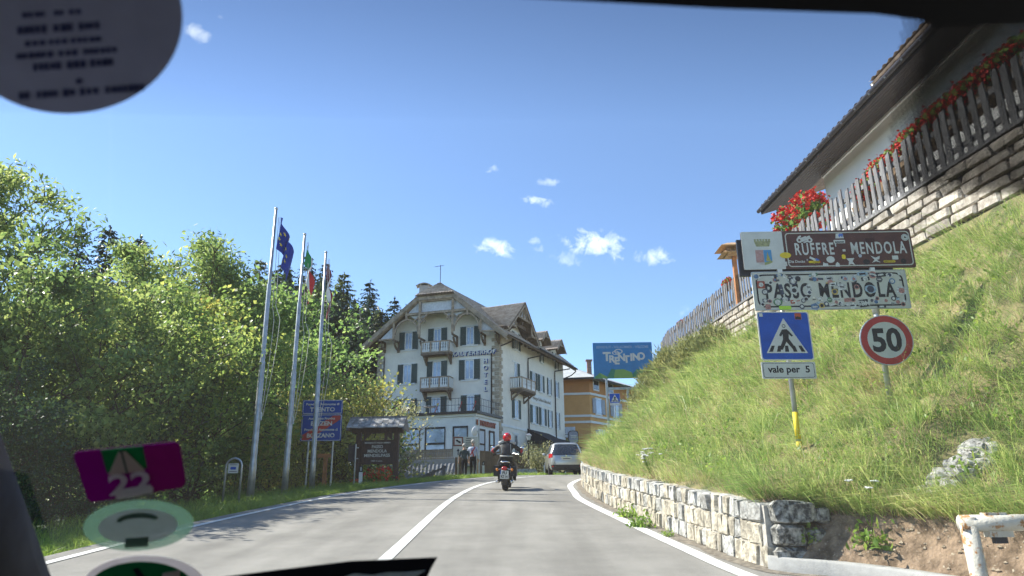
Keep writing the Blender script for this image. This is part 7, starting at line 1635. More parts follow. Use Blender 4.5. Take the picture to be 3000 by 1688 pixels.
def patch(S, z0, z1, a0, a1, off, nz=5, na=10, shape=None):
    """patch of the body surface pushed out by off, as verts/faces"""
    vs = []; fs = []
    for j in range(nz + 1):
        for i in range(na + 1):
            z = z0 + (z1 - z0) * j / nz; t = i / na
            if shape: z, t = shape(j / nz, t); z = z0 + (z1 - z0) * z
            a = a0 + (a1 - a0) * t; p = S(z, a); e = 1e-3
            nrm = (S(z, a + e) - S(z, a - e)).cross(S(z + e, a) - S(z - e, a)); nrm = nrm.normalized() if nrm.length > 1e-12 else Vector((0, -1, 0))
            vs.append(p + nrm * off)
    for j in range(nz):
        for i in range(na): fs.append((j * (na + 1) + i, j * (na + 1) + i + 1, (j + 1) * (na + 1) + i + 1, (j + 1) * (na + 1) + i))
    return vs, fs
def wheel(parent, Mx, x, y, r, w, rim='chrome'):
    b = MB(Mx); pr = [(w * .38, r * .62), (w * .5, r * .70), (w * .5, r * .92), (w * .36, r), (-w * .36, r), (-w * .5, r * .92), (-w * .5, r * .70), (-w * .38, r * .62)]
    vs = []; fs = []; n = 26
    for i in range(n):
        a = 2 * math.pi * i / n
        for px, pr_ in pr: vs.append((x + px, y + pr_ * math.cos(a), r + pr_ * math.sin(a)))
    k = len(pr)
    for i in range(n):
        for j in range(k): fs.append((i * k + j, i * k + (j + 1) % k, ((i + 1) % n) * k + (j + 1) % k, ((i + 1) % n) * k + j))
    b.add(vs, fs); t = b.build('wheel', MATS['tyre'], parent, True)
    b = MB(Mx); b.cyl((x, y, r), r * .64, w * .7, 20, 'x'); 
    b.build('rim', MATS[rim], t); return t
def van():
    Y = 39.5; base = Vector((P(1661, 1391, Y)[0], Y, float(zr(Y)))); Mx = yaw(base, R_(1.)) @ Matrix.Rotation(math.atan(.048), 4, 'X'); r = thing('silver_van', 'silver people carrier driving away round the bend', 'car', tuple(base))
    S, Lv = slab_body([(.24, .84, .10, 4.6), (.34, .90, .02, 4.72), (.55, .935, -.02, 4.78), (.75, .945, .0, 4.75), (.92, .945, .04, 4.55), (1.02, .94, .07, 4.2), (1.10, .925, .10, 3.75), (1.25, .87, .17, 3.4), (1.45, .79, .29, 2.95), (1.58, .725, .40, 2.6), (1.66, .66, .52, 2.35), (1.70, .52, .75, 2.1)], ex=6)
    b = MB(Mx); body_mesh(S, Lv, b); b.build('body', MATS['car_silver'], r, True)
    R0 = -math.pi / 2
    def part(name, z0, z1, a0, a1, off, m, parent=r, shape=None, na=12):
        b = MB(Mx); b.add(*patch(S, z0, z1, R0 + a0, R0 + a1, off, 5, na, shape)); return b.build(name, MATS[m], parent, True)
    part('rear_bumper', .25, .53, -.75, .75, .012, 'plastic_dark', na=20)
    part('rear_window', 1.02, 1.58, -.62, .62, .006, 'glass_dark', shape=lambda j, t: (j, .5 + (t - .5) * (1 - .03 * j)), na=18)
    part('spoiler', 1.585, 1.64, -.62, .62, .03, 'car_silver')
    for s in (-1, 1):
        part('tail_light', .88, 1.10, s * .50, s * 1.12, .010, 'lamp_red', shape=(lambda j, t: (.15 + .85 * j if t < .4 else j, t)))
        part('bumper_reflector', .42, .47, s * .42, s * .60, .016, 'lamp_red')
        part('side_window', 1.09, 1.50, s * 1.05, s * 1.52, .004, 'glass_dark'); part('side_window', 1.07, 1.48, s * 1.55, s * 1.80, .004, 'glass_dark'); part('side_window', 1.07, 1.42, s * 1.83, s * 2.05, .004, 'glass_dark')
        b = MB(Mx); b.tube([(s * .68, .75, 1.70), (s * .70, 1.2, 1.74), (s * .66, 2.3, 1.70)], .022, 6); b.build('roof_rail', MATS['black_metal'], r, True)
        b = MB(Mx); b.sphere((s * 1.02, 2.95, 1.12), .12, 10, 6, (.9, .5, .7)); b.build('wing_mirror', MATS['car_silver'], r, True)
        for y in (.85, 3.65): wheel(r, Mx, s * .82, y, .33, .22)
    b = MB(Mx); b.span((-.27, -.055, .78), (.27, -.03, .90)); b.build('number_plate', MATS['sign_white'], r); b = MB(Mx); b.span((-.2, -.058, .825), (.2, -.0555, .86)); b.build('plate_print', MATS['sign_black'], r)
    b = MB(Mx); b.span((-.30, -.03, .905), (.30, .0, .935)); b.build('boot_trim', MATS['chrome'], r); b = MB(Mx); b.cyl((0, .05, .985), .045, .02, 14, 'y'); b.build('badge', MATS['chrome'], r)
    b = MB(Mx); b.tube([(0, .3, .28), (0, -.08, .27), (0, -.10, .36)], .025, 8); b.build('tow_bar', MATS['black_metal'], r)
    for s in (-.38, .38): b = MB(Mx); b.box((s, 1.75, 1.2), (.42, .12, .5)); b.box((s, 1.78, 1.47), (.24, .09, .16)); b.build('seat', MATS['plastic_dark'], r)
van()
def parked_car():
    Y = 51.; c = P(1600, 1380, Y); base = Vector((c[0], Y, float(zr(Y)) + .15)); Mx = yaw(base, R_(-55)); r = thing('parked_car', 'dark blue-grey parked car half hidden behind the silver van', 'car', tuple(base))
    S, Lv = slab_body([(.22, .80, .08, 4.2), (.5, .87, -.02, 4.3), (.85, .87, .05, 4.1), (.95, .85, .2, 3.6), (1.2, .72, .6, 2.8), (1.42, .60, 1.0, 2.3), (1.46, .45, 1.2, 2.1)], ex=5); b = MB(Mx); body_mesh(S, Lv, b); b.build('body', MATS['car_blue'], r, True)
    for a0, a1 in ((-.6, .6), (2.5, 3.78), (1.0, 2.1), (-2.1, -1.0)): b = MB(Mx); b.add(*patch(S, .98, 1.36, -math.pi / 2 + a0, -math.pi / 2 + a1, .006)); b.build('window', MATS['glass_dark'], r, True)
    for s in (-1, 1):
        for y in (.75, 3.4): wheel(r, Mx, s * .78, y, .31, .2)
        b = MB(Mx); b.add(*patch(S, .6, .78, -math.pi / 2 + s * 2.45, -math.pi / 2 + s * 2.75, .008)); b.build('headlight', MATS['curtain'], r, True)
parked_car()

# ---- bodies: skinned skeletons turned into one continuous mesh
def skinned(joints, edges, root, sub=1):
    bm = bmesh.new(); sk = bm.verts.layers.skin.verify(); vm = {}
    for k, (co, rd) in joints.items():
        v = bm.verts.new(co); rd = rd if isinstance(rd, tuple) else (rd, rd); v[sk].radius = rd; v[sk].use_root = (k == root); vm[k] = v
    for a, b in edges: bm.edges.new((vm[a], vm[b]))
    me = bpy.data.meshes.new('body'); bm.to_mesh(me); bm.free(); o = bpy.data.objects.new('body', me); COL.objects.link(o)
    m = o.modifiers.new('skin', 'SKIN'); m.use_smooth_shade = True; m.branch_smoothing = .4
    s = o.modifiers.new('sub', 'SUBSURF'); s.levels = sub; s.render_levels = sub
    bpy.context.view_layer.update(); dg = bpy.context.evaluated_depsgraph_get(); out = bpy.data.meshes.new_from_object(o.evaluated_get(dg)); bpy.data.objects.remove(o); bpy.data.meshes.remove(me); return out
def seg_dist(p, a, b): ab = b - a; t = max(0, min(1, (p - a).dot(ab) / max(1e-9, ab.length_squared))); return (p - a - ab * t).length
def person_mesh(J, E, mats, cls, Mx, hands=()):
    """J joints, E edges, cls: edge -> material index; hands: list of (wrist, direction, palm normal)"""
    me = skinned(J, E, 'pelvis'); bm = bmesh.new(); bm.from_mesh(me)
    segs = [(Vector(J[a][0]), Vector(J[b][0]), cls[(a, b)]) for a, b in E]
    for f in bm.faces:
        c = f.calc_center_median(); f.material_index = min(segs, key=lambda s: seg_dist(c, s[0], s[1]))[2]; f.smooth = True
    bm.to_mesh(me); bm.free()
    hb = MB()
    for w, d, n, k in hands:
        w, d, n = Vector(w), Vector(d).normalized(), Vector(n).normalized(); s = d.cross(n).normalized(); hb.cm = k
        hb.tube([w - d * .02, w + d * .03, w + d * .085], [.024, .038, .034], 8)
        for i, (o, L) in enumerate(((-.03, .062), (-.01, .075), (.01, .072), (.03, .056))): p0 = w + d * .078 + s * o; hb.tube([p0, p0 + d * L * .5 + n * .008, p0 + d * L * .85 + n * .03], [.0095, .009, .007], 6)
        p0 = w + d * .02 + s * -.03; hb.tube([p0, p0 + d * .03 - s * .025 + n * .01, p0 + d * .06 - s * .028 + n * .02], [.011, .010, .008], 6)
    if hb.v:
        bm = bmesh.new(); bm.from_mesh(me); m2 = hb.mesh('h', True); bm.from_mesh(m2); bm.to_mesh(me); bm.free(); bpy.data.meshes.remove(m2)
    for m in mats: me.materials.append(MATS[m])
    me.transform(Mx); return me
def walker(px, pyb, Y, lb, H, shirt, heading, stride, hair='hair_grey', bald=.6, strap=None, shoe='shoe_dark', stoop=.0, arm=.2):
    b0 = P(px, pyb, Y); k = H / 1.75; Mx = yaw(Vector(b0), heading) @ Matrix.Scale(k, 4); r = thing('person', lb, 'person', tuple(b0), 'walkers on the left roadside')
    st = stride; f = stoop
    J = {'pelvis': ((0, 0, .95), (.155, .115)), 'waist': ((0, f * .25, 1.10), (.15, .115)), 'chest': ((0, f * .6, 1.32), (.17, .12)), 'collar': ((0, f * .85, 1.46), (.09, .08)), 'neck': ((0, f, 1.53), (.055, .055)), 'skull': ((0, f * 1.2 + .02, 1.62), (.075, .09)), 'crown': ((0, f * 1.2 + .01, 1.70), (.065, .075))}
    E = [('pelvis', 'waist'), ('waist', 'chest'), ('chest', 'collar'), ('collar', 'neck'), ('neck', 'skull'), ('skull', 'crown')]; cl = {E[0]: 1, E[1]: 1, E[2]: 1, E[3]: 0, E[4]: 0, E[5]: 0}
    hands = []
    for s, n in ((-1, 'l'), (1, 'r')):
        fwd = st * s
        J['hip' + n] = ((s * .095, 0, .90), (.105, .11)); J['knee' + n] = ((s * .10, fwd * .5 + .04, .50), (.065, .068)); J['ankle' + n] = ((s * .10, fwd * .95 - .02, .10 + (.05 if fwd < 0 else 0)), (.045, .048)); J['toe' + n] = ((s * .115, fwd * .95 + .16, .045 + (.0 if fwd < 0 else 0)), (.045, .035))
        J['sh' + n] = ((s * .18, f * .8, 1.41), (.07, .07)); J['el' + n] = ((s * .235, f * .8 - fwd * arm * .6 - .02, 1.13), (.047, .047)); J['wr' + n] = ((s * .25, f * .8 - fwd * arm * 1.4 + .06, .88), (.032, .032))
        for a, b, c in (('pelvis', 'hip' + n, 2), ('hip' + n, 'knee' + n, 2), ('knee' + n, 'ankle' + n, 2), ('ankle' + n, 'toe' + n, 3), ('chest', 'sh' + n, 1), ('sh' + n, 'el' + n, 1), ('el' + n, 'wr' + n, 0 if shirt == 'shirt_green' else 1)): E.append((a, b)); cl[(a, b)] = c
        w = Vector(J['wr' + n][0]); d = w - Vector(J['el' + n][0]); hands.append((w + d.normalized() * .02, d, (-s, 0, 0), 0))
    me = person_mesh(J, E, ['skin', shirt, 'trousers', shoe], cl, Mx, hands); link('body', me, r)
    hd = Vector(J['skull'][0]) + Vector((0, .0, .045))
    b = MB(Mx); b.sphere(hd + Vector((0, -.015, .025)), .108, 14, 9, (.88, 1.0, .95)); bm_ = b.mesh('hair', True); bm = bmesh.new(); bm.from_mesh(bm_)
    Mi = Mx.inverted(); bmesh.ops.delete(bm, geom=[v for v in bm.verts if (lambda q: q.y > hd.y + .045 and q.z < hd.z + .06 or q.z < hd.z - .055)(Mi @ v.co)], context='VERTS'); bm.to_mesh(bm_); bm.free(); bm_.materials.append(MATS[hair]); link('hair', bm_, r)
    b = MB(Mx); b.tube([hd + Vector((0, .085, .0)), hd + Vector((0, .115, -.03))], [.008, .016], 6); 
    for s in (-1, 1): b.sphere(hd + Vector((s * .088, -.0, -.02)), .025, 8, 6, (.5, .8, 1.2))
    b.build('nose_and_ears', MATS['skin'], r, True)
    b = MB(Mx)
    for s in (-1, 1): b.sphere(hd + Vector((s * .032, .082, .012)), .010, 8, 6)
    b.build('eyes', MATS['sign_black'], r); b = MB(Mx); b.box(hd + Vector((0, .085, -.062)), (.045, .012, .01)); b.build('mouth', MATS['strap_red'], r)
    b = MB(Mx); b.tube([(math.cos(a) * .158, math.sin(a) * .122 + f * .1, .985) for a in np.linspace(0, 6.283, 18)], .018, 5); b.build('belt', MATS['shoe_dark'], r)
    if strap:
        b = MB(Mx); b.beam((.13, -.115, 1.43), (-.10, -.135, 1.06), .05, .012, up=(0, 1, 0)); b.beam((-.02, -.14, 1.28), (.07, -.135, 1.0), .05, .02, up=(0, 1, 0)); b.build('shoulder_strap', MATS[strap], r)
    return r
walker(1360, 1405, 33.8, 'grey-haired walker in dark green shirt and dark trousers, left of the two', 1.58, 'shirt_green', R_(12), .22, stoop=.10)
walker(1385, 1403, 34.6, 'tall grey-haired walker in pale blue shirt with a red strap, right of the two', 1.76, 'shirt_blue', R_(-8), -.16, strap='strap_red', shoe='shoe_grey', stoop=.03)

# ---- motorcycle and rider
def motorcycle():
    Y = 19.9; p = P(1478, 1440, Y); base = Vector((p[0], Y, float(zr(Y)))); Mx = yaw(base, R_(-4)) @ Matrix.Rotation(math.atan(.08), 4, 'X') @ Matrix.Rotation(R_(1.5), 4, 'Y') @ Matrix.Scale(.88, 4); r = thing('motorcycle', 'black cruiser motorcycle with chrome details ridden away from the camera', 'motorcycle', tuple(base))
    def bd(b, n, m, par=r, sm=False): return b.build(n, MATS[m], par, sm)
    wheel(r, Mx, 0, .33, .33, .17, 'engine'); wheel(r, Mx, 0, 1.95, .33, .11, 'engine')
    b = MB(Mx)                                # rear mudguard
    vs = []; fs = []; n = 14
    for i in range(n):
        a = R_(-25 + 150 * i / (n - 1)); 
        for x, rr in ((-.105, .35), (-.09, .385), (0, .40), (.09, .385), (.105, .35)): vs.append((x, .33 - rr * math.cos(a), .33 + rr * math.sin(a)))
    fs = [(i * 5 + j, i * 5 + j + 1, (i + 1) * 5 + j + 1, (i + 1) * 5 + j) for i in range(n - 1) for j in range(4)]; b.add(vs, fs); bd(b, 'rear_mudguard', 'black_paint', sm=True)
    b = MB(Mx); b.sphere((0, -.09, .665), .075, 14, 8, (1.25, .6, .85)); bd(b, 'tail_light', 'lamp_red', sm=True)
    b = MB(Mx); b.tube([(-.13, .1, .80), (-.14, -.02, .84), (-.09, -.08, .86), (.09, -.08, .86), (.14, -.02, .84), (.13, .1, .80)], .02, 8); bd(b, 'grab_rail', 'chrome', sm=True)
    b = MB(Mx); b.span((-.13, -.16, .36), (.13, -.145, .60)); pl = bd(b, 'number_plate', 'sign_white'); T = Mx @ Matrix.Translation((0, -.16, .48)); text('FU', .12, MATS['sign_black'], pl, T, .01, .055, .002, bold=.03, depth=.002); text('RZ 14', .11, MATS['sign_black'], pl, T, 0, -.055, .002, width=.2, bold=.03, depth=.002)
    b = MB(Mx); b.span((-.13, -.163, .505), (-.105, -.158, .60)); b.build('plate_strip', MATS['sign_blue'], pl)
    for s in (-1, 1):
        b = MB(Mx); b.tube([(s * .06, -.02, .66), (s * .20, -.05, .63)], .012, 6); bd(b, 'indicator_stalk', 'chrome'); b = MB(Mx); b.sphere((s * .225, -.06, .625), .042, 10, 7); bd(b, 'indicator', 'lamp_orange', sm=True)
        b = MB(Mx); b.box((s * .27, .32, .58), (.17, .44, .30)); bd(b, 'saddle_bag', 'leather')
        b = MB(Mx); b.tube([(s * .10, .33, .33), (s * .14, .6, .6), (s * .13, .25, .78)], .025, 7); bd(b, 'shock', 'chrome')
        b = MB(Mx); b.tube([(s * .06, 1.55, .98), (s * .11, 1.95, .33)], .032, 8); bd(b, 'fork', 'chrome', sm=True)
        b = MB(Mx); b.tube([(0, 1.42, 1.04), (s * .18, 1.36, 1.10), (s * .40, 1.12, 1.06), (s * .45, 1.05, 1.05)], .016, 8); hb_ = bd(b, 'handlebar', 'chrome', sm=True)
        b = MB(Mx); b.tube([(s * .37, 1.16, 1.07), (s * .45, 1.04, 1.05)], .024, 8); b.build('grip', MATS['tyre'], hb_)
        b = MB(Mx); b.tube([(s * .36, 1.2, 1.08), (s * .46, 1.26, 1.24)], .008, 5); b.build('mirror_stalk', MATS['chrome'], hb_); b = MB(Mx); b.sphere((s * .48, 1.25, 1.27), .07, 12, 8, (1, .35, .7)); b.build('mirror', MATS['chrome'], hb_, True)
        b = MB(Mx); b.tube([(s * .15, .9, .30), (s * .27, .95, .30)], .016, 6); bd(b, 'footpeg', 'chrome'); b = MB(Mx); b.tube([(s * .17, .75, .28), (s * .22, .3, .26), (s * .22, -.1, .27)], [.035, .045, .045], 9); bd(b, 'exhaust', 'chrome', sm=True)
    b = MB(Mx); b.sphere((0, .98, .62), .25, 14, 9, (.85, 1.1, .9)); b.box((0, .95, .38), (.34, .55, .24)); bd(b, 'engine_block', 'engine', sm=False)
    for s in (-1, 1):
        b = MB(Mx)
        for i in range(6): b.box((s * .12, .98 + .02 * i, .52 + .05 * i), (.2, .2, .018))
        bd(b, 'cylinder', 'chrome')
    b = MB(Mx); b.sphere((0, 1.12, .88), .2, 14, 9, (.85, 1.5, .75)); bd(b, 'fuel_tank', 'black_paint', sm=True)
    b = MB(Mx); b.sphere((0, .55, .78), .22, 14, 9, (.9, 1.5, .38)); b.sphere((0, .20, .82), .17, 14, 9, (.85, 1.2, .35)); bd(b, 'saddle', 'leather', sm=True)
    b = MB(Mx); b.beam((0, .3, .33), (0, 1.0, .45), .1, .08); b.beam((0, 1.0, .4), (0, 1.5, .95), .08, .08); bd(b, 'frame', 'black_metal')
    b = MB(Mx); b.sphere((0, 1.62, .92), .11, 12, 8); bd(b, 'headlight', 'chrome', sm=True)
    # rider
    rd = thing('person', 'motorcyclist in black leather jacket and red helmet riding the cruiser', 'person', tuple(base + Vector((0, .5, .8))))
    J = {'pelvis': ((0, .48, .93), (.185, .145)), 'waist': ((0, .53, 1.07), (.17, .13)), 'chest': ((0, .66, 1.28), (.20, .14)), 'collar': ((0, .74, 1.42), (.10, .085)), 'neck': ((0, .78, 1.48), (.06, .06)), 'skull': ((0, .82, 1.56), (.08, .09))}
    E = [('pelvis', 'waist'), ('waist', 'chest'), ('chest', 'collar'), ('collar', 'neck'), ('neck', 'skull')]; cl = {e: 0 for e in E}; cl[E[3]] = 1; cl[E[4]] = 1; hands = []
    for s, n in ((-1, 'l'), (1, 'r')):
        J['hip' + n] = ((s * .14, .55, .88), (.12, .12)); J['knee' + n] = ((s * .27, .98, .72), (.08, .08)); J['ankle' + n] = ((s * .24, .86, .34), (.055, .055)); J['toe' + n] = ((s * .25, 1.06, .29), (.05, .04)); J['sh' + n] = ((s * .21, .72, 1.37), (.085, .085)); J['el' + n] = ((s * .43, .84, 1.17), (.066, .066)); J['wr' + n] = ((s * .43, 1.04, 1.08), (.048, .048))
        for a, b_, c in (('pelvis', 'hip' + n, 0), ('hip' + n, 'knee' + n, 0), ('knee' + n, 'ankle' + n, 0), ('ankle' + n, 'toe' + n, 0), ('chest', 'sh' + n, 0), ('sh' + n, 'el' + n, 0), ('el' + n, 'wr' + n, 0)): E.append((a, b_)); cl[(a, b_)] = c
        hands.append((Vector((s * .43, 1.03, 1.085)), Vector((0, 1, -.25)), Vector((0, -.2, -1)), 0))
    me = person_mesh(J, E, ['leather', 'skin'], cl, Mx, hands); link('body', me, rd)
    b = MB(Mx); b.sphere((0, .82, 1.595), .155, 18, 12, (.90, 1.05, .98)); he = b.build('helmet', MATS['helmet_red'], rd, True); b = MB(Mx); b.sphere((0, .86, 1.585), .150, 16, 10, (.9, 1.05, .55)); b.build('visor', MATS['glass_dark'], he, True); b = MB(Mx); b.tube([(math.cos(a) * .118, .80 + math.sin(a) * .125, 1.465) for a in np.linspace(0, 6.283, 16)], .014, 5); b.build('helmet_rim', MATS['sign_black'], he)
    for s in (-1, 1): b = MB(Mx); b.beam((s * .13, .53, 1.38), (s * .15, .475, 1.12), .018, .02, up=(0, 1, 0)); b.build('jacket_piping', MATS['stripe_grey'], rd); b = MB(Mx); b.tube([(s * .40, .83, 1.22), (s * .45, .88, 1.155)], .071, 10); b.build('sleeve_patch', MATS['jacket_red'], rd, True); b = MB(Mx); b.tube([(s * .10, .70, 1.47), (s * .26, .70, 1.405)], .052, 8); b.build('shoulder_stripe', MATS['stripe_grey'], rd, True)
    b = MB(Mx); b.tube([(math.cos(a) * .19, .515 + math.sin(a) * .15, 1.02) for a in np.linspace(0, 6.283, 20)], .02, 5); b.build('belt', MATS['stripe_grey'], rd)
motorcycle()
# ---------------------------------------------------------------- the car we sit in
def glassmat():
    m = bpy.data.materials.new('windscreen_glass'); m.use_nodes = True; nt = m.node_tree; nt.nodes.clear(); N = nt.nodes.new
    o = N('ShaderNodeOutputMaterial'); t = N('ShaderNodeBsdfTransparent'); t.inputs[0].default_value = (.93, .955, .95, 1); g = N('ShaderNodeBsdfGlossy'); g.inputs['Roughness'].default_value = .02; x = N('ShaderNodeMixShader'); x.inputs[0].default_value = .03
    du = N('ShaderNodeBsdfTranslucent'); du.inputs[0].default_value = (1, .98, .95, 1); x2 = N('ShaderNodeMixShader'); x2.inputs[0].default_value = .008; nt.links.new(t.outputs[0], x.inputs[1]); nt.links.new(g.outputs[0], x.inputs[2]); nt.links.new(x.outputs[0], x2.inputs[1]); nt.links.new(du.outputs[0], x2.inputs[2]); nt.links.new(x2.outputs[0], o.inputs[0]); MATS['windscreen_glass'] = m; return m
glassmat()
def stickmat(name, col, tr=.35, alpha=1., var=.1):
    m = bpy.data.materials.new(name); m.use_nodes = True; nt = m.node_tree; nt.nodes.clear(); N = nt.nodes.new; L = nt.links.new
    o = N('ShaderNodeOutputMaterial'); d = N('ShaderNodeBsdfDiffuse'); t = N('ShaderNodeBsdfTranslucent'); x = N('ShaderNodeMixShader'); x.inputs[0].default_value = tr
    g = N('ShaderNodeNewGeometry'); nz = N('ShaderNodeTexNoise'); nz.inputs['Scale'].default_value = 60; L(g.outputs['Position'], nz.inputs['Vector']); mr = N('ShaderNodeMapRange'); mr.inputs[3].default_value = 1 - var; mr.inputs[4].default_value = 1 + var; L(nz.outputs['Fac'], mr.inputs[0])
    h = N('ShaderNodeHueSaturation'); h.inputs['Color'].default_value = (*col, 1); L(mr.outputs[0], h.inputs['Value'])
    L(h.outputs[0], d.inputs[0]); L(h.outputs[0], t.inputs[0]); L(d.outputs[0], x.inputs[1]); L(t.outputs[0], x.inputs[2])
    if alpha < 1: tt = N('ShaderNodeBsdfTransparent'); y = N('ShaderNodeMixShader'); y.inputs[0].default_value = alpha; L(tt.outputs[0], y.inputs[1]); L(x.outputs[0], y.inputs[2]); L(y.outputs[0], o.inputs[0])
    else: L(x.outputs[0], o.inputs[0])
    MATS[name] = m; return m
W0 = Vector((0, .34, 1.575)); WS = Vector((0, .66, -.50)).normalized()           # top edge of the screen, slope down and forward
WX = Vector((1, 0, 0)); WN = WX.cross(WS).normalized()
if WN.y > 0: WN = -WN                                                            # towards the cabin
def onscreen(px, py):
    d = Vector(ray(px, py)); c = Vector(CC); t = (W0 - c).dot(WN) / d.dot(WN); p = c + d * t - W0; return p.x, p.dot(WS)
def wp(x, s, off=0.): return W0 + WX * x + WS * s + WN * off
car = thing('camera_car', 'interior of the car around the windscreen with dark headliner and pillar', 'car', (0, .3, float(zr(0)) + .1))
b = MB(); SLn = .86
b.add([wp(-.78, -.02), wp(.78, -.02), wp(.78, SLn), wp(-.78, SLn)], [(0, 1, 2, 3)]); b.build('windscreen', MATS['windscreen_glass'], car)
mat('headliner', (.03, .032, .05), .9, var=.15, scale=30); mat('frit', (.010, .011, .016), .6, var=.1)
mat('dashboard_plastic', (.03, .03, .033), .8, var=.2, scale=40)
def wpoly(name, pts, m, parent, off, th=.0004):
    b = MB(); v = [wp(*onscreen(*p), off) for p in pts]; n = len(v); b.add(v + [q + WN * th for q in v], [tuple(range(n)), tuple(range(2 * n - 1, n - 1, -1))] + [(i, (i + 1) % n, n + (i + 1) % n, n + i) for i in range(n)]); return b.build(name, MATS[m], parent)
wpoly('header_band', [(-200, -60), (900, -40), (1640, -3), (2100, 22), (2560, 38), (2690, 55), (2730, 75), (3300, 55), (3300, -500), (-200, -500)], 'frit', car, .002)
# dotted patch by the mirror foot
def dots():
    x0, s0 = onscreen(2560, 40); x1, s1 = onscreen(3080, 565); pit = .0031; b = MB(); vs = []; fs = []; j = 0; s = s0
    while s < s1:
        x = x0 + (pit / 2 if j % 2 else 0)
        while x < x1 + .02:
            p = wp(x, s, .0015); q = np.array(p) - CC; zz = q @ CF; px, py = 1500 + FPX * (q @ CR) / zz, 844 - FPX * (q @ CU) / zz
            e = min((px - 2585 - .12 * max(0, 560 - py)) / 80, (590 + .06 * (px - 2700) - py) / 60 + .0)
            if e > 0:
                rr = pit * .525 * min(1., .5 + .5 * e); k = len(vs)
                for i in range(8): a = 2 * math.pi * i / 8; vs.append(tuple(wp(x + rr * math.cos(a), s + rr * math.sin(a), .0015)))
                fs.append(tuple(range(k, k + 8)))
            x += pit
        s += pit * .866; j += 1
    b.v = vs; b.f = fs; b.mi = [0] * len(fs); o = b.build('dotted_frit', MATS['frit'], car, fix=False); o['kind'] = 'stuff'
dots()
# shaded strip along the top of the glass
def tint():
    m = bpy.data.materials.new('tinted_glass'); m.use_nodes = True; nt = m.node_tree; nt.nodes.clear(); N = nt.nodes.new; L = nt.links.new
    o = N('ShaderNodeOutputMaterial'); t = N('ShaderNodeBsdfTransparent'); g = N('ShaderNodeNewGeometry'); d = N('ShaderNodeVectorMath'); d.operation = 'DOT_PRODUCT'; L(g.outputs['Position'], d.inputs[0]); d.inputs[1].default_value = WS
    s0 = W0.dot(WS) + onscreen(1500, 0)[1]; s1 = W0.dot(WS) + onscreen(1500, 345)[1]; mr = N('ShaderNodeMapRange'); mr.inputs[1].default_value = s0; mr.inputs[2].default_value = s1; L(d.outputs['Value'], mr.inputs[0])
    rp = N('ShaderNodeValToRGB'); rp.color_ramp.elements[0].color = (.66, .67, .70, 1); rp.color_ramp.elements[1].color = (.975, .98, .985, 1); L(mr.outputs[0], rp.inputs[0]); L(rp.outputs[0], t.inputs[0]); L(t.outputs[0], o.inputs[0])
    b = MB(); v = [wp(*onscreen(*p), .0006) for p in ((-500, 320), (1000, 345), (2300, 353), (3500, 350), (3500, -600), (-500, -600))]; b.add(v, [tuple(range(6))]); b.build('tint_strip', m, car)
tint()
# left pillar, headliner, dash and the shell that shades the cabin
b = MB(); pl0 = Vector(P(-200, 1390, .70)); pl1 = Vector(P(-62, 1690, .84)); b.tube([pl0 + (pl0 - pl1) * .35, pl1 + (pl1 - pl0) * .4], .060, 14); b.build('pillar', MATS['headliner'], car, True)
b = MB(); b.add([(-.8, .33, 1.62), (.8, .33, 1.62), (.8, -2.2, 1.66), (-.8, -2.2, 1.66), (-.8, .33, 1.66), (.8, .33, 1.66), (.8, -2.2, 1.70), (-.8, -2.2, 1.70)], [(0, 1, 2, 3), (4, 5, 6, 7), (0, 1, 5, 4), (1, 2, 6, 5), (2, 3, 7, 6), (3, 0, 4, 7)]); b.build('roof_lining', MATS['headliner'], car)
b = MB(); d0 = wp(0, SLn); b.add([(-.78, d0.y, d0.z), (.78, d0.y, d0.z), (.78, .45, d0.z + .0), (-.78, .45, d0.z + .0), (-.78, d0.y, d0.z - .3), (.78, d0.y, d0.z - .3), (.78, .45, d0.z - .3), (-.78, .45, d0.z - .3)], [(0, 1, 2, 3), (4, 5, 6, 7), (0, 1, 5, 4), (1, 2, 6, 5), (2, 3, 7, 6), (3, 0, 4, 7)]); b.build('dashboard', MATS['dashboard_plastic'], car)
for s in (-1, 1):
    b = MB(); b.span((s * .80, -2.2, .55), (s * .84, .9, .98)); b.build('door_panel', MATS['dashboard_plastic'], car); b = MB(); b.beam((s * .80, -.55, .95), (s * .78, -.5, 1.64), .1, .1); b.build('centre_pillar', MATS['headliner'], car)
b = MB(); b.span((-.8, -2.25, .5), (.8, -2.2, 1.65)); b.build('rear_shell', MATS['headliner'], car); b = MB(); b.span((-.8, -2.2, .5), (.8, .9, .54)); b.build('floor', MATS['dashboard_plastic'], car)
for s in (-.38, .38): b = MB(); b.box((s, -.75, 1.0), (.48, .16, .62), Matrix.Rotation(.2, 3, 'X')); b.box((s, -.82, 1.40), (.26, .1, .17)); b.build('seat', MATS['dashboard_plastic'], car)

# stickers on the glass
stickmat('sticker_grey', (.27, .285, .37), .35); stickmat('ink_navy', (.06, .07, .17), .3); stickmat('vignette_purple', (.22, .008, .20), .30); stickmat('vignette_magenta', (.40, .02, .24), .35); stickmat('vignette_green', (.02, .22, .07), .3); stickmat('vignette_white', (.85, .83, .84), .5); stickmat('vignette_pink', (.60, .48, .44), .4)
stickmat('pale_green_film', (.15, .28, .21), .4, .58); stickmat('pale_grey_film', (.36, .35, .42), .4, .55); stickmat('green_ink', (.02, .19, .07), .3); stickmat('white_film', (.66, .64, .66), .45); stickmat('black_film', (.018, .018, .024), .1); stickmat('sky_film', (.75, .82, .85), .5); stickmat('grey_green_film', (.08, .14, .11), .3, .8)
def ell(cx, cy, rx, ry, rot=0., n=40): return [(cx + rx * math.cos(a) * math.cos(rot) - ry * math.sin(a) * math.sin(rot), cy + rx * math.cos(a) * math.sin(rot) + ry * math.sin(a) * math.cos(rot)) for a in np.linspace(0, 2 * math.pi, n, endpoint=False)]
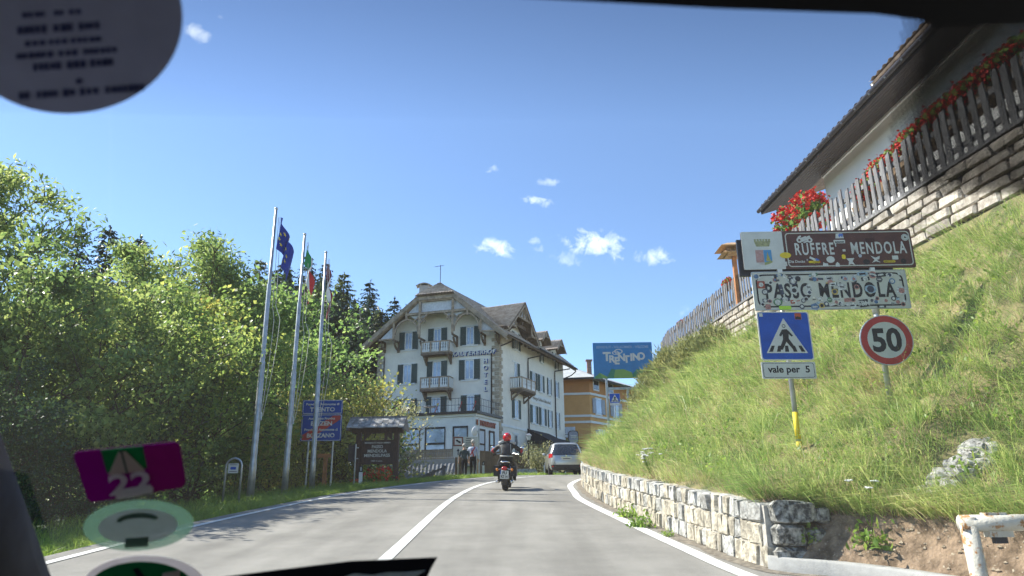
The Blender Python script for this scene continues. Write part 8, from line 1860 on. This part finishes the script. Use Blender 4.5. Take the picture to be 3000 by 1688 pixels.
def stick(lb, outline, m, off=.0012):
    c = [sum(q) / len(outline) for q in zip(*outline)]; loc = wp(*onscreen(*c)); r = thing('windscreen_sticker', lb, 'sticker', tuple(loc), 'stickers on the windscreen'); wpoly('film', outline, m, r, off); return r
def wtext(s, m, parent, px, py, wpx, hpx, rot, off=.0022):
    me = text_mesh(s, .1, None, .03, .0004); co = np.zeros(len(me.vertices) * 3); me.vertices.foreach_get('co', co); co = co.reshape(-1, 3); w, h = np.ptp(co[:, 0]), np.ptp(co[:, 2]); out = []
    for x, y, z in co: u, v = x / w * wpx, -z / h * hpx; X, Y_ = px + u * math.cos(rot) - v * math.sin(rot), py + u * math.sin(rot) + v * math.cos(rot); out.append(tuple(wp(*onscreen(X, Y_), off)))
    me.vertices.foreach_set('co', np.array(out, np.float32).ravel()); me.update(); link('lettering', me, parent, MATS[m])
r1 = stick('large grey oval sticker with dark lines of text in the upper left corner', ell(190, 40, 348, 290, .09, 64), 'sticker_grey')
for words, py, h in (([(72, 70), (165, 30), (208, 40)], 33, 16), ([(58, 88), (163, 62), (237, 64)], 77, 24), ([(80, 62), (150, 55), (214, 90)], 117, 16), ([(54, 110), (178, 60), (250, 100)], 152, 18), ([(104, 82), (202, 58), (270, 68)], 187, 24), ([(62, 34), (114, 64), (190, 40), (240, 58), (314, 118)], 268, 22)):
    for x0, w in words:                       # lines of print too small and blurred to read
        n_ = max(2, int(w / 16))
        for i_ in range(n_):
            a = x0 + w * i_ / n_; b_ = a + w / n_ * random.uniform(.62, .9); t_ = -.07 * (a - 190); hh = h * random.uniform(.75, 1.0); wpoly('print', [(a, py + t_ - hh / 2), (b_, py + t_ - hh / 2), (b_, py + t_ + hh / 2), (a, py + t_ + hh / 2)], 'ink_navy', r1, .0022)
wpoly('dot', ell(237, 234, 10, 8), 'ink_navy', r1, .0022)
# vignette
def lerp4(q, u, v): a = [q[0][k] + (q[1][k] - q[0][k]) * u for k in (0, 1)]; b_ = [q[3][k] + (q[2][k] - q[3][k]) * u for k in (0, 1)]; return (a[0] + (b_[0] - a[0]) * v, a[1] + (b_[1] - a[1]) * v)
VG = [(214, 1322), (528, 1290), (548, 1422), (262, 1470)]
def rq(u0, u1, v0, v1, rad=.0, n=4):
    pts = []
    for (cu, cv, a0) in ((u0 + rad, v0 + rad * 2, 180), (u1 - rad, v0 + rad * 2, 270), (u1 - rad, v1 - rad * 2, 0), (u0 + rad, v1 - rad * 2, 90)):
        for i in range(n + 1): a = R_(a0 + 90 * i / n); pts.append(lerp4(VG, cu + rad * math.cos(a), cv + rad * 2 * math.sin(a)))
    return pts
r2 = stick('purple and green toll sticker with a white 22 on the lower left glass', rq(0, 1, 0, 1, .06), 'vignette_purple')
wpoly('right_field', rq(.66, .99, .02, .98, .05), 'vignette_magenta', r2, .0022); wpoly('green_field', rq(.27, .66, .0, .46), 'vignette_green', r2, .0022); wpoly('road_mark', [lerp4(VG, u, v) for u, v in ((.43, .06), (.50, .06), (.64, .50), (.28, .50))], 'vignette_pink', r2, .0030); wpoly('grid_line', [lerp4(VG, u, v) for u, v in ((.455, .0), (.470, .0), (.475, .52), (.460, .52))], 'grey_green_film', r2, .0036); wpoly('bottom_field', rq(.29, .66, .82, .995), 'vignette_white', r2, .0022)
q = lerp4(VG, .475, .70); wtext('22', 'vignette_white', r2, q[0], q[1], 128, 62, -.12, .0040)
r3 = stick('pale green translucent oval sticker below the toll sticker', ell(407, 1536, 162, 74, -.06), 'pale_green_film'); wpoly('inner_oval', ell(407, 1536, 116, 50, -.06), 'pale_grey_film', r3, .0020); wpoly('arc', [*ell(408, 1518, 62, 22, -.05, 24)[12:24], *ell(408, 1522, 50, 12, -.05, 24)[23:11:-1]], 'grey_green_film', r3, .0026); wpoly('box', [(372, 1570), (438, 1566), (438, 1594), (368, 1598)], 'grey_green_film', r3, .0026)
r4 = stick('green oval sticker with white rim at the bottom edge', ell(424, 1716, 182, 92, .0), 'white_film'); wpoly('green_centre', ell(418, 1722, 156, 82, 0), 'green_ink', r4, .0020); wpoly('dark_slash', [(392, 1660), (408, 1656), (440, 1700), (420, 1704)], 'black_film', r4, .0027); wpoly('pink_patch', [(480, 1672), (530, 1664), (528, 1700), (476, 1706)], 'vignette_pink', r4, .0027)
r5 = stick('black slanted sticker with a white streak at the bottom of the glass', [(612, 1692), (800, 1668), (1030, 1640), (1282, 1629), (1262, 1665), (1238, 1720), (600, 1740)], 'black_film'); wpoly('white_streak', [(990, 1690), (1040, 1675), (1090, 1679), (1140, 1671), (1190, 1671), (1245, 1665), (1225, 1680), (1190, 1720), (980, 1720)], 'sky_film', r5, .0022)
